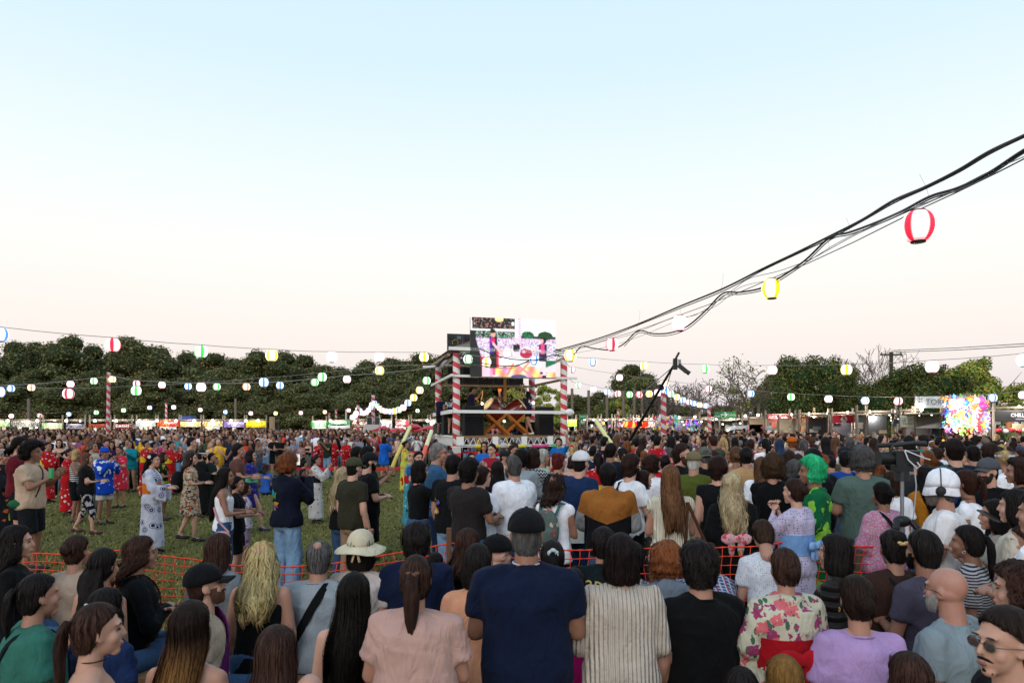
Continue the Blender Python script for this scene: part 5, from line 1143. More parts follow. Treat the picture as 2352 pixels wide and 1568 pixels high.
t = stall(2064, 2120, 31.5, 'stall with a cream cloth and handwriting under the white sign', None, roof=942, ptop=935, tarp=TARPB, back='#33363a'); banner(t, -.55, .15, 1.98, 2.52, -.15, ('#b0b09e',), (('ほっと', .5, .6, .3, '#4a5a52', 1.), ('TAIYAKI', .5, .28, .22, '#4a5a52', 1.)))
flag(2102.6, 2184, 910, 936.5, 31, ('#b9bdc0',), (('平 TORI', .38, .5, .52, '#5a5f66', 1.),), 'long white sign raised on posts with grey letters above the canopy', 'white_sign', 0)
t = stall(2168, 2276, 28.5, 'big toy stall packed with bright plush toys at the right', None, roof=942, ptop=918, tarp=TARPB, back='#a8a098'); toys(2172, 2266, 918, 988, 28, 270, 9, 'in the big toy stall at the right', .85)
pl = bpy.data.lights.new('toy_stall_fill', 'POINT'); pl.energy = 260; pl.shadow_soft_size = .15; lo = bpy.data.objects.new('toy_stall_fill', pl); COL.objects.link(lo); lo.location = PT(2225, 945, 26.6)  # extra fill light added in front of the stall to brighten the toys
for i, (x, y, c) in enumerate([(2188,922,'#f5f5f5'),(2205,918,'#f07a9a'),(2216,924,'#3f6fb0'),(2228,917,'#ff7a30'),(2241,919,'#f4f0f0'),(2252,918,'#ff4f9a'),(2259,932,'#ff3f88'),(2200,930,'#ffffff')]):
    o = obj('balloon', MB().ell((0, 0, 0), (.17, .15, .14), 14, 9), mat('plain', c, rough=.3)); o.location = PT(x, y, 27.6); tag(o, f'round balloon, {ORD[i]} of those on top of the big toy stall', 'balloon', 'balloons over the big toy stall')
t = stall(2278, 2400, 27, 'stall with a black banner and red and white caps at the right edge', (944.5, 968.5, ('#1b1a1e',), (("CHILLNESS", .53, .62, .36, '#e0c8d8', 1.), ('indumentaria', .53, .28, .2, '#9a9aa4', 1.))), roof=936, ptop=925, back='#141414')
for i in range(8):
    o = obj('red_cap', MB().ell((-.95+i*.26, -.25, 1.88-.04*(i % 2)), (.11, .10, .09), 8, 6), mat('plain', '#b01824' if i % 3 != 1 else '#e8e4e4'), t)
# canopy posts on the right
for i, (x, y) in enumerate([(1814,938),(1870,936),(1990,930),(2096,932),(2163,936),(2051,938),(1903,938),(1837,940)]): post(x, y, YR(x)-.6, .085, f'wooden canopy post, {ORD[i]} of those before the right stalls', 'canopy posts before the right stalls', WOODL)
# blue tent, beige tent, white tent, umbrellas, van
t = thing('canopy_tent', 'blue canopy tent roof behind the far food stalls', 'tent', ((431-CX)*66/F, 66, 0)); m = MB(); w2 = .78
m.loft([np.array([(-w2, -.8, 2.38), (w2, -.8, 2.38), (w2, .8, 2.38), (-w2, .8, 2.38)]), np.array([(-w2*.72, -.4, 2.86), (w2*.62, -.4, 2.86), (w2*.62, .4, 2.86), (-w2*.72, .4, 2.86)])]); obj('roof', m, mat('plain', '#3c4a86'), t, False)
for a_, b_ in ((-1, -1), (1, -1), (1, 1), (-1, 1)): obj('leg', MB().box((a_*w2*.95, b_*.75, 1.2), (.05, .05, 2.4)), TARP, t)
t = thing('canopy_tent', 'beige peaked tent between the cream cloth and the toy stall', 'tent', ((2150-CX)*29.5/F, 29.5, 0)); m = MB(); m.loft([np.array([(-.6, -.6, 1.95), (.6, -.6, 1.95), (.6, .6, 1.95), (-.6, .6, 1.95)]), np.array([(.25, 0, 2.22), (.3, 0, 2.22), (.3, .05, 2.22), (.25, .05, 2.22)])]); obj('roof', m, mat('plain', '#9a9284'), t, False)
for a_, b_ in ((-1, -1), (1, -1), (1, 1), (-1, 1)): obj('leg', MB().box((a_*.57, b_*.57, .97), (.04, .04, 1.95)), TARP, t)
t = thing('canopy_tent', 'white and red striped cloth booth under the loudspeakers', 'tent', ((854-CX)*46/F, 46, 0)); obj('cloth_wall', MB().box((0, 0, 1.05), (1.06, .6, 2.05)), mat('plain', '#b5b0ae'), t, False); m = MB(); m.bar((-.53, -.32, 1.45), (.53, -.32, 1.75), .02, .16); obj('red_band', m, mat('plain', '#a82030'), t, False)
def umbrella(px, py, Y, R, label):
    t = thing('market_umbrella', label, 'umbrella', ((px-CX)*Y/F, Y, 0)); zt = CH-(py-YH)*Y/F; n = 8; a = np.arange(n)*2*pi/n+.2; rg = []
    for f, z in ((1, -.42), (.75, -.22), (.45, -.08), (.15, -.01), (.02, 0)): rg.append(np.stack([np.cos(a)*R*f, np.sin(a)*R*f, np.full(n, zt+z*R*.85)], 1))
    m = MB(); m.loft(rg); obj('canopy', m, mat('plain', '#b81c30', rough=.4), t, False); obj('pole', MB().tube([(0, 0, 0), (0, 0, zt+.05)], .025, 6), mat('plain', '#c8c8c8'), t)
for x, y, R, l in [(914,982,.62,'left'),(947,973,.52,'highest'),(962,981,.50,'small middle'),(988,977,.55,'right'),(880,978,.42,'partly hidden')]: umbrella(x, y, 40, R*1.05, f'{l} red market umbrella left of the stage')
umbrella(1128, 984, 42, .75, 'red umbrella seen below the drums, left one'); umbrella(1152, 983, 43, .8, 'red umbrella seen below the drums, right one')
t = thing('van', 'white van parked among the stalls under the tan canopy', 'van', ((1706-CX)*46/F, 46.5, 0)); m = MB(); pr = [(-1.2, .35), (-1.2, 1.0), (-.95, 1.35), (-.45, 1.95), (1.2, 2.02), (1.25, .35)]; m.loft([np.array([(x, y, z) for x, z in pr]) for y in (-.85, .85)]); obj('body', m, mat('plain', '#b4b8bc', rough=.3), t, False)
obj('windscreen', MB().box((-.30, -.87, 1.55), (.7, .02, .42)), mat('plain', '#28303a', rough=.1), t)
for x in (-.8, .8): obj('wheel', MB().tube([(x, -.88, .35), (x, -.7, .35)], .33, 14), mat('plain', '#1a1a1a'), t)
# loudspeaker pair on the striped pole
for i, x in enumerate((848.5, 866)):
    t = thing('loudspeaker', ['left loudspeaker of the pair on the far striped pole', 'right loudspeaker of the pair on the far striped pole'][i], 'loudspeaker', PT(x, 978, 51)); obj('cabinet', MB().box((0, .2, .33), (.34, .3, .62)), mat('plain', '#2c2e30'), t); obj('frame', MB().box((0, .19, .33), (.42, .26, .68)), mat('plain', '#a8a8a6'), t)
# smoke over the grill
B = NB('smoke_material'); B.t.nodes.remove(B.b); vol = B.n('ShaderNodeVolumePrincipled'); vol.inputs['Color'].default_value = (.75, .82, .95, 1); gt = B.n('ShaderNodeTexGradient', gradient_type='SPHERICAL'); mpn = B.n('ShaderNodeMapping'); mpn.inputs['Scale'].default_value = (.38, .38, .22); tcn = B.n('ShaderNodeTexCoord'); B.l(tcn.outputs['Object'], mpn.inputs[0]); B.l(mpn.outputs[0], gt.inputs[0]); dn = B.math('MULTIPLY', B.math('MULTIPLY', gt.outputs['Fac'], B.noise(tcn.outputs['Object'], .9, 3).outputs[0]), .16); B.l(dn, vol.inputs['Density']); B.l(vol.outputs[0], B.out.inputs['Volume'])
m = MB(); m.ell((0, 0, 0), (1, 1, 1), 16, 10); V, Q, T = m.arr(); V = V*np.array([2.6, 2.6, 4.4])*(1+.2*wav(V, 3, 4)[:, None]); o = obj('smoke', (V, Q, T), B.m); o.location = PT(530, 900, 69); o['kind'] = 'stuff'
# ================================================================ stage tower
SX, SY, SA = -2.2, 27.0, radians(15)
SMx = Matrix.Translation((SX, SY, 0)) @ Matrix.Rotation(SA, 4, 'Z')
st = thing('stage_tower', 'open wooden drum stage with striped posts and white rails in the field', 'stage', (SX, SY, 0), SA)
SPOST = stripe_mat('#cc2036', '#dcd8d4', 15.5); WHT = mat('plain', '#e6e5e1', rough=.5); DECK = mat('wood', '#8a6a4a', along=1); ZD = 1.66; Wd, Dp = 4.49, 4.6
for i, (x, y, z) in enumerate([(0, 0, 4.95), (Wd, 0, 4.85), (0, Dp, 4.9), (Wd, Dp, 4.7)]):
    m = cyl(.145, z, 20); V, Q, T = m.arr(); V = V*1.0; V[:, 0] += .012*wav(V, i, 9); o = obj('striped_post', (V, Q, T), SPOST, st); o.location = (x, y, 0)
for j in range(30): obj('plank', MB().box((.0, .0, 0), (Wd+.3, .146, .045)), DECK, st).location = (Wd/2, .0+.155*j+.03, ZD-.03)
def rail(a, b, h=.13, name='rail', m_=None, w_=.10): obj(name, MB().bar(a, b, w_, h), m_ or WHT, st)
rail((-.15, -.18, 2.62), (Wd+.05, -.18, 2.60), .12); rail((0-.2, 0, 2.62), (-.2, Dp+.1, 2.55), .15); rail((Wd+.0, .1, 2.58), (Wd+.0, Dp, 2.58), .12)
rail((0-.25, -.18, 4.02), (Wd+.5, -.18, 4.0), .09); rail((-.22, -.3, 4.04), (-.22, Dp+.55, 3.92), .09); rail((-.1, Dp+.1, 3.92), (Wd+.3, Dp+.1, 3.9), .09, m_=WOODL); rail((Wd-.05, .2, 3.95), (Wd-.05, Dp, 3.92), .09, m_=WOODL)
rail((-.35, -.28, 5.08), (Wd+.45, -.28, 5.02), .13, 'roof_beam'); rail((-.3, 0, 4.86), (-.3, Dp, 4.80), .10, 'roof_beam', WOODL); rail((0, Dp, 4.85), (Wd, Dp, 4.8), .10, 'roof_beam'); rail((Wd, 0, 4.8), (Wd, Dp, 4.75), .10, 'roof_beam'); rail((-.9, 3.2, 4.62), (.0, 3.2, 4.66), .10, 'roof_beam')
m = MB(); m.add([(-.1, .1, 5.2), (Wd+.1, .1, 5.15), (Wd+.1, Dp, 5.1), (-.1, Dp, 5.15), (Wd*.5-.3, Dp*.45, 6.0), (Wd*.5+.3, Dp*.55, 6.0)], [[0, 1, 5, 4], [2, 3, 4, 5]], [[1, 2, 5], [3, 0, 4]]); obj('roof_tarp', m, mat('plain', '#7a6450'), st, False)
obj('hanging_post', MB().box((2.35, 1.4, 3.75), (.11, .11, 1.35)), mat('wood', '#9a7048'), st)
obj('bulb_post', cyl(.045, 1.9, 10), SPOST, st).location = (2.45, 2.8, ZD)
def truss(a, b, hgt, n, name, dep=.0):
    a = np.array(a, float); b = np.array(b, float); m = MB(); z = np.array([0, 0, hgt]); m.tube([a, b], .022, 6); m.tube([a+z, b+z], .022, 6)
    for i in range(n):
        p = a+(b-a)*i/n; q = a+(b-a)*(i+.5)/n; r = a+(b-a)*(i+1)/n; m.tube([p, q+z], .014, 5); m.tube([q+z, r], .014, 5)
    obj(name, m, WHT, st)
truss((-.0, -.12, 1.30), (Wd, -.12, 1.28), .30, 17, 'front_truss'); truss((-.05, 0, 4.72), (-.05, Dp, 4.62), .25, 14, 'roof_truss'); truss((.15, -.1, 4.72), (Wd-.1, -.1, 4.68), .24, 14, 'roof_truss')
for i, x in enumerate((.12, 1.55, 2.75, 3.85, 4.4)): obj('truss_plate', MB().box((x, -.16, 1.46), (.24 if i else .3, .02, .34)), WHT, st)
obj('deck_edge', MB().box((Wd/2, -.14, ZD-.03), (Wd+.1, .04, .07)), DECK, st)
for j in range(24): obj('baluster', MB().box((-.14, .15+j*.19, 1.43), (.03, .05, .36)), WHT, st)
obj('side_edge', MB().box((-.15, Dp/2, 1.63), (.05, Dp, .07)), WHT, st)
for i, (x0, x1, c) in enumerate([(.65, 1.72, '#c8b82a'), (1.72, 2.75, '#d2c038'), (2.98, 3.66, '#c83a78'), (3.86, 4.16, '#2fb060')]):
    obj('foam_tube', MB().tube([(x0, -.42, 1.24), ((x0+x1)/2, -.42, 1.225), (x1, -.42, 1.25)], .065, 12), mat('plain', c), st)
obj('foam_tube', MB().tube([(-.45, .5, 1.27), (-.35, 1.9, 1.25)], .065, 12), mat('plain', '#3f86c0'), st); obj('foam_rail', MB().tube([(-.3, -.42, 1.24), (Wd+.2, -.42, 1.24)], .02, 6), WHT, st)
for x in (0, Wd):
    obj('lower_wrap', MB().box((x, -.02, .62), (.30, .31, 1.2)), stripe_mat('#cc2036', '#dcd8d4', 6., 0.), st)
m = MB()
for i in range(9): m.tube([(-.1+.03*i, -.2, 4.98-.012*i), (-.3, 1.0+.3*i, 4.8), (-.25-.05*(i % 3), 2.5, 4.66+.03*(i % 4)), (-.3, 4.2, 4.62)], .02, 5)
obj('cable_tangle', m, mat('plain', '#2a2b2e'), st)
m = MB(); m.ell((Wd+.16, -.2, 2.6), (.19, .12, .14), 14, 9); V, Q, T = m.arr(); obj('white_knot', (V+(wav(V, 2, 20)*.025)[:, None], Q, T), WHT, st)
m = MB(); m.ell((2.45, 2.75, 3.62), (.08, .08, .08), 12, 8); obj('orange_bulb', m, mat('glow', '#ff6a20', e=1.2), st)
for i, (x, y, z) in enumerate([(1.3, 1.2, 2.98), (3.3, .4, 3.0), (2.6, 3.9, 2.3), (2.95, 3.9, 2.25)]): o = obj('stage_lamp', MB().ell((0, 0, 0), (.055, .055, .055), 10, 7), mat('glow', '#ffe2c0', e=8.), None); o.location = SMx @ Vector((x, y, z)); tag(o, ['small bright lamp left of the drums', 'small bright lamp on the upper rim of the right drum', 'small bright lamp under the drums, left', 'small bright lamp under the drums, right'][i], 'lamp'); pl = bpy.data.lights.new('stage_light', 'POINT'); pl.energy = 12 if i < 2 else 8; pl.color = (1, .82, .6); pl.shadow_soft_size = .08; lo = bpy.data.objects.new('stage_light', pl); COL.objects.link(lo); lo.location = o.location+Vector((0, -.5, .35))
# LED screen at the front, image as a grid of lit pixels
def screen_img(w_, h_):
    rs = np.random.RandomState(8); U, Vv = np.meshgrid((np.arange(w_)+.5)/w_, (np.arange(h_)+.5)/h_); I = np.ones((h_, w_, 3))
    def put(mask, c): I[mask] = c
    cells = rs.rand(h_, w_); pal = np.array([(1, 1, 1), (.95, .8, 1), (.35, .2, .5), (1, .6, .85), (.75, .9, 1), (.1, .05, .15)])
    crowd = (Vv > .34) & (Vv < .66+.05*np.sin(U*7)); I[crowd] = pal[(rs.rand(crowd.sum())*6).astype(int)]
    I[(Vv > .33) & (Vv < .37) & (rs.rand(h_, w_) < .6)] = (1, .55, .9)
    tree = ((Vv > .225) & (Vv < .345) & (U < .52) & (U > .02)); put(tree & (rs.rand(h_, w_) < .85), (.045, .09, .06)); put(((U-.665)/.075)**2+((Vv-.275)/.065)**2 < 1, (.03, .14, .08)); put(((U-.875)/.09)**2+((Vv-.28)/.075)**2 < 1, (.03, .12, .08)); put((Vv > .29) & (Vv < .335) & (U > .57), (.05, .13, .09))
    put((tree | (((U-.665)/.075)**2+((Vv-.275)/.065)**2 < 1)) & (rs.rand(h_, w_) < .12), (.1, .5, .3))
    put((U < .515) & (Vv < .19-.01*U) & (U > .015+Vv*.03), (.055, .055, .06)); put((U < .5) & (Vv < .18) & (rs.rand(h_, w_) < .045), (1, .8, .7)); put((U < .5) & (Vv < .18) & (rs.rand(h_, w_) < .03), (.8, .1, .1)); put(((U-.33)/.05)**2+((Vv-.02)/.05)**2 < 1, (1, .75, .4)); put(((U-.49)/.02)**2+((Vv-.09)/.035)**2 < 1, (.85, .95, 1))
    put((U < .06+.10*np.clip((Vv-.35)/.5, 0, 1)) & (Vv > .22), (.06, .06, .065)); put((U < .2) & (Vv > .72), (.06, .06, .065))
    floor = Vv > .80+.05*np.abs(U-.5); c = np.stack([np.ones_like(U), .55+.25*np.sin(U*40+Vv*9), .45+.25*np.sin(U*31-Vv*20)], 2); I[floor & (U > .13)] = c[floor & (U > .13)]; put((U > .88) & (Vv > .70) & (Vv < .86), (.05, .2, .12)); put((U > .86) & (Vv > .84+(U-.86)*-.6) & (Vv < .90), (.75, .7, .85))
    put((U > .09+.04*Vv) & (U < .21) & (Vv > .66) & (((U-.15)/.06)**2+((Vv-.72)/.1)**2 < 1), (.85, .05, .12)); put((U > .13) & (U < .225) & (Vv > .78), (1, .62, .72)); put((U > .165) & (U < .19) & (Vv > .52) & (Vv < .70), (1, .9, .95))
    put((U > .555) & (U < .588) & (Vv < .52), (1, 1, 1)); put((U > .555) & (U < .588) & (Vv < .52) & (np.sin((Vv+U*.6)*150) > 0), (.85, .2, .6))
    put((U > .515) & (U < .53) & (Vv < .33), (1, .85, .8)); put((U > .49) & (U < .575) & (Vv > .44) & (Vv < .56), (.06, .05, .07))
    put(((U-.42)/.058)**2+((Vv-.585)/.098)**2 < 1, (.9, .45, .6)); put(((U-.42)/.048)**2+((Vv-.585)/.085)**2 < 1, (1, .93, .97)); put(((U-.645)/.088)**2+((Vv-.585)/.105)**2 < 1, (1, .85, .95)); put(((U-.645)/.074)**2+((Vv-.59)/.088)**2 < 1, (.5, .03, .12)); put(((U-.62)/.02)**2+((Vv-.56)/.03)**2 < 1, (1, .6, .7))
    for a, b in (((.47, .52), (.62, .85)), ((.70, .72), (.53, .98)), ((.42, .98), (.50, .76)), ((.55, .80), (.73, 1.))):
        d = np.array(b)-np.array(a); L = np.hypot(*d); t = ((U-a[0])*d[0]+(Vv-a[1])*d[1])/L**2; ds = np.abs((U-a[0])*d[1]-(Vv-a[1])*d[0])/L; put((ds < .014) & (t > 0) & (t < 1), (1, .35, .25) if a[0] != .47 else (1, .92, .97))
    put((U > .218) & (U < .305) & (Vv > .33) & (Vv < .86), (.05, .05, .08)); put((U > .218) & (U < .26) & (Vv > .33) & (Vv < .62), (.12, .08, .35)); put((U > .23) & (U < .28) & (Vv > .35) & (Vv < .42), (.85, .08, .2)); put((U > .30) & (U < .325) & (Vv > .5) & (Vv < .85), (.85, .1, .15))
    put(((U-.262)/.026)**2+((Vv-.275)/.05)**2 < 1, (1, .45, .35)); put(((U-.255)/.032)**2+((Vv-.225)/.038)**2 < 1, (.03, .03, .03)); put((np.abs((Vv-.42)-(U-.25)*1.7) < .03) & (U > .25) & (U < .37), (1, .62, .6)); put((U > .25) & (U < .29) & (Vv > .86) & (Vv < .97), (.9, .2, .3))
    put((U > .80) & (U < .895) & (Vv > .42) & (Vv < .72), (.07, .04, .12)); put((U > .82) & (U < .87) & (Vv > .41) & (Vv < .60), (.8, .12, .3)); put(((U-.855)/.035)**2+((Vv-.36)/.055)**2 < 1, (.05, .03, .03)); put(((U-.835)/.02)**2+((Vv-.37)/.035)**2 < 1, (1, .55, .5)); put((np.abs((Vv-.50)-(U-.64)*.22) < .016) & (U > .64) & (U < .83), (1, .75, .75)); put((U > .825) & (U < .88) & (Vv > .72) & (Vv < .97), (1, .7, .75)); put((U > .81) & (U < .85) & (Vv > .905) & (Vv < .94), (.05, .05, .05)); put((U > .84) & (U < .89) & (Vv > .965), (.05, .05, .05))
    put(((U-.56)/.10)**2+((Vv-1.02)/.07)**2 < 1, (.16, .16, .28)); I = I*(1+rs.normal(0, .07, I.shape)); J = I.copy(); J[1:-1, 1:-1] = (I[1:-1, 1:-1]*2+I[:-2, 1:-1]+I[2:, 1:-1]+I[1:-1, :-2]+I[1:-1, 2:])/6; J = (J-.5)*1.15+.5; return np.clip(J, .02, 1)
scr = thing('led_screen', 'large lit screen at the stage front showing the drummers', 'screen', (SX, SY, 0), SA); NW, NH = 150, 104
x0, x1, z0, z1 = .50, 4.02, 4.00, 6.33; I = screen_img(NW, NH); gx = np.linspace(x0, x1, NW+1); gz = np.linspace(z1, z0, NH+1); px_ = (gx[1]-gx[0])*.5; A, Bz = np.meshgrid((gx[:-1]+gx[1:])/2, (gz[:-1]+gz[1:])/2); c = np.stack([A, np.full_like(A, -.33), Bz], 2).reshape(-1, 3); hz = (gz[0]-gz[1])*.5
V = np.stack([c+np.array(d) for d in ((-px_, 0, -hz), (px_, 0, -hz), (px_, 0, hz), (-px_, 0, hz))], 1).reshape(-1, 3)
o = obj('picture', (V, np.arange(len(V)).reshape(-1, 4), []), mat('vcol', e=1.12, low=1), scr, False, np.repeat(I.reshape(-1, 3), 4, 0))
for i in range(4):
    for j in range(3): w4 = (x1-x0)/4; h3 = (z1-z0)/3; obj('panel', MB().box((x0+w4*(i+.5), -.26, z0+h3*(j+.5)), (w4-.01, .12, h3-.01)), mat('plain', '#202224'), scr)
sc2 = thing('led_screen', 'second screen at the stage back seen from its black rear side', 'screen', (SX, SY, 0), SA)
for i in range(5):
    for j in range(3):
        cx_, cz_ = .45+.37+i*.74, 3.98+.39+j*.79; q = obj('panel', MB().box((cx_, Dp+.3, cz_), (.72, .10, .77)), mat('plain', '#26292c', rough=.5), sc2)
        for k_ in range(4): obj('cabinet_box', MB().box((cx_+(-.18 if k_ % 2 else .18), Dp+.22, cz_+(-.2 if k_ < 2 else .2)), (.20, .05, .16)), mat('plain', '#1a1c1f' if k_ != 2 else '#55606a'), q)
        obj('handle', MB().tube([(cx_-.12, Dp+.20, cz_-.12), (cx_-.14, Dp+.18, cz_+.03), (cx_, Dp+.18, cz_+.10), (cx_+.14, Dp+.18, cz_+.03), (cx_+.12, Dp+.20, cz_-.12)], .02, 6), mat('plain', '#8a2434' if (i+j) % 2 else '#9a7a3a'), q)
# drums on crossed stands
for sgn, lx, lab in ((-1, 1.72, 'left big red-brown drum tilted on a crossed wooden stand'), (1, 2.62, 'right big red-brown drum tilted on a crossed wooden stand')):
    t = thing('drum', lab, 'drum', SMx @ Vector((lx+.12, 1.15 if sgn < 0 else 1.3, ZD)), SA); ax = Vector((sgn*cos(radians(38)), -.12, sin(radians(38)))).normalized(); c = Vector((sgn*.02, 0, 1.02)); R = []; m = MB()
    for u in np.linspace(-.40, .40, 13): R.append((c+ax*u, .345+.065*cos(u/.40*pi/2)))
    m.tube([p for p, r in R], [r for p, r in R], 30); obj('shell', m, mat('plain', '#5a130c', rough=.18, spec=.6), t)
    for s_ in (-1, 1):
        m = MB(); m.tube([c+ax*s_*.385, c+ax*s_*.43], [.372, .362], 30); h = obj('skin', m, mat('plain', '#c8b48c'), t)
        for r_, u in ((.368, .345), (.376, .30)):
            m = MB(); x = ax.cross(Vector((0, 1, 0))).normalized(); y = ax.cross(x)
            for k_ in range(28): a = k_*2*pi/28; p = c+ax*s_*u+(x*cos(a)+y*sin(a))*(r_-.0); m.ell(p, (.017, .017, .017), 6, 4)
            o = obj('rim_nails', m, mat('plain', '#2a211c', rough=.35), h); o['kind'] = 'stuff'
    m = MB(); a = np.linspace(0, 2*pi, 14); p0 = c-Vector((0, .40, .06)); m.tube([p0+Vector((.055*cos(t_), -.01, .055*sin(t_))) for t_ in a], .012, 6); obj('ring_handle', m, mat('plain', '#3a3634', metal=.8, rough=.3), t)
    WS = mat('wood', '#a8652c')
    for a_, b_, y in (((-.55, 0), (.42, .88), -.30), ((.55, 0), (-.42, .88), -.36), ((-.55, 0), (.42, .88), .30), ((.55, 0), (-.42, .88), .36)): obj('stand_beam', MB().bar((a_[0], y, a_[1]+.02), (b_[0], y, b_[1]), .06, .11), WS, t)
# loudspeakers on stage
def speaker(lx, ly, w_, h, label, ang=0, split=.66):
    t = thing('loudspeaker', label, 'loudspeaker', SMx @ Vector((lx, ly, ZD)), SA+ang); obj('cabinet', MB().box((0, 0, h/2), (w_, .55, h)), mat('plain', '#17181a', rough=.7), t)
    obj('grille', MB().box((0, -.285, h*split*.5), (w_*.90, .02, h*split*.94)), mat('dots', '#1c1d20', '#0a0a0b', s=40), t); obj('grille', MB().box((0, -.285, h*(split+1)*.5), (w_*.90, .02, h*(1-split)*.85)), mat('dots', '#232427', '#0c0c0d', s=40), t)
    for s_ in (-1, 1): obj('corner_guard', MB().box((s_*w_*.48, -.27, h*.99), (.06, .06, .05)), mat('plain', '#3a3c40'), t)
speaker(.78, .55, .80, 1.20, 'large black loudspeaker stack at the left front of the stage'); speaker(4.0-.12, .75, .66, 1.18, 'large black loudspeaker stack at the right front of the stage'); speaker(-.0+.05, 2.2, .5, .85, 'black loudspeaker behind the left front stage post', 0); speaker(3.45, 2.2, .8, .55, 'low black box behind the woman drummer on stage')
t = thing('stage_monitor', 'slanted black monitor speaker at the left stage corner', 'loudspeaker', SMx @ Vector((-.12, 3.1, ZD)), SA+.3); m = MB(); m.loft([np.array([(x, -.25, .05), (x, .25, .05), (x, .3, .45), (x, .05, .5)]) for x in (-.25, .25)]); obj('cabinet', m, mat('plain', '#2a2b2d'), t, False); obj('grille', MB().box((0, -.12, .27), (.44, .02, .40)), mat('dots', '#34363a', '#111111', s=30), t).rotation_euler = (-.55, 0, 0)
# performers
NAVY = ('cloth', '#171733'); WL = lambda lx, ly: SMx @ Vector((lx, ly, 0))
def perf(px, y, lx, ly, **k):
    p = WL(lx, ly); Y = p.y; kw = dict(lod=1, z0=ZD); kw.update(k); X = (px-CX)*Y/F; return person(px, y, Y, **kw)
perf(1012, 899, -.25, 2.6, yaw=-25, face=True, hyaw=170, sex='m', hair='short:black', L=0, top='sless', tc=NAVY, bot='shorts', bc=('cloth', '#15161a'), arms='down', skin='tan', s=1.0, label='performer in a sleeveless navy vest leaning on the left stage rail', seed=1)
perf(1037, 897, .15, 1.4, yaw=-30, sex='w', hair='pony:black', L=.25, top='tee', tc=NAVY, bot='minis', bc=('cloth', '#15161a'), arms='front', s=1.0, xtra=('text:#d8d8e0:あつた:.16:.02:.78', 'text:#d8d8e0:太鼓:.14:.02:.62'), label='performer in a navy shirt with white characters beside the left front post')
perf(1084, 889, 1.0, 1.9, yaw=-75, sex='m', hair='short:black', top='tee', tc=NAVY, bot='shorts', bc=('cloth', '#15161a'), arms=('drum', 'raise'), skin='tan', z0=ZD+.18, xtra=('strap:#8a1c30', 'glasses:#222222'), label='man drummer in navy and red happi raising his sticks left of the drums')
rw, kw_ = perf(1212, 899, 3.3, 1.05, yaw=55, sex='w', hair='bob:black', top='tee', tc=NAVY, bot='minis', bc=('cloth', '#101014'), arms=('drum', 'up'), xtra=('text:#d8d8e0:あつた:.15:0:.80', 'text:#d8d8e0:高れ:.13:0:.64'), stride=.5, label='woman drummer in a long navy shirt raising her sticks right of the drums', shoe='#d8d8d8')
perf(1181, 951, 2.95, 2.0, yaw=110, pose='floor', sex='w', hair='long:black', L=.2, top='tee', tc=('cloth', '#2d5a94'), bot='minis', bc=('cloth', '#101014'), arms='cross', s=.95, label='girl in a blue shirt crouching on stage behind the drum stand')
for (x, y, x2, y2, Y, l) in [(1104,928,1109,897,28.4,'upright drumstick in the man drummer\'s right hand'),(1090,914,1100,922,28.6,'drumstick held across the man drummer\'s chest'),(1199,893,1204,880,28.2,'raised drumstick in the woman drummer\'s hand'),(1197,900,1201,886,28.3,'second raised drumstick beside the woman drummer\'s head')]:
    tag(obj('drumstick', MB().tube([PT(x, y, Y), PT(x2, y2, Y)], .02, 6), mat('wood', '#a87a48')), l, 'drumstick')
# ================================================================ camera crane
t = thing('camera_crane', 'long black camera crane rising right of the stage', 'camera crane', (0, 0, 0)); BL = mat('plain', '#17191c', rough=.5); a, b = PT(1440, 1022, 21), PT(1549, 836, 17.5); d = (b-a)
obj('arm', MB().tube([a-d*.12, a, a+d*.5, b], [.055, .052, .042, .03], 8), BL, t)
for f in (.3, .55, .75): obj('joint', MB().bar(a+d*(f-.01), a+d*(f+.010), .14, .14), BL, t)
for px_o, f0 in ((-18, .97), (10, .97)): obj('stay_cable', MB().tube([a+Vector((px_o*.02, 0, -.1)), a+d*.5+Vector((px_o*.022, 0, .25 if px_o < 0 else -.3)), a+d*f0], .012, 5), mat('plain', '#8a8a8c'), t)
hd = obj('camera_head', MB().box(b+Vector((.02, 0, .0)), (.10, .10, .28)), BL, t); obj('camera_body', MB().bar(b+Vector((.10, 0, -.02)), b+Vector((.30, -.05, -.20)),   .12, .11), BL, t); obj('lens', MB().tube([b+Vector((.27, -.05, -.17)), b+Vector((.37, -.08, -.25))], [.05, .06], 10), BL, t)
obj('bracket', MB().bar(b+Vector((.13, 0, .12)), b+Vector((.15, 0, -.12)), .06, .05), mat('plain', '#8a8c90'), t); obj('antenna', MB().tube([b+Vector((0, 0, .08)), b+Vector((.12, 0, .30))], .03, 6), BL, t)
pb = a-d*.02
for dx, dy in ((-.7, -.5), (.7, -.5), (0, .8)): obj('leg', MB().tube([pb, Vector((pb.x+dx, pb.y+dy, 0))], .035, 6), BL, t)
obj('column', MB().tube([pb, Vector((pb.x, pb.y, .3))], .06, 8), BL, t); obj('monitor', MB().box(a+Vector((-.15, -.3, .0)), (.28, .12, .22)), BL, t); obj('counterweight', MB().box(a-d*.12, (.3, .25, .25)), mat('plain', '#2a2b2e'), t)
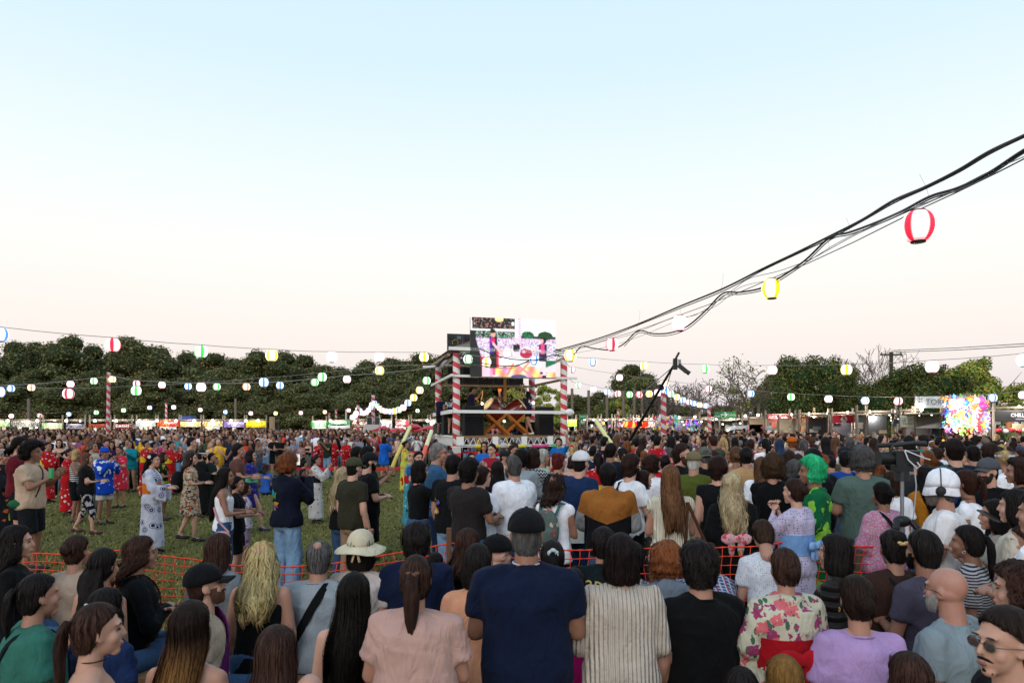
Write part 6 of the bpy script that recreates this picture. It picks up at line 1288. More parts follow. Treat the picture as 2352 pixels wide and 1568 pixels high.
# ================================================================ video camera on tripod
Yc = 5.75; pc = PT(2072, 1060, Yc); t = thing('video_camera', 'black video camera with white cable on a silver tripod at the right', 'camera', (pc.x, Yc, 0)); zc = pc.z; L = lambda x, y, z: (x, y, zc+z)
BK = mat('plain', '#141517', rough=.45); SIL = mat('plain', '#a8acb0', metal=.9, rough=.3)
obj('camera_body', MB().box(L(.02, 0, .035), (.20, .11, .12)), BK, t); obj('lens', MB().tube([L(-.07, 0, .03), L(-.10, 0, .03), L(-.11, 0, .03), L(-.19, 0, .03), L(-.20, 0, .03)], [.05, .05, .056, .056, .062], 18), BK, t)
obj('microphone', MB().tube([L(-.20, .02, .135), L(-.08, .02, .14)], .020, 10), BK, t); obj('carry_handle', MB().tube([L(-.10, 0, .10), L(-.08, 0, .14), L(.10, 0, .155), L(.20, 0, .15)], [.014, .018, .02, .024], 8), BK, t); obj('head_mount', MB().box(L(0, 0, -.055), (.14, .10, .05)), BK, t); obj('fluid_head', MB().tube([L(0, 0, -.08), L(0, 0, -.16)], [.055, .06], 12), BK, t)
obj('pan_handle', MB().tube([L(.05, 0, -.03), L(.22, -.02, -.05), L(.40, -.04, -.06)], [.006, .006, .018], 8), BK, t); obj('centre_column', MB().tube([L(0, 0, -.16), L(0, 0, -.62)], .0155, 12), SIL, t)
m = MB(); m.ell(L(0, 0, -.50), (.075, .05, .05), 12, 8); obj('spider', m, BK, t)
for dx, dy in ((-.42, -.35), (.45, -.3), (.02, .5)): obj('leg', MB().tube([L(dx*.15, dy*.1, -.52), (dx*.9, dy, .02)], .017, 8), SIL, t); obj('leg_clamp', MB().tube([L(dx*.13, dy*.08, -.49), L(dx*.22, dy*.2, -.56)], .028, 8), BK, t)
obj('white_cable', MB().tube([L(-.015, -.06, .10), L(.01, -.07, .02), L(.08, -.08, -.05), L(.11, -.07, -.03), L(.09, -.06, .0)], .006, 8), mat('plain', '#c8ccd0'), t); obj('white_cable', MB().tube([L(-.01, -.06, .10), L(.08, -.07, .06), L(.16, -.07, .03), L(.20, -.06, .02)], .0055, 8), mat('plain', '#c8ccd0'), t); obj('white_cable', MB().tube([L(.07, -.05, -.02), L(.09, -.05, -.2), L(.075, -.05, -.38), L(.06, -.04, -.55), L(.04, 0, -.9)], .0055, 8), mat('plain', '#a8acb0'), t)
# ================================================================ orange net fence, ribbons, noodle poles
YN = 6.05; top = [(-60,1280),(20,1276),(78,1272),(150,1277),(210,1270),(285,1262),(363,1272),(446,1283),(540,1300),(658,1304),(773,1291),(854,1278),(940,1264),(1031,1248),(1100,1256),(1200,1262),(1288,1261),(1361,1260),(1430,1262),(1498,1260),(1600,1262),(1675,1256),(1726,1254),(1790,1244),(1819,1238),(1880,1250),(1980,1256),(2120,1262),(2380,1262)]
t = thing('net_fence', 'orange plastic mesh fence strung on stakes before the seated crowd', 'fence', (0, YN, 0)); tx = np.array([p[0] for p in top]); ty = np.array([p[1] for p in top])
def netp(px, f): p = PT(px, np.interp(px, tx, ty), YN); h = p.z-.12; s_ = .0; x = p.x+.02*sin(f*9+px*.02); return np.array([x, .05*sin(px*.013+f*3), .12+h*(1-f)-.01*sin(px*.05)*f])
m = MB(); rows = 12
for r in range(rows+1):
    xs = np.arange(-60, 2380, 11.); m.tube([netp(x, r/rows) for x in xs], [(.0065 if r in (0, rows) else .0042)*(1.5 if i % 2 == 0 else .8) for i in range(len(xs))], 4, k=(.4, 1))
for x in np.arange(-60, 2380, 22.): m.tube([netp(x+1.5*sin(f*5), f) for f in np.linspace(0, 1, 13)], .0034, 4)
o = obj('net', m, mat('plain', '#d83c1a', rough=.45), t); o['kind'] = 'stuff'
for px_, pt_, lb_ in ((285, 1255, 'left'), (1031, 1212, 'mid'), (1819, 1173, 'right')):
    p = PT(px_, pt_, YN+.04); o = obj('stake', MB().box((p.x, .05, p.z/2), (.042, .042, p.z)), mat('wood', '#6a4a3a' if lb_ != 'right' else '#8a7c70'), t)
for px_ in (560, 1500, 2250): p = PT(px_, 1255, YN); obj('stake', MB().box((p.x, .05, p.z/2), (.035, .035, p.z)), mat('wood', '#6a4a3a'), t)
m = MB(); p = PT(1819, 1215, YN); m.ell((p.x, -.02, p.z), (.03, .02, .035), 8, 6); m.tube([(p.x, -.03, p.z), (p.x+.05, -.05, p.z-.02), (p.x+.08, -.05, p.z+.0)], .004, 5); obj('white_tie', m, mat('plain', '#c8c8c4'), t)
def ribbon_f(name, pts, Y, label, posts, zt=.75):
    t = thing(name, label, 'barrier', (0, 0, 0)); P = [PT(x, y, Yq) for x, y, Yq in pts]; Q = []
    for i in range(len(P)-1):
        for f in (0, .33, .66): q = P[i].lerp(P[i+1], f); q.z += .02*sin(i+f*6); Q.append(q)
    Q.append(P[-1]); mm = MB(); mm.tube(Q, .055, 6, k=(.12, 1)); obj('tape', mm, mat('plain', '#b8182c', rough=.35), t)
    for x, y, Yq in posts: p = PT(x, y, Yq); obj('stake', MB().box((p.x, p.y, p.z/2), (.08, .08, p.z)), WOODL, t)
ribbon_f('ribbon_barrier', [(590,1052,30),(660,1046,30),(750,1043,30),(860,1041,29.5),(950,1037,29),(1040,1038,28),(1100,1040,26.5),(1200,1046,25),(1290,1050,24)], 30, 'far red tape barrier round the stage field', [(590,1030,30),(647,1028,30),(765,1032,30),(860,1036,29.5),(1100,1036,26.4)])
ribbon_f('ribbon_barrier', [(592,1062,25),(625,1072,23.5),(720,1077,23),(770,1076,23),(870,1076,23),(950,1077,22.8),(1010,1075,22)], 23, 'near red tape barrier crossing the field', [(625,1066,23.4),(770,1071,23),(950,1070,22.8)])
def noodle(pts, Y, cols, label):
    t = thing('noodle_pole', label, 'pole', (0, 0, 0)); n = len(pts)-1
    for i in range(n): obj('foam_tube', MB().tube([PT(*pts[i], Y-i*.8), PT(*pts[i+1], Y-(i+1)*.8)], .062, 10), mat('plain', cols[i]), t)
noodle([(942,980),(926,1015),(910,1050),(894,1090)], 24, ['#d8d49a', '#cbb45e', '#c2a448'], 'long yellow foam-wrapped pole leaning at the field edge'); noodle([(991,990),(979,1025),(965,1065)], 21, ['#dcd9a8', '#e0604e'], 'pale yellow and coral foam-wrapped pole left of the stage'); noodle([(1369,966),(1388,995),(1405,1020),(1428,1064)], 20, ['#d9d596', '#d6d08c', '#9f86cc'], 'pale yellow and violet foam-wrapped pole right of the stage')
# benches under the seated rows
for i, (x0_, x1_, Yb_, lb_) in enumerate([(20, 620, 4.75, 'left, middle row'), (640, 1180, 4.8, 'centre, middle row'), (330, 780, 3.35, 'left, front row'), (60, 360, 3.6, 'far left, front row'), (1480, 1760, 4.25, 'right of the knit blouse'), (1780, 2300, 3.9, 'right, front row'), (1240, 1560, 4.6, 'behind the knit blouse')]):
    k = Yb_/F; c = ((x0_+x1_)/2-CX)*k; w_ = (x1_-x0_)*k; t = thing('bench', 'rough wooden bench under the seated people, '+lb_, 'bench', (c, Yb_-.02, 0)); obj('seat_plank', MB().box((0, -.12, .46), (w_, .28, .045)), mat('wood', '#8a6a50', along=1), t)
    for s_ in (-1, 1): obj('leg', MB().box((s_*w_*.42, -.12, .22), (.08, .24, .44)), mat('wood', '#7a5a44'), t)
# ================================================================ the people one can tell apart
T = lambda c: ('cloth', c)
BLK = T('#0e0f12'); WHI = T('#e2e2ea'); JN = ('jeans', '#33496b'); JL = ('jeans', '#6d8aa8'); CRM = T('#ccc0b0')
RF = ('floral', '#a8161c', '#d8c8c8', '#c85a66', {'s': 11, 'r': .30}); DK_ = T('#15171c')
def P_(px, y, Y, yaw, label, **k): k['label'] = label; return person(px, y, Y, yaw, **k)
S_ = dict(pose='sit')
# ---- seated and standing front rows (backs to us)
P_(40,1207,4.9,-62,'woman in black with shaggy black hair in profile at the left edge',hair='shag:black',L=.22,top='long',tc=BLK,skin='fair',**S_)
P_(178,1228,5.2,-8,'woman with a dark bun and beige t-shirt beside the net fence',hair='bun:dkbrown',L=.03,top='tee',tc=T('#a48f80'),**S_)
P_(240,1258,4.5,-14,'woman with long wavy black hair and bare shoulders, floral top',hair='halfup:black',L=.35,top='bare',tc=('floral','#1a181c','#c8b0b0','#a07a84',{'s':16}),xtra=('camis',),skin='mid',**S_)
P_(326,1232,4.85,-58,'woman with shoulder-length dark hair and glasses in a black blouse',hair='shag:dkbrown',L=.12,top='long',tc=BLK,arms='cross',xtra=('glasses:#8a7a60','strap:#4a2a20:l:.025'),skin='mid',**S_)
P_(92,1317,3.7,-42,'woman in a teal t-shirt with a black diagonal strap',hair='pony:black',L=.16,top='tee',tc=T('#2f6458'),xtra=('strap:#14181a:r:.022','neck'),fat=.25,w=1.05,skin='mid',**S_)
P_(246,1352,3.95,-15,'dark-haired person in a blue shirt with a white hair clip',hair='bob:black',top='tee',tc=T('#1c2c52'),xtra=('clip:#c8d0d4',),**S_)
P_(228,1385,3.0,-58,'woman with bare shoulders, black choker and long dark ponytail',hair='pony:dkbrown',L=.30,top='bare',tc=BLK,xtra=('choker:#16120f',),skin='fair',fat=.1,**S_)
P_(474,1298,4.1,-62,'man in a black cap with a purple scarf over a cream shirt',sex='m',hair='crop:dkbrown',top='tee',tc=T('#b8a490'),hat='cap',hatc='#101114',xtra=('strap:#5a1458:l:.12','beard:#6a4c3c'),skin='fair',hpit=-8,**S_)
P_(505,1225,5.0,-20,'woman with long straight dark hair over a grey hoodie',hair='long:dkbrown',L=.30,top='hoodie',tc=T('#6d7278'),**S_)
P_(440,1380,3.15,-6,'woman with long straight brown-to-blond hair and black straps',hair='long:ombre',L=.44,top='bare',tc=BLK,xtra=('camis',),skin='mid',**S_)
P_(604,1243,4.5,0,'woman with long curly blonde hair in a black sleeveless top',hair='wavy:blonde',L=.32,top='tank',tc=BLK,xtra=('strap:#0a0a0c:l:.03',),skin='mid',fat=.15,**S_)
P_(735,1242,4.75,0,'balding man in a grey t-shirt with a wide black strap',sex='m',hair='crop:dkgrey',top='tee',tc=T('#8b9299'),xtra=('spot','strap:#0e0f11:r:.055','neck'),w=1.02,fat=.1,lean=6,skin='mid',**S_)
P_(829,1222,4.9,0,'woman in a cream sun hat with a bow and white blouse',hair='bob:black',top='tee',tc=T('#b9aeab'),hat='sunhat',hatc='#c4b9a0',xtra=('ribbon:#c8b48c',),skin='fair',**S_)
P_(815,1315,3.6,-8,'woman with very long dark hair and a red and white tie-dye dress',hair='long:#17130f',L=.62,top='bare',tc=('tiedye','#a01418','#d8b8bc'),xtra=('camis','strap:#0c0c0c:l:.012'),skin='fair',**S_)
P_(636,1437,2.95,0,'long brown-haired head at the bottom edge, grey cardigan',hair='long:dkbrown',L=.36,top='long',tc=('knit','#77736c'),**S_)
P_(712,1545,2.9,0,'pale bald head just showing at the bottom edge',sex='m',hair=None,top='tee',tc=T('#8a8a8c'),skin='#b08a7c',pose='sit',s=.8)
P_(957,1204,4.9,0,'man with short black hair in a navy t-shirt, seated',sex='m',hair='messy:black',top='tee',tc=T('#101a34'),w=1.1,fat=.1,xtra=('neck',),**S_)
P_(1000,1268,5.5,0,'child with black hair showing beside the navy t-shirt',hair='short:black',top='tee',tc=DK_,pose='sit',s=.75)
P_(956,1275,3.12,0,'woman with brown ponytail in a fitted dusty pink t-shirt',hair='pony:dkbrown',L=.22,top='tee',tc=T('#b08d84'),fat=.32,w=1.12,xtra=('neck','clip:#5a3a28'),bot='jeans',bc=BLK,skin='mid',arms='front')
P_(1098,1250,4.2,-10,'person with dark bobbed hair in a peach polo shirt',hair='bob:black',top='polo',tc=T('#c48a6c'),skin='mid',**S_)
P_(1075,1214,5.2,-20,'long dark-haired woman in black behind the peach polo',hair='shag:dkbrown',L=.20,top='long',tc=BLK,**S_)
P_(1145,1231,4.7,-55,'pale person in a black baseball cap behind the navy polo',sex='m',hair=None,hat='cap',hatc='#0f1012',top='tee',tc=BLK,skin='#c8a292',xtra=('glasses:#222222',),**S_)
P_(1209,1172,3.42,0,'stocky man in a navy polo with a black mesh cap',sex='m',hair='crop:dkgrey',top='polo',tc=T('#0f1830'),w=1.16,fat=.16,hat='cap',hatc='#121316',xtra=('collar:#c8c8d0',),bot='jeans',bc=JL,skin='tan',arms='front')
P_(1268,1240,4.6,0,'dark-haired girl with a pale blue scrunchie',hair='pony:black',L=.12,top='tee',tc=BLK,xtra=('scrunchie:#b4c4c8',),**S_)
P_(1318,1305,4.2,0,'child in a bright pink top between navy polo and jacket',hair='short:black',top='tee',tc=T('#c01868'),pose='sit',s=.8)
P_(1386,1211,4.9,0,'man in a black souvenir jacket with gold japan embroidery',sex='m',hair='short:black',top='jacket',tc=T('#101a1c'),xtra=('text:#c8b478:japan:.14:-.04:.84:8','patch:#9a9a88,#6a6a5a,#b0a888:9:.045:.02'),w=1.05,**S_)
P_(1455,1245,4.9,-20,'dark-haired person in a plaid shirt with glasses behind the knit blouse',hair='short:black',top='tee',tc=('plaid','#7a8490','#3a4458','#b0a080',{'p':260.}),xtra=('glasses:#333333',),**S_)
P_(1425,1227,3.5,0,'woman with a short dark bob in a cream knitted blouse',hair='bob:#1d1313',top='long',tc=('knit','#c0b4a8'),fat=.22,w=1.06,bot='skirt',bc=('knit','#9d948c'),arms='front')
P_(1530,1248,4.6,0,'person with short auburn curls and a grey-blue hoodie',hair='curly:auburn',L=-.05,top='hoodie',tc=T('#6b7482'),**S_)
P_(1602,1247,3.65,12,'bearded man with glasses in a plain black t-shirt',sex='m',hair='messy:black',top='tee',tc=T('#0b0b0d'),xtra=('glasses:#101010','beard:#141110','neck'),w=1.05,fat=.15,skin='mid',**S_)
P_(1655,1248,4.5,0,'bent-over person in a blue plaid shirt and navy shorts',sex='m',pose='bend',lean=66,hair='short:black',top='tee',tc=('plaid','#33466e','#a8a8b8','#8a3a44',{'p':150.}),bot='shorts',bc=T('#10162e'),arms='front',s=.92,fat=.2)
P_(1752,1195,4.8,-4,'older woman with short brown hair in a white dotted blouse',hair='short:#3a2a20',top='tee',tc=('dots','#c2c4cc','#6a4a6a',{'s':75}),arms='front',hpit=25,bot='skirt',bc=('dots','#c2c4cc','#6a4a6a',{'s':75}),lean=14,skin='mid')
P_(1720,1400,4.4,0,'woman in a black dress with white dots beside the yukata',hair='bob:black',top='dress',tc=('dots','#101012','#b8b8b8',{'s':70}),pose='sit',s=.8)
P_(1800,1258,3.55,4,'woman in a cream yukata with pink flowers and a red bow',hair='bun:dkbrown',L=-.03,top='yukata',tc=('floral','#b9b5a2','#8e3a62','#c4636a','#3f5f4a',{'s':13,'r':.42,'d':.9,'w':.10}),bot=None,xtra=('obi:#96101a:#a0121e:1.15',),arms='front',w=1.1)
P_(1822,1098,6.1,38,'woman in a lilac speckled yukata with a light blue sash',hair='bun:dkbrown',L=.02,top='yukata',tc=('dots','#b4acc4','#7a3a8a',{'s':42,'r':.26}),bot=None,xtra=('obi:#6f93c4:#7fa4d2:.8',),arms='face',skin='fair')
rg, kg = P_(1862,1053,6.7,72,'person with a bright green wig and a green coat of leaf shapes',sex='m',hair='curly:green',L=-.06,top='yukata',tc=('camo','#0d5c38','#7fb83c',{'s':7}),bot='wide',bc=T('#0d5c38'),skin='tan',arms='front',w=.92)
P_(1916,1228,4.5,48,'woman with a black bob in a dark puffer jacket',hair='bob:black',top='puffer',tc=('puffer','#26211f'),xtra=('strap:#0e0e10:r:.03',),**S_)
P_(1966,1320,3.4,-4,'woman with a brown bun and gold earrings in a lilac t-shirt',hair='bun:#2a1d18',L=-.015,top='tee',tc=T('#a587b6'),xtra=('earring:#c8a860','neck'),fat=.18,w=1.04,skin='mid',**S_)
P_(2050,1216,4.45,0,'woman with a black bun and yellow claw clip in brown',hair='bun:black',L=.08,top='tee',tc=T('#33211b'),xtra=('clip:#d8b878','strap:#14161c:l:.018'),fat=.25,w=1.08,**S_)
P_(2118,1219,4.15,22,'bearded man with black hair in a slate purple t-shirt',sex='m',hair='short:black',top='tee',tc=T('#413d4c'),xtra=('beard:#141010',),skin='tan',arms='front',**S_)
P_(2172,1301,3.5,32,'bald man with white beard and glasses in a grey t-shirt',sex='m',hair=None,top='tee',tc=T('#7f8b92'),xtra=('glasses:#2a2a2c','beard:#b0aaa4','neck'),w=1.12,fat=.22,skin='#a87c6c',**S_)
P_(2220,1206,4.7,48,'girl with a black ponytail in a thin-striped t-shirt',hair='pony:black',L=.20,top='tee',tc=('stripes','#a8a4a8','#2c2a30',{'p':330.}),xtra=('earring:#c8c8c8',),skin='tan',**S_)
P_(2333,1298,3.35,58,'person with brown curls and round glasses at the right edge',hair='curly:dkbrown',L=.02,top='tee',tc=DK_,xtra=('glasses:#8a8078',),skin='fair',**S_)
P_(2306,1398,2.42,78,'man with sunglasses and moustache looking left at the bottom right corner',sex='m',hair='short:#2e231f',top='tee',tc=T('#131215'),xtra=('glasses:#5a5248:#4a3c3a','mustache:#231a16'),skin='fair',hyaw=22,face=True,**S_)
P_(1800,1507,2.95,0,'small child with golden blonde hair at the bottom edge',hair='bob:#8a6434',top='tee',tc=T('#8a8a92'),pose='sit',s=.85)
P_(1702,1532,2.95,0,'dark cropped head at the bottom edge below the black t-shirt',sex='m',hair='crop:black',top='tee',tc=DK_,pose='sit',s=.85)
P_(2086,1500,2.85,5,'dark brown head at the bottom edge between lilac and grey shirts',hair='bob:dkbrown',top='tee',tc=DK_,pose='sit',s=.9)
P_(2282,1148,5.0,62,'dark-haired woman looking at a black phone at the right',hair='long:black',L=.3,top='tee',tc=T('#a09890'),arms='phone',skin='mid')
P_(2330,1124,4.75,40,'long dark-haired woman in a cream t-shirt at the right edge',hair='long:black',L=.2,top='tee',tc=CRM,arms='front',skin='fair')
P_(2385,1130,3.9,30,'person in white at the right edge, mostly out of frame',sex='m',hair='short:black',top='tee',tc=WHI,arms='front')
P_(2352,1205,4.6,70,'person with a mint scrunchie half hidden at the right edge',hair='bun:dkbrown',L=.08,top='tee',tc=T('#2c4c70'),xtra=('clip:#8ac8a8',),pose='sit')
tag(obj('phone', MB().bar(PT(2252,1172,4.62), PT(2292,1196,4.62), .075, .012), mat('plain', '#101114', rough=.2)), 'black phone held by the dark-haired woman at the right', 'phone')
# ---- dancers on the left part of the field
P_(76,1018,9.9,-80,'man with a big black afro in a beige t-shirt clapping',sex='m',hair='afro:black',top='tee',tc=T('#b39a86'),bot='shorts',bc=DK_,arms='clap',skin='tan',w=1.1,fat=.12,xtra=('strap:#141416:l:.02',),shoe='#1a1a1c')
P_(48,1003,11.2,-72,'long-haired man in a maroon t-shirt behind the beige one',sex='m',hair='long:black',L=.08,top='tee',tc=T('#5c1420'),bot='shorts',bc=DK_,arms='fwd',skin='fair',w=1.05)
P_(8,1034,12.5,-85,'grey-haired woman in a dark patterned kimono at the far left',hair='short:grey',top='yukata',tc=('floral','#1a1c22','#c85a2a','#a8a83a',{'s':8}),bot=None,arms='clap')
P_(136,1008,19.7,-160,'woman in black overalls over a white shirt facing us',hair='bob:black',top='tank',tc=BLK,bot='jeans',bc=BLK,arms='clap',skin='fair',shoe='#c8c8cc')
P_(110,1015,18.5,-95,'woman in a red flowered kimono with yellow sash near the overalls',hair='bun:black',L=.05,top='yukata',tc=RF,bot=None,xtra=('obi:#c8a81c',),arms='clap')
P_(177,1032,14.8,-80,'woman with short blond hair in a striped tank top',hair='bob:blonde',top='tank',tc=('stripes','#b8b8bc','#1a1a1e',{'p':150.}),bot='shorts',bc=BLK,arms='clap',skin='tan')
P_(160,1030,16,-80,'person in a long red flowered kimono behind the striped top',hair='bun:dkbrown',L=.03,top='yukata',tc=RF,bot=None,arms='fwd')
P_(203,1040,13.3,-72,'woman in black with long ash-brown hair and patterned capri leggings',hair='long:#5a4232',L=.30,top='tee',tc=T('#0f1013'),bot='legg',bc=('camo','#121216','#a8a4b0',{'s':14}),arms='fwd',skin='fair',fat=.22,stride=.45,shoe='#4c1424')
P_(214,1014,16.8,-95,'man with long grey hair and a cream sleeveless shirt',sex='m',hair='long:dkgrey',L=.1,top='sless',tc=T('#b4a89c'),bot='wide',bc=T('#77706a'),arms='clap',skin='mid')
P_(241,1027,14.6,-115,'man in a bright blue happi coat, white shorts and blue headscarf',sex='m',hair='crop:black',top='happi',tc=('splash','#0f3fa8','#0f3fa8','#c8ccd8',{'s':5}),bot='shorts',bc=T('#b8b4b4'),hat='kerchief',hatc='#1844a8',arms='claphi',skin='tan',shoe='#101014')
P_(274,1024,17.4,170,'woman in a pink and red flowered dress facing us',hair='bun:dkbrown',L=.0,top='dress',tc=('floral','#b8283c','#e0b8bc','#d87880',{'s':12,'r':.33}),bot=None,arms='clap',fat=.2)
P_(257,1013,20.5,-160,'person with black bangs and sunglasses among the dancers',hair='bob:black',top='long',tc=T('#2a1a3a'),bot='jeans',bc=BLK,arms='clap',face=True)
P_(300,1012,21.5,180,'woman with long dark hair and a turquoise wrap',hair='long:dkbrown',L=.3,top='long',tc=T('#107a8a'),bot='minis',bc=T('#1a8a94'),arms='clap')
P_(353,1040,11.3,-78,'woman in a white yukata with navy swirls and an orange sash',hair='halfup:black',L=.42,top='yukata',tc=('swirl','#b9bacb','#20244e',{'s':7.5}),bot=None,xtra=('obi:#b8641c:#f08a80:.6','flower:#e8e8ec'),arms='fwd',skin='fair')
P_(376,1038,15.2,-80,'girl with dark hair in a black and lime dress',hair='bob:dkbrown',top='dress',tc=('splash','#1a1a14','#8a9a1c','#1a1a14',{'s':9}),bot=None,arms='fwd',skin='tan')
for i,(x,y,Y,yw,c,lb) in enumerate([(337,1011,20.5,-90,RF,'person in a red flowered kimono, leftmost of the red group'),(354,1014,21.5,-60,RF,'short person in a red flowered kimono, second of the red group'),(376,1008,22,-80,('floral','#b83a6a','#e0c0d0','#d87aa0',{'s':11}),'woman in a pink flowered kimono in the red group'),(393,1013,20.3,-85,RF,'woman in a red flowered kimono, rightmost of the red group')]):
    P_(x,y,Y,yw,lb,hair='bun:black',L=.04,top='yukata',tc=c,bot=None,xtra=('obi:#c8a01c',),arms='claphi')
P_(441,1038,12.5,-78,'woman in a short kimono of orange and teal with bare legs',hair='long:dkbrown',L=.24,top='dress',tc=('camo','#b09880','#a8501c','#1c3040','#b0b4a0',{'s':14}),bot=None,arms='fwd',skin='fair',shoe='#15151a',stride=.35)
P_(466,1035,15.7,-78,'bearded man with a white headband and a long black kimono',sex='m',hair='messy:black',top='yukata',tc=T('#121416'),bot=None,hat='band',hatc='#c8ccd0',xtra=('beard:#1a1412',),arms='fwd',skin='mid')
P_(441,1004,16,-70,'tall dark-haired man in a grey t-shirt among the dancers',sex='m',hair='short:black',top='tee',tc=T('#3c4044'),arms='clap',skin='fair')
P_(487,1040,15.9,-75,'man with black hair in a dark kimono with teal edge',sex='m',hair='short:black',top='yukata',tc=T('#16201f'),bot=None,arms='fwd')
P_(496,1049,16.4,-85,'girl in a pale pink flowered kimono clapping',hair='bun:black',L=.06,top='yukata',tc=('floral','#c8a090','#b04a5a','#d8c0b0',{'s':14}),bot=None,arms='clap')
P_(419,1047,24,-90,'small child in a white top beside the red group',hair='bob:brown',top='tee',tc=WHI,bot='jeans',bc=JL,arms='clap')
P_(519,1073,8.5,-74,'woman with very long black hair, white tank top and jeans',hair='long:black',L=.52,top='tank',tc=WHI,bot='jeans',bc=('jeans','#2c4c70'),arms='fwd',skin='tan')
P_(546,1093,9.0,-78,'girl in a black t-shirt and shorts with hair bobbles',hair='bun:black',L=.06,top='tee',tc=BLK,bot='shorts',bc=BLK,arms='fwd',skin='mid',xtra=('clip:#e8e0e8',))
P_(565,1107,9.8,-70,'small girl with dark hair and a white printed top',hair='shag:dkbrown',L=.12,top='tee',tc=('splash','#c4c0cc','#9a6a8a','#b4b8c4',{'s':12}),bot='legg',bc=('floral','#8a7a94','#5a3a5a','#b0a0b0',{'s':14}),arms='fwd',skin='tan')
P_(549,1020,13,-76,'curly-haired man in a brown t-shirt with a black backpack',sex='m',hair='messy:black',top='tee',tc=T('#5c3c34'),bot='jeans',bc=BLK,arms='fwd',skin='mid',xtra=('glasses:#d0d0d4',))
P_(578,1033,13.7,-80,'woman in a purple kimono with a mint sash, stepping',hair='bob:black',top='dress',tc=('floral','#2c2470','#5a3a9a','#3a64a8',{'s':14}),bot=None,xtra=('obi:#6ac8a8',),arms='fwd',skin='fair',stride=.8,shoe='#2a2444')
P_(663,1047,8.7,-28,'person with big brown curls in a navy printed hoodie clapping',hair='afro:auburn',top='hoodie',tc=T('#0e1324'),bot='wide',bc=JL,arms='claphi',skin='mid',w=1.08,xtra=('patch:#c8d838,#e0486a,#38b0d8,#e8b838,#48b878,#8a5ad0:11:.055:-.075',))
P_(728,1046,14.8,-82,'woman in a white yukata with red and black flowers clapping',hair='bun:black',L=.02,top='yukata',tc=('floral','#bcb8b8','#8a1c2c','#2a2428',{'s':13,'r':.26}),bot=None,xtra=('obi:#1a1a1e:#b81820:.8',),arms='claphi',skin='mid')
P_(612,1066,20.5,-20,'person in a blue t-shirt sitting on the grass by the tape',pose='floor',sex='w',hair='shag:dkbrown',L=.1,top='tee',tc=T('#2a55a4'),bot='shorts',bc=DK_,arms='cross',s=1.0)
P_(700,1085,22.5,-60,'person in black sitting on the grass behind the kimono woman',pose='floor',sex='m',hair='short:black',top='tee',tc=DK_,arms='cross',s=1.)
P_(990-30,1062,19,-100,'person in turquoise sitting on the grass near the bamboo pole',pose='floor',sex='w',hair='bun:black',L=.03,top='tee',tc=T('#15808c'),bot='shorts',bc=DK_,arms='lap',s=1.)
P_(815,1052,8.5,-38,'man in an olive t-shirt and olive cap, back to us',sex='m',hair='short:black',top='tee',tc=T('#2c2b20'),bot='wide',bc=T('#8a7058'),hat='cap',hatc='#3a3c2a',skin='fair',fat=.1,w=1.06)
P_(848,1040,9.4,-58,'bearded man in a black t-shirt and black cap clasping hands',sex='m',hair='short:black',top='tee',tc=BLK,bot='shorts',bc=BLK,hat='cap-b',hatc='#14161a',xtra=('beard:#141110',),arms='front',skin='fair',fat=.15,w=1.06)
P_(822,1026,11,-60,'man with black hair seen between the olive cap and the beard',sex='m',hair='short:black',top='tee',tc=DK_,arms='front')
P_(847,1026,10.8,-62,'man with short curly black hair behind the bearded man',sex='m',hair='messy:black',top='tee',tc=DK_,arms='clap',skin='tan')
P_(788,1072,8.9,-35,'woman with long ash-blonde hair and jeans left of the olive t-shirt',hair='wavy:ltblonde',L=.42,top='tee',tc=BLK,bot='jeans',bc=JN)
P_(946,1039,13.9,-78,'blonde woman in a turquoise flowered yukata with a red bow',hair='bun:ltblonde',L=.0,top='yukata',tc=('floral','#3f8a98','#1a2a30','#8ac0c4',{'s':12,'r':.3}),bot=None,xtra=('obi:#a8141c:#b81c20:.8','flower:#d02030'),arms='front',skin='fair')
P_(966,1058,8.2,-58,'woman with a black bob, cropped black top and jeans, hand raised',hair='bob:black',top='crop',tc=BLK,bot='jeans',bc=JN,arms=('front','raise'),skin='fair')
P_(1008,1017,9.0,-82,'grey-haired man with glasses in a blue denim shirt',sex='m',hair='crop:grey',top='polo',tc=T('#2f5478'),bot='jeans',bc=('jeans','#1c3050'),xtra=('glasses:#2a2a2a',),arms='front',skin='mid')
P_(1043,1045,8.0,-32,'man in a black t-shirt with a colourful print strip',sex='m',hair='short:black',top='tee',tc=BLK,bot='jeans',bc=JL,w=1.08,fat=.12,xtra=('patch:#d8c83a,#c84a8a,#7a9a30,#8a6ac8,#e8e4e4:9:.04:-.12',))
P_(1080,1054,7.1,-38,'man with black hair in a charcoal t-shirt, hands forward',sex='m',hair='messy:black',top='tee',tc=T('#231f20'),w=1.08,arms='fwd',skin='tan')
P_(1110,1070,7.5,-52,'woman with tied brown hair in a white t-shirt clapping',hair='bun:dkbrown',L=-.03,top='tee',tc=WHI,arms='fwd',skin='fair',fat=.25,xtra=('glasses:#1a1a1a','clip:#d8d8d8'))
P_(1177,1046,7.6,38,'broad man with cropped grey hair in a white t-shirt',sex='m',hair='crop:dkgrey',top='tee',tc=WHI,w=1.16,fat=.2,arms='front',skin='mid',xtra=('beard:#5a4c46','neck'))
P_(1143,1058,8.8,0,'woman with long straight black hair left of the white t-shirt',hair='long:black',L=.35,top='tee',tc=DK_)
P_(1198,1033,9.4,-22,'person with a black bowl cut in a pale denim jacket',sex='m',hair='messy:black',top='jacket',tc=T('#8b959c'),arms='clap')
P_(1226,1029,9.6,-35,'woman with short dark hair in a black and white zigzag dress clapping',hair='bob:dkbrown',top='dress',tc=('zigzag','#b4b4b8','#15151a'),bot=None,arms='raise',skin='tan')
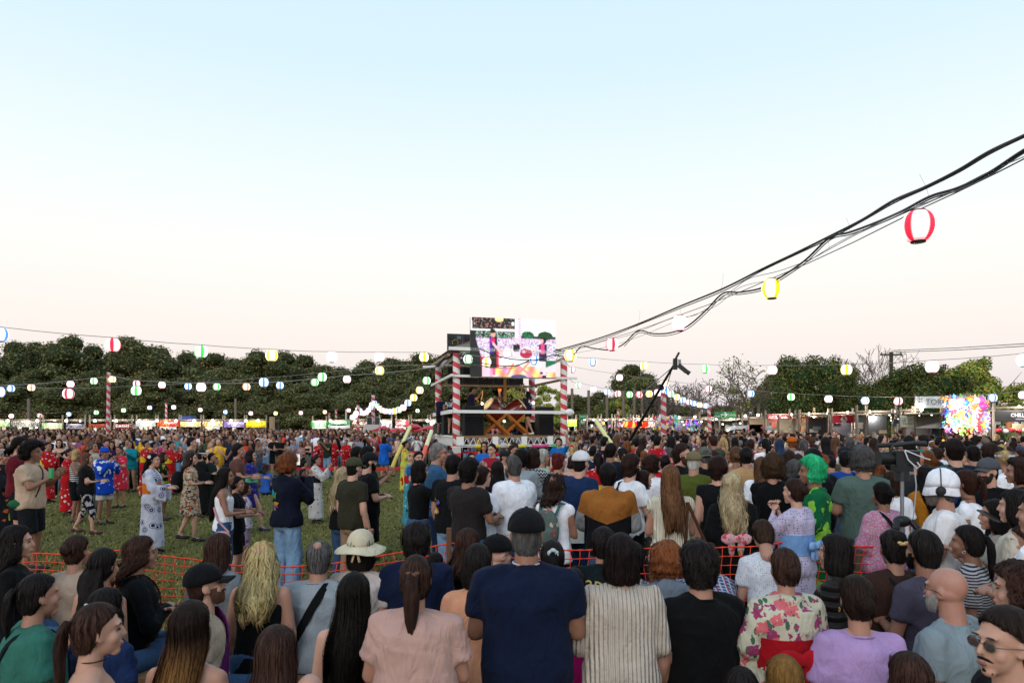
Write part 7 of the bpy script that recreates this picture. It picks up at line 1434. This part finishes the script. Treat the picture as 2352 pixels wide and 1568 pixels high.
P_(1248,1031,10.4,-62,'elderly woman with short white hair in a mint top clapping',hair='short:white',top='sless',tc=T('#9abcae'),bot='wide',bc=BLK,arms='claphi',skin='mid')
P_(1285,1040,9.0,-50,'woman with a dark red bun in a black t-shirt',hair='bun:red',L=.09,top='tee',tc=BLK,fat=.15)
P_(1283,1006,19.5,165,'curly-haired young man in a bright blue t-shirt facing us',sex='m',hair='messy:black',top='tee',tc=T('#1560a8'),arms=('up','down'),skin='fair',face=True,lod=1)
P_(1158,1018,15,-40,'man in a light grey cap and grey-blue polo shirt',sex='m',hair='crop:dkgrey',top='polo',tc=T('#7f8ca0'),hat='cap',hatc='#b0a4a0',skin='mid')
P_(1183,1016,14.5,-20,'woman with a high dark bun before the stage',hair='bun:dkbrown',L=.1,top='tank',tc=T('#5a3030'))
P_(1278,1088,6.6,-28,'woman with wavy brown hair, white sleeveless top and flowered backpack',hair='wavy:dkbrown',L=.12,top='sless',tc=WHI,bot='jeans',bc=BLK,arms='front',skin='tan')
P_(1336,1037,7.9,-42,'person in a white cap and dark denim jacket',sex='m',hair='short:black',top='long',tc=('jeans','#16294c'),bot='jeans',bc=('jeans','#16294c'),hat='cap',hatc='#c8c8ce',skin='fair')
P_(1318,1016,13,-25,'woman with a blonde ponytail and red scrunchie, flowered blouse',hair='pony:blonde',L=.2,top='tee',tc=('floral','#b8a8ac','#8a2a44','#6a2a3a',{'s':14}),xtra=('scrunchie:#c01c24',))
P_(1375,1038,10.6,-15,'woman in a red flowered kimono with a pink hair flower',hair='pony:black',L=.2,top='yukata',tc=RF,bot=None,xtra=('obi:#c8a81c:#c8a81c:.8','flower:#d86a9a'))
P_(1404,1018,11,-35,'man in a dark navy shirt raising a hand right of the kimono',sex='m',hair='short:black',top='tee',tc=T('#141c2c'),arms=('front','claphi'),skin='tan',w=1.1)
P_(1397,1064,6.8,-12,'man in a mustard, black and grey hoodie holding a phone',sex='m',hair='short:black',top='hoodie',tc=('yoke','#121216','#8f5a28','#8f9092',{'z':1.17}),arms='cross',skin='mid',w=1.1)
P_(1452,1045,7.6,-62,'bearded man in a white t-shirt with a black backpack',sex='m',hair='messy:dkbrown',top='tee',tc=WHI,bot='jeans',bc=BLK,xtra=('beard:#1c1412','strap:#0e0f11:l:.05'),arms='fwd',skin='fair')
P_(1479,1080,7.8,-78,'smiling woman with dark hair in a cream sweater',hair='long:dkbrown',L=.2,top='long',tc=CRM,bot='wide',bc=T('#45403e'),skin='fair',arms='cross')
P_(1497,1047,9,-40,'person with brown curls in a white t-shirt behind the smiling woman',sex='m',hair='curly:dkbrown',L=-.05,top='tee',tc=WHI)
P_(1529,1044,10.5,-20,'person in a red flowered kimono behind the long brown hair',hair='bun:black',L=.02,top='yukata',tc=RF,bot=None,xtra=('flower:#c81c28',))
P_(1539,1068,6.3,0,'woman with long reddish-brown hair and a cream crocheted vest',hair='long:ltbrown',L=.40,top='vest',tc=('knit','#d0c8b4'),bot='wide',bc=T('#5a5050'),arms='front',skin='mid')
P_(1568,1021,9,-128,'man with glasses and wavy brown hair in a black blazer',sex='m',hair='messy:dkbrown',top='jacket',tc=BLK,xtra=('glasses:#16161a','beard:#5a4234'),arms='front',skin='fair',lod=1)
P_(1594,1038,8.7,-22,'older man in an olive green t-shirt and khaki cap',sex='m',hair='crop:white',top='tee',tc=T('#4a5220'),bot='wide',bc=T('#8a8270'),hat='cap',hatc='#6c6048',skin='mid',arms='clap')
P_(1619,1028,10,0,'man in a black shirt with a grey trucker cap worn backwards',sex='m',hair='short:dkgrey',top='tee',tc=BLK,hat='cap-b',hatc='#5a5a52')
P_(1647,1050,7.4,0,'person with dark brown hair in a black sleeveless shirt',sex='m',hair='messy:#33201c',top='sless',tc=BLK,skin='fair')
P_(1680,1087,6.4,-6,'woman with long wavy blonde hair and a pink flowered bow',hair='wavy:ltblonde',L=.42,top='yukata',tc=T('#0f1012'),bot=None,xtra=('obi:#101012:pinkfl:1.0',),w=1.05)
P_(1690,1025,9.8,-18,'woman with a brown bun and bare back, white halter top',hair='bun:brown',L=.0,top='bare',tc=WHI,xtra=('choker:#d8d8d8',),bot='shorts',bc=T('#8a8478'),skin='tan')
P_(1713,1026,9.3,-10,'person with a black bun in a tan fringed blouse',hair='bun:black',L=.02,top='tee',tc=T('#a8845c'),bot='shorts',bc=T('#8a7a68'),w=1.08,skin='mid')
P_(1748,1049,8.4,-4,'woman with long light brown hair in a white shirt',hair='long:brown',L=.40,top='tee',tc=WHI,bot='jeans',bc=JN)
P_(1777,1044,7.2,-35,'woman with a blond-brown bob in a black sweater, hand on chin',hair='curly:#4c3828',L=.02,top='long',tc=T('#0c0c0f'),bot='wide',bc=T('#4c4a52'),arms='face',skin='mid',w=1.05)
P_(1812,1034,10,0,'woman with long dark hair behind the black sweater',hair='long:dkbrown',L=.4,top='tee',tc=DK_)
P_(1824,1060,8.6,10,'person with frizzy dark grey hair left of the green wig',hair='curly:dkgrey',L=.1,top='long',tc=DK_)
P_(1866,1030,8.0,5,'big man in a black t-shirt behind the green wig',sex='m',hair='short:black',top='tee',tc=BLK,w=1.12,fat=.15,skin='tan')
P_(1890,1043,10,0,'person with auburn hair and white flowers, light blue top',hair='bun:auburn',L=.02,top='tee',tc=T('#5aa4c4'))
P_(1940,1036,9.5,0,'man in a royal blue t-shirt with a diagonal black strap',sex='m',hair='short:black',top='tee',tc=T('#1c3f8a'),xtra=('strap:#101114:r:.03',))
P_(1978,1029,7.2,0,'man with curly grey hair in a sage green t-shirt',sex='m',hair='curly:dkgrey',L=-.03,top='tee',tc=T('#4e605a'),bot='shorts',bc=T('#5f584e'),w=1.1,fat=.08,skin='mid',arms='front')
P_(2020,1060,9,10,'person with reddish-brown hair right of the grey curls',hair='bob:auburn',top='tee',tc=DK_)
P_(2024,1106,6.2,12,'woman with a black bun in a pink lace top and jeans',hair='bun:black',L=.02,top='long',tc=('lace','#b86a92','#a89ba4'),bot='jeans',bc=('jeans','#2a4878'),xtra=('strap:#15171c:l:.03',),skin='tan',arms='front',fat=.1)
P_(2048,1082,7.3,0,'child with brown hair in a white t-shirt behind the tripod',hair='bob:dkbrown',top='tee',tc=WHI)
P_(2045,1040,8.6,0,'person in an army green jacket behind the video camera',sex='m',hair='crop:black',top='jacket',tc=T('#333a30'),w=1.1)
P_(2101,1034,8.2,20,'bald pink-skinned man behind the video camera',sex='m',hair=None,top='tee',tc=T('#2a2c30'),skin='#b07a6c')
P_(2125,1068,7.4,0,'woman with long black hair in a mustard t-shirt',hair='long:black',L=.32,top='tee',tc=T('#a0661c'),arms='front',skin='mid')
P_(2128,1040,9.5,0,'woman with copper curls beside the bald man',hair='curly:#7a4420',L=.1,top='tee',tc=DK_)
P_(2189,1008,7.9,0,'very tall man in a teal and black camouflage t-shirt',sex='m',hair='short:#241a18',top='tee',tc=('camo','#101c2a','#2c6468','#0f1828',{'s':9}),w=1.2,fat=.1,skin='fair',xtra=('strap:#2a3468:r:.035',))
P_(2159,1088,5.35,62,'man with headphones over a white bucket hat and white t-shirt',sex='m',hair='crop:dkgrey',top='tee',tc=T('#d8d4d6'),hat='bucket',hatc='#e2e2ea',xtra=('headset:#101114','beard:#7a706c','text:#5a5a62:MUSEKI:.05:.08:.78'),skin='mid',arms='fwd',w=1.1,fat=.12)
P_(2214,1079,6.0,45,'woman with a brown ponytail in a white ruffled top',hair='pony:#3a2018',L=.12,top='sless',tc=WHI,skin='tan',xtra=('choker:#14140f',))
P_(2268,1054,7,112,'bearded man in a grey cap and black t-shirt facing left',sex='m',hair='messy:black',top='tee',tc=BLK,hat='cap',hatc='#4a4c52',xtra=('beard:#3a302c',),arms='front',skin='fair')
P_(2337,1055,7,60,'person with brown curls in a dark shirt near the right edge',hair='curly:dkbrown',L=.04,top='tee',tc=DK_,sex='m')
P_(2272,1020,9.2,0,'man with thick dark curls in a white shirt at the right',sex='m',hair='messy:dkbrown',top='tee',tc=WHI); P_(2233,1023,10,0,'man in a black shirt with pink print right of the teal camouflage',sex='m',hair='crop:black',top='tee',tc=BLK,xtra=('text:#b8889a:H M A:.16:0:.75',))
P_(2305,1035,8.8,30,'person with blonde hair and white headband near the right edge',hair='wavy:blonde',L=.05,top='tee',tc=WHI,hat='band',hatc='#b8c0cc')
# ---- row behind the tape, left of the stage
ROW=[(487,1012,'short:ltblonde','tee',BLK,'w','blonde woman in a black dress with a beaded neckline'),(470,1018,'bun:blonde','tee',T('#b83244'),'w','blonde woman in a coral top behind the tape'),(513,1009,'long:dkbrown','tank',WHI,'w','dark-haired woman in a white tank top and light jeans'),(499,1008,'long:brown','tee',T('#b0a49a'),'w','brown-haired woman in beige behind the field'),(527,1022,'bob:black','tee',T('#b0125a'),'w','child in a magenta t-shirt behind the field'),(537,996,'crop:dkgrey','tee',T('#3f4c2a'),'m','tall grey-haired man in a green t-shirt'),(553,1008,'long:black','tee',T('#2a2a2c'),'w','woman with long black hair next to the green t-shirt'),(577,1008,'halfup:dkbrown','tee',T('#c0bcb4'),'w','woman in a white knitted top behind the tape'),(593,1008,'short:black','tank',T('#5a5c60'),'m','man with sunglasses in a grey vest behind the tape'),(611,1013,'short:brown','tee',T('#8a9cb8'),'m','person in a light blue shirt behind the tape'),(628,1000,'messy:black','tee',BLK,'m','man with dark hair in a black t-shirt clapping behind the tape'),(643,1000,'short:black','sless',BLK,'m','man in a black basketball vest with white print'),(662,1012,'bob:black','tee',T('#84807c'),'w','dark-haired woman in grey behind the tape'),(677,1008,'bun:brown','sless',T('#7080a8'),'w','woman in a periwinkle top behind the tape'),(691,1013,'long:dkbrown','tank',T('#a08088'),'w','woman in a mauve tank top behind the tape'),(707,1012,'bun:black','tank',BLK,'w','woman in a black dress clapping behind the tape'),(732,1010,'bun:dkbrown','yukata',RF,'w','woman in a red flowered kimono behind the tape'),(751,1003,'messy:black','tee',T('#22281e'),'m','man in dark green with a black number shirt'),(768,1006,'bun:black','yukata',RF,'w','woman in red kimono just right of the dark green shirt'),(795,1008,'bun:black','yukata',RF,'w','woman in a long red flowered kimono, rightmost behind the tape'),(822,998,'short:dkgrey','tee',T('#7a7c86'),'m','tall man in a grey t-shirt behind the long red kimono'),(853,1013,'bob:black','sless',WHI,'w','woman in a white sleeveless top and jeans at the tape'),(900,1010,'curly:dkgrey','tank',T('#6c6460'),'w','grey-haired woman at the tape left of the blue happi'),(1002,1008,'long:black','tank',T('#a89488'),'w','woman with long black hair holding a phone near the stage')]
for i,(x,y,h,tp,c,sx_,lb_) in enumerate(ROW):
    hs,hc=h.split(':'); P_(x,y,29-(i%3)*1.2 if i>8 else 25-(i%3),[165,-165,150,-120,175][i%5],lb_,hair=h,L=.25 if hs in('long','halfup') else .02,top=tp,tc=c,sex=sx_,bot=None if tp=='yukata' else ('jeans' if i%2 else 'shorts'),bc=[JN,JL,DK_,T('#6a6860')][i%4],arms=['clap','claphi','front','cross'][i%4],skin=['fair','mid','tan'][i%3],face=True)
P_(883,1002,25,-30,'woman in a blue happi coat with checked hem at the tape',hair='bob:black',top='happi',tc=('splash','#1250a8','#1250a8','#1c62b8',{'s':5}),bot='minis',bc=('plaid','#b8c0d0','#1a2a6a','#1a2a6a',{'p':60.}),arms='claphi'); P_(933,1012,21,-85,'woman in a yellow-green flowered kimono near the noodle poles',hair='bun:black',L=.03,top='yukata',tc=('floral','#b8b848','#c83a20','#d8642a',{'s':9}),bot=None,arms='fwd')
P_(1112,1014,16,175,'woman with long black hair in a bright blue shirt playing an instrument',hair='long:black',L=.25,top='tee',tc=T('#1c5fb0'),arms='front',face=True)
for i,(x,y,Y,yw,h,tp,c,sx_,lb_) in enumerate([(1575,998,17,-30,'short:black','tee',T('#c8c8cc'),'m','man in a white t-shirt with a thin black crossbody strap'),(1441,1012,16,-20,'bob:auburn','tee',T('#7a3a34'),'w','red-haired person in a rust top near the crane'),(1365,1001,19,-80,'short:black','tee',WHI,'m','man in a white t-shirt with a black backpack right of the stage'),(1379,1012,18,0,'short:dkgrey','tee',T('#a83a44'),'m','person in a coral red t-shirt and grey cap right of the stage'),(1465,1005,17,-60,'bun:black','yukata',RF,'w','person in a red kimono under the crane monitor'),(1478,1004,16.5,-55,'long:dkbrown','yukata',('floral','#c4c0b4','#a83a3a','#b86a5a',{'s':9}),'w','woman in a white yukata with small red flowers'),(1512,1001,16,-55,'short:black','yukata',RF,'m','person in a red flowered kimono clapping, yellow sash'),(1543,1002,15.5,-45,'bob:black','tee',T('#b8206a'),'w','woman in a hot pink t-shirt right of the red kimono'),(1417,1000,17.5,-40,'long:brown','long',WHI,'w','long-haired woman in a white long-sleeved top under the crane'),(1390,1003,16,-60,'short:black','tee',BLK,'m','man in a black t-shirt by the violet noodle pole'),(1400,995,19,10,'short:black','tee',DK_,'m','man in a dark blue cap by the violet noodle pole'),(1640,1000,15.5,-20,'short:dkbrown','sless',T('#3a4438'),'m','man in a dark green sleeveless shirt'),(1661,1004,16,10,'pony:blonde','tank',CRM,'w','blonde woman in a cream tank top'),(1688,1004,17,0,'long:black','tee',T('#5a2a7a'),'w','long dark-haired woman in purple'),(1724,1008,15,-25,'short:dkbrown','tee',T('#a83828'),'m','man in a brick red shirt'),(1757,1006,14.5,0,'pony:black','tee',WHI,'w','woman with a long dark braid in white'),(1790,1008,14,0,'long:blue','tee',DK_,'w','woman with blue-black hair'),(1818,1004,15,0,'short:auburn','tee',T('#a8a4a8'),'m','man in an orange cap with a grey backpack'),(1846,1009,13.5,-12,'pony:dkgrey','tee',T('#b8a0a4'),'w','woman in pale pink with greying hair'),(1895,1003,14,5,'long:black','tee',T('#a01828'),'w','long-haired woman in a bright red top'),(1950,1004,13.5,5,'short:dkgrey','tee',WHI,'w','grey-haired person in a white t-shirt'),(2007,1005,14,-25,'long:dkbrown','tank',T('#4a2c26'),'w','woman in a brown tank top and white shorts'),(2087,1000,13,0,'bob:black','tee',('stripes','#a8a8a8','#6a6a70',{'p':110.}),'w','woman in a pale striped top behind the camera'),(2118,999,14,25,'short:black','tee',T('#0f7a74'),'m','man with black hair in a teal and cream shirt'),(1918,1003,15,0,'long:brown','tee',DK_,'w','woman with straight brown hair between red top and white shirt')]):
    hs,hc=h.split(':'); P_(x,y,Y,yw,lb_+(' in the crowd right of the stage' if i>10 and len(lb_.split())<10 else ''),hair=h,L=.3 if hs in('long','pony') else .02,top=tp,tc=c,sex=sx_,bot=None if tp=='yukata' else 'jeans',bc=[JN,DK_,T('#8a8478')][i%3],arms=['claphi','front','down','clap'][i%4],skin=['fair','mid','tan'][i%3],hat='cap' if 'cap' in lb_ else None,hatc={'o':'#b85a1c','g':'#44484c','d':'#1c2434'}[('o' if 'orange' in lb_ else 'g' if 'grey cap' in lb_ else 'd')],lod=2)
# ---- bags
def bag(root, k, kind, loc, label, c, c2=None, sz=1.):
    p = W(root, loc); t = thing(kind, label, 'bag', p, root.rotation_euler.z)
    return t
def find(s_): return [v for v in SHAD.values() if v[1]['label'].startswith(s_)][0]
def on(s_, loc): k, r = find(s_); return W(r, k.P+np.array(loc)), r.rotation_euler.z
p, rz = on('woman with wavy brown hair, white', (0, -.20, .28)); t = thing('backpack', 'grey-green flowered backpack on the woman in white', 'backpack', p, rz); m = MB(); m.ell((0, 0, 0), (.13, .085, .20), 14, 10); m.box((0, -.07, -.08), (.19, .05, .16)); V, Nn, Q, T_ = remesh(m, .013, 3); obj('bag_body', (V, Q, T_), mat('floral', '#4f5c58', '#a8484a', '#b8a89a', s=16), t)
for s_ in (-1, 1): obj('strap', MB().tube([(s_*.08, .03, .13), (s_*.10, .10, .24), (s_*.11, .20, .22)], .018, 7, k=(1, .4)), mat('cloth', '#3a5a58'), t)
p, rz = on('person in a white cap and dark denim', (.02, -.21, .0)); t = thing('shoulder_bag', 'black and white shoulder bag with a star badge', 'bag', p, 0); obj('bag_body', MB().box((0, 0, -.06), (.30, .09, .20)), mat('plain', '#b4b6b4', rough=.35), t); obj('top_panel', MB().box((0, -.005, .095), (.30, .085, .11)), mat('plain', '#1a1d20', rough=.3), t)
obj('badge', MB().tube([(0, -.048, .03), (0, -.052, .03)], .05, 14), mat('plain', '#121316', rough=.3), t); txt('★', t, (0, -.056, .03), .06, mat('plain', '#d0d0d0')); obj('strap', MB().tube([(-.14, 0, .14), (-.16, .05, .4), (-.14, .14, .62)], .012, 6), mat('cloth', '#25282c'), t)
p, rz = on('woman with long reddish-brown', (.22, -.13, -.02)); t = thing('tote_bag', 'large brown woven tote bag on the shoulder of the crocheted vest', 'bag', p, rz); m = MB(); m.loft([np.array([(x*w_, y*d_, z) for x, y in ((-1, -1), (1, -1), (1, 1), (-1, 1))]) for z, w_, d_ in ((-.28, .16, .05), (-.22, .21, .07), (-.05, .20, .07), (.12, .15, .05), (.16, .13, .04))]); V, Nn, Q, T_ = remesh(m, .012, 4); obj('bag_body', (fold(V, Nn, 3, .008, None), Q, T_), mat('dots', '#3f2617', '#1e120b', s=90, r=.3), t)
for s_ in (-.05, .05): obj('handle', MB().tube([(s_*2-.02, -.01, .12), (s_-.06, -.01, .32), (-.09, .03, .52), (-.09, .09, .50)], .015, 7), mat('cloth', '#4a2e1e'), t)
p, rz = on('man with a big black afro', (.17, -.05, .02)); t = thing('waist_bag', 'green waist bag on the man in the beige t-shirt', 'bag', p, rz); m = MB(); m.ell((0, 0, 0), (.06, .17, .075), 12, 8); obj('bag_body', m, mat('cloth', '#1f5236'), t); obj('belt', MB().tube([(0, .12, .02), (-.05, .16, .3)], .015, 6), mat('cloth', '#15151a'), t)
p, rz = on('man with a big black afro', (.16, .34, .45)); t = obj('drink_can', MB().tube([(0, 0, -.07), (0, 0, .07)], .033, 12), mat('plain', '#4ca870', rough=.3, metal=.4)); t.location = p; tag(t, 'green drink can held by the man in the beige t-shirt', 'can')
p, rz = on('woman in a short kimono of orange', (0, -.22, .22)); t = obj('backpack', MB().ell((0, 0, 0), (.15, .11, .21), 14, 10), mat('cloth', '#101114')); t.location = p; t.rotation_euler.z = rz; tag(t, 'black backpack on the woman in the short orange kimono', 'backpack')
p, rz = on('curly-haired man in a brown', (0, -.2, .25)); t = obj('backpack', MB().ell((0, 0, 0), (.15, .11, .22), 14, 10), mat('cloth', '#111216')); t.location = p; t.rotation_euler.z = rz; tag(t, 'black backpack on the man in the brown t-shirt', 'backpack')
p, rz = on('bearded man in a white t-shirt with', (-.02, -.2, .28)); t = obj('backpack', MB().ell((0, 0, 0), (.13, .09, .21), 14, 10), mat('cloth', '#121317')); t.location = p; t.rotation_euler.z = rz; tag(t, 'black backpack on the bearded man in the white t-shirt', 'backpack')
p, rz = on('woman with very long black hair, white', (.17, .0, -.08)); t = thing('handbag', 'small pale pink handbag hanging at the hip of the jeans', 'bag', p, rz); m = MB(); m.ell((0, 0, 0), (.04, .10, .075), 12, 8); obj('bag_body', m, mat('plain', '#b88a90', rough=.4), t); obj('strap', MB().tube([(0, .08, .05), (-.02, -.05, .2), (-.08, -.1, .35)], .012, 6), mat('plain', '#b88a90'), t)
p, rz = on('person with big brown curls', (.12, .35, .85)); t = obj('phone', MB().box((0, 0, 0), (.07, .012, .15)), mat('glow', '#c8c0b8', e=.8)); t.location = PT(683, 1055, 9.6); tag(t, 'lit phone held up beyond the brown curls', 'phone')
# ================================================================ the rest of the crowd: single people first, then the far mass
rs = np.random.RandomState(21); taken = [(v[1].location.x, v[1].location.y) for v in SHAD.values()]
def inside(px, Y):
    X = (px-CX)*Y/F
    if Y < 12 and px < 1260: return False
    if px < 590 and Y < 21.5+1.5*sin(px*.02): return False
    if 590 <= px < 960 and Y < 31: return False
    if 960 <= px < 1300 and Y < 12.5: return False
    if 960 <= px < 1310 and 14 < Y < 34.5: return False
    if px >= 1260 and Y < 9.2: return False
    return Y < YR(px)-1.5 if px > 1290 else Y < 57
TAK = set(taken)
cand = []
for _ in range(60000):
    Y = 9+50*rs.rand()**.75; px = rs.uniform(-60, 2420)
    if Y > 57 or not inside(px, Y): continue
    X = (px-CX)*Y/F; cand.append((Y, X, px))
grid = {}; acc = []
for (x, y) in taken: grid.setdefault((int(x//.5), int(y//.5)), []).append((x, y))
for Y, X, px in cand:
    d = .60 if Y < 22 else .68; g = (int(X//.5), int(Y//.5)); ok = True
    for i in range(-2, 3):
        for j in range(-2, 3):
            for (x, y) in grid.get((g[0]+i, g[1]+j), ()):
                if (x-X)**2+(y-Y)**2 < d*d*(2.2 if (x, y) in TAK and Y < 13 else 1): ok = False; break
            if not ok: break
        if not ok: break
    if ok: grid.setdefault(g, []).append((X, Y)); acc.append((Y, X, px))
    if len(acc) > 3600: break
acc.sort(); nsing = max(0, 300-len(SHAD)); 
TOPC = ['#0f1013','#0f1013','#14161a','#e0e0e6','#d6d6de','#c8c0b8','#9a9aa0','#1c2438','#6a6c70','#8a1c2c','#2a4a7a','#a88a80','#3f4a34','#b86a78','#5a6a80','#c8a890','#2c2c30','#7a4a6a','#a8b8c8','#c04030','#d0a030','#3a7a80']
TOPN = ['black','black','charcoal','white','white','cream','grey','navy','dark grey','crimson','blue','dusty pink','olive','rose','slate blue','sand','dark','plum','pale blue','orange-red','mustard','teal']
STY = [('long','black','w','long black hair'),('short','black','m','short black hair'),('bob','dkbrown','w','a dark brown bob'),('messy','black','m','thick black hair'),('bun','black','w','a black bun'),('long','brown','w','long brown hair'),('pony','dkbrown','w','a brown ponytail'),('crop','dkgrey','m','cropped grey hair'),('wavy','blonde','w','wavy blonde hair'),('short','dkbrown','m','short brown hair'),('curly','dkbrown','w','brown curls'),('short','black','m','a dark cap'),('long','auburn','w','long reddish hair')]
LM = [(200,'at the far left'),(420,'near the tallest striped pole'),(590,'left of the tape barrier'),(820,'behind the tape barrier'),(1000,'between loudspeakers and stage'),(1300,'below the drum stage'),(1420,'just right of the stage'),(1500,'near the camera crane'),(1620,'near the toy-stall pole'),(1760,'below the exit banner'),(1900,'by the red lettered banner'),(2080,'by the hexagon banner'),(2200,'by the raised white sign'),(2500,'near the big toy stall')]
used_l = {}
FAN = {'tee': 0}
for i, (Y, X, px) in enumerate(acc[:nsing]):
    st_ = STY[rs.randint(len(STY))]; c = rs.randint(len(TOPC)); tp = ['tee', 'tee', 'long', 'tank', 'sless'][rs.randint(5)] if st_[2] == 'w' else ['tee', 'tee', 'polo', 'sless'][rs.randint(4)]
    away = px > 1200; yaw = float([-40, -20, 0, 15, 30][rs.randint(5)] if away else [150, 180, -150, -120, 90][rs.randint(5)])
    if away and rs.rand() < .25: yaw = float([90, -90, 150, -130][rs.randint(4)])
    H = rs.normal(1.66 if st_[2] == 'm' else 1.58, .05); where = [l for p_, l in LM if px < p_][0]; col = TOPN[c]; gl = {'tee': 't-shirt', 'long': 'blouse', 'tank': 'tank top', 'sless': 'sleeveless top', 'polo': 'polo shirt'}[tp]
    kim = rs.rand() < .05 and st_[2] == 'w'; arm = ['clap', 'claphi', 'down', 'front', 'phone'][rs.randint(5)]
    lab = f'person with {st_[3]} in a {"red flowered kimono" if kim else col+" "+gl} {where}'; face_ = abs(((yaw+180) % 360)-180) > 80; lab = lab.replace('person', 'person' if 1 else 'person', 1) if True else lab
    used_l[lab] = used_l.get(lab, 0)+1
    if used_l[lab] > 1: lab = lab+[' ', ', behind', ', rear', ', hidden'][min(3, used_l[lab]-1)]
    if len(lab.split()) > 16: lab = lab.replace('with a dark brown bob', 'with a bob').replace(' just right of the stage', ' right of stage').replace('between loudspeakers and stage', 'near the loudspeakers').replace('at the far left', 'far left')
    ps = PT(px, YH, Y); zt = H; S_y = YH+(CH-zt)*F/Y
    r, k = person(px, S_y, Y, yaw, sex=st_[2], hair=f'{st_[0]}:{st_[1]}', L=.3 if st_[0] in ('long', 'wavy', 'pony') else .02, top='yukata' if kim else tp, tc=RF if kim else T(TOPC[c]), bot=None if kim else ['jeans', 'shorts'][rs.rand() < .3], bc=[JN, DK_, JL, T('#7a7468')][rs.randint(4)], arms=arm, skin=['fair', 'fair', 'mid', 'tan'][rs.randint(4)], s=.98 if st_[2] == 'm' else .94, at=(X, Y, 1.66 if st_[2] == 'm' else 1.60), lod=2, label=lab, hat='cap' if st_[3] == 'a dark cap' else None, hatc='#1c2026', seed=int(rs.randint(4)), face=face_ and Y < 26)
    r.scale = (1, 1, H/(1.66 if st_[2] == 'm' else 1.60))
# far mass of people as one mesh
def lowman(sex, hs, arm):
    m = MB(); C = []
    def ad(f, tag_): n0 = m.n; f(); C.extend([tag_]*(m.n-n0))
    w_ = .2 if sex == 'm' else .17
    ad(lambda: m.loft([np.array([(cos(a)*rx, sin(a)*ry, z) for a in np.arange(7)*2*pi/7]) for z, rx, ry in ((.78, w_*.95, .13), (1.05, w_*.85, .12), (1.28, w_*1.12, .125), (1.40, w_*.85, .08), (1.44, .07, .06))]), 1)
    ad(lambda: m.tube([(-.1, 0, 0), (-.09, 0, .85)], [.06, .09], 5), 2); ad(lambda: m.tube([(.1, 0, 0), (.09, 0, .85)], [.06, .09], 5), 2)
    ad(lambda: m.tube([(0, 0, 1.40), (0, .01, 1.50)], .05, 5), 0); ad(lambda: m.ell((0, .02, 1.555), (.075, .088, .115), 7, 5), 0)
    ad(lambda: m.ell((0, -.022, 1.59), (.088, .095, .105), 7, 5), 3)
    if hs: ad(lambda: m.loft([np.array([(cos(a)*rx, -.07+sin(a)*.05, z) for a in np.arange(6)*2*pi/6]) for z, rx in ((1.60, .08), (1.42, .10), (1.25, .05))]), 3)
    for s_ in (-1, 1):
        ad(lambda: m.tube([(s_*w_*1.05, 0, 1.37), (s_*(w_+.05), .05, 1.20)], [.06, .05], 5), 1)
        if arm: ad(lambda: m.tube([(s_*(w_+.05), .05, 1.20), (s_*(w_+.06), .10, 1.10), (s_*.05, .30, 1.28+.1*arm)], [.042, .038, .03], 5), 0)
        else: ad(lambda: m.tube([(s_*(w_+.05), .05, 1.20), (s_*(w_+.07), .06, .85)], [.042, .03], 5), 0)
    return m.arr(), np.array(C)
LMN = [lowman(a, b, c) for a in 'mw' for b in (0, 1) for c in (0, 1, 2) if not (a == 'm' and b)]
SKL = [lin(c) for c in SKIN.values()]; HRL = [lin(c) for c in ('#141213', '#141213', '#141213', '#1a1616', '#221a19', '#2c201c', '#4a3226', '#8f6f48', '#6e6a68')]; TPL = [lin(c) for c in TOPC]; BTL = [lin(c) for c in ('#33496b', '#15171c', '#15171c', '#6d8aa8', '#7a7468')]
VV = []; QQ = []; TT = []; CC = []; nv = 0
for Y, X, px in acc[nsing:]:
    (V, Q, Tq), ci = LMN[rs.randint(len(LMN))]; a = rs.rand()*6.28 if px > 1100 else pi+rs.normal(0, .9); H = rs.normal(.985, .045); R = np.array([[cos(a), -sin(a), 0], [sin(a), cos(a), 0], [0, 0, 1]])
    VV.append((V*np.array([1, 1, H])) @ R.T+np.array([X, Y, 0])); QQ.append(Q+nv); TT.append(Tq+nv); nv += len(V)
    pal = np.array([SKL[rs.randint(len(SKL))], TPL[rs.randint(len(TPL))], BTL[rs.randint(len(BTL))], HRL[rs.randint(len(HRL))]]); CC.append(pal[ci]*rs.uniform(.85, 1.15))
me = mesh_from('crowd', np.concatenate(VV), np.concatenate(QQ), np.concatenate(TT), True, np.concatenate(CC)); me.materials.append(mat('vcol'))
o = bpy.data.objects.new('crowd', me); COL.objects.link(o); o['kind'] = 'stuff'; o['label'] = 'dense far crowd of festival visitors'
bpy.data.scenes.remove(TMP)
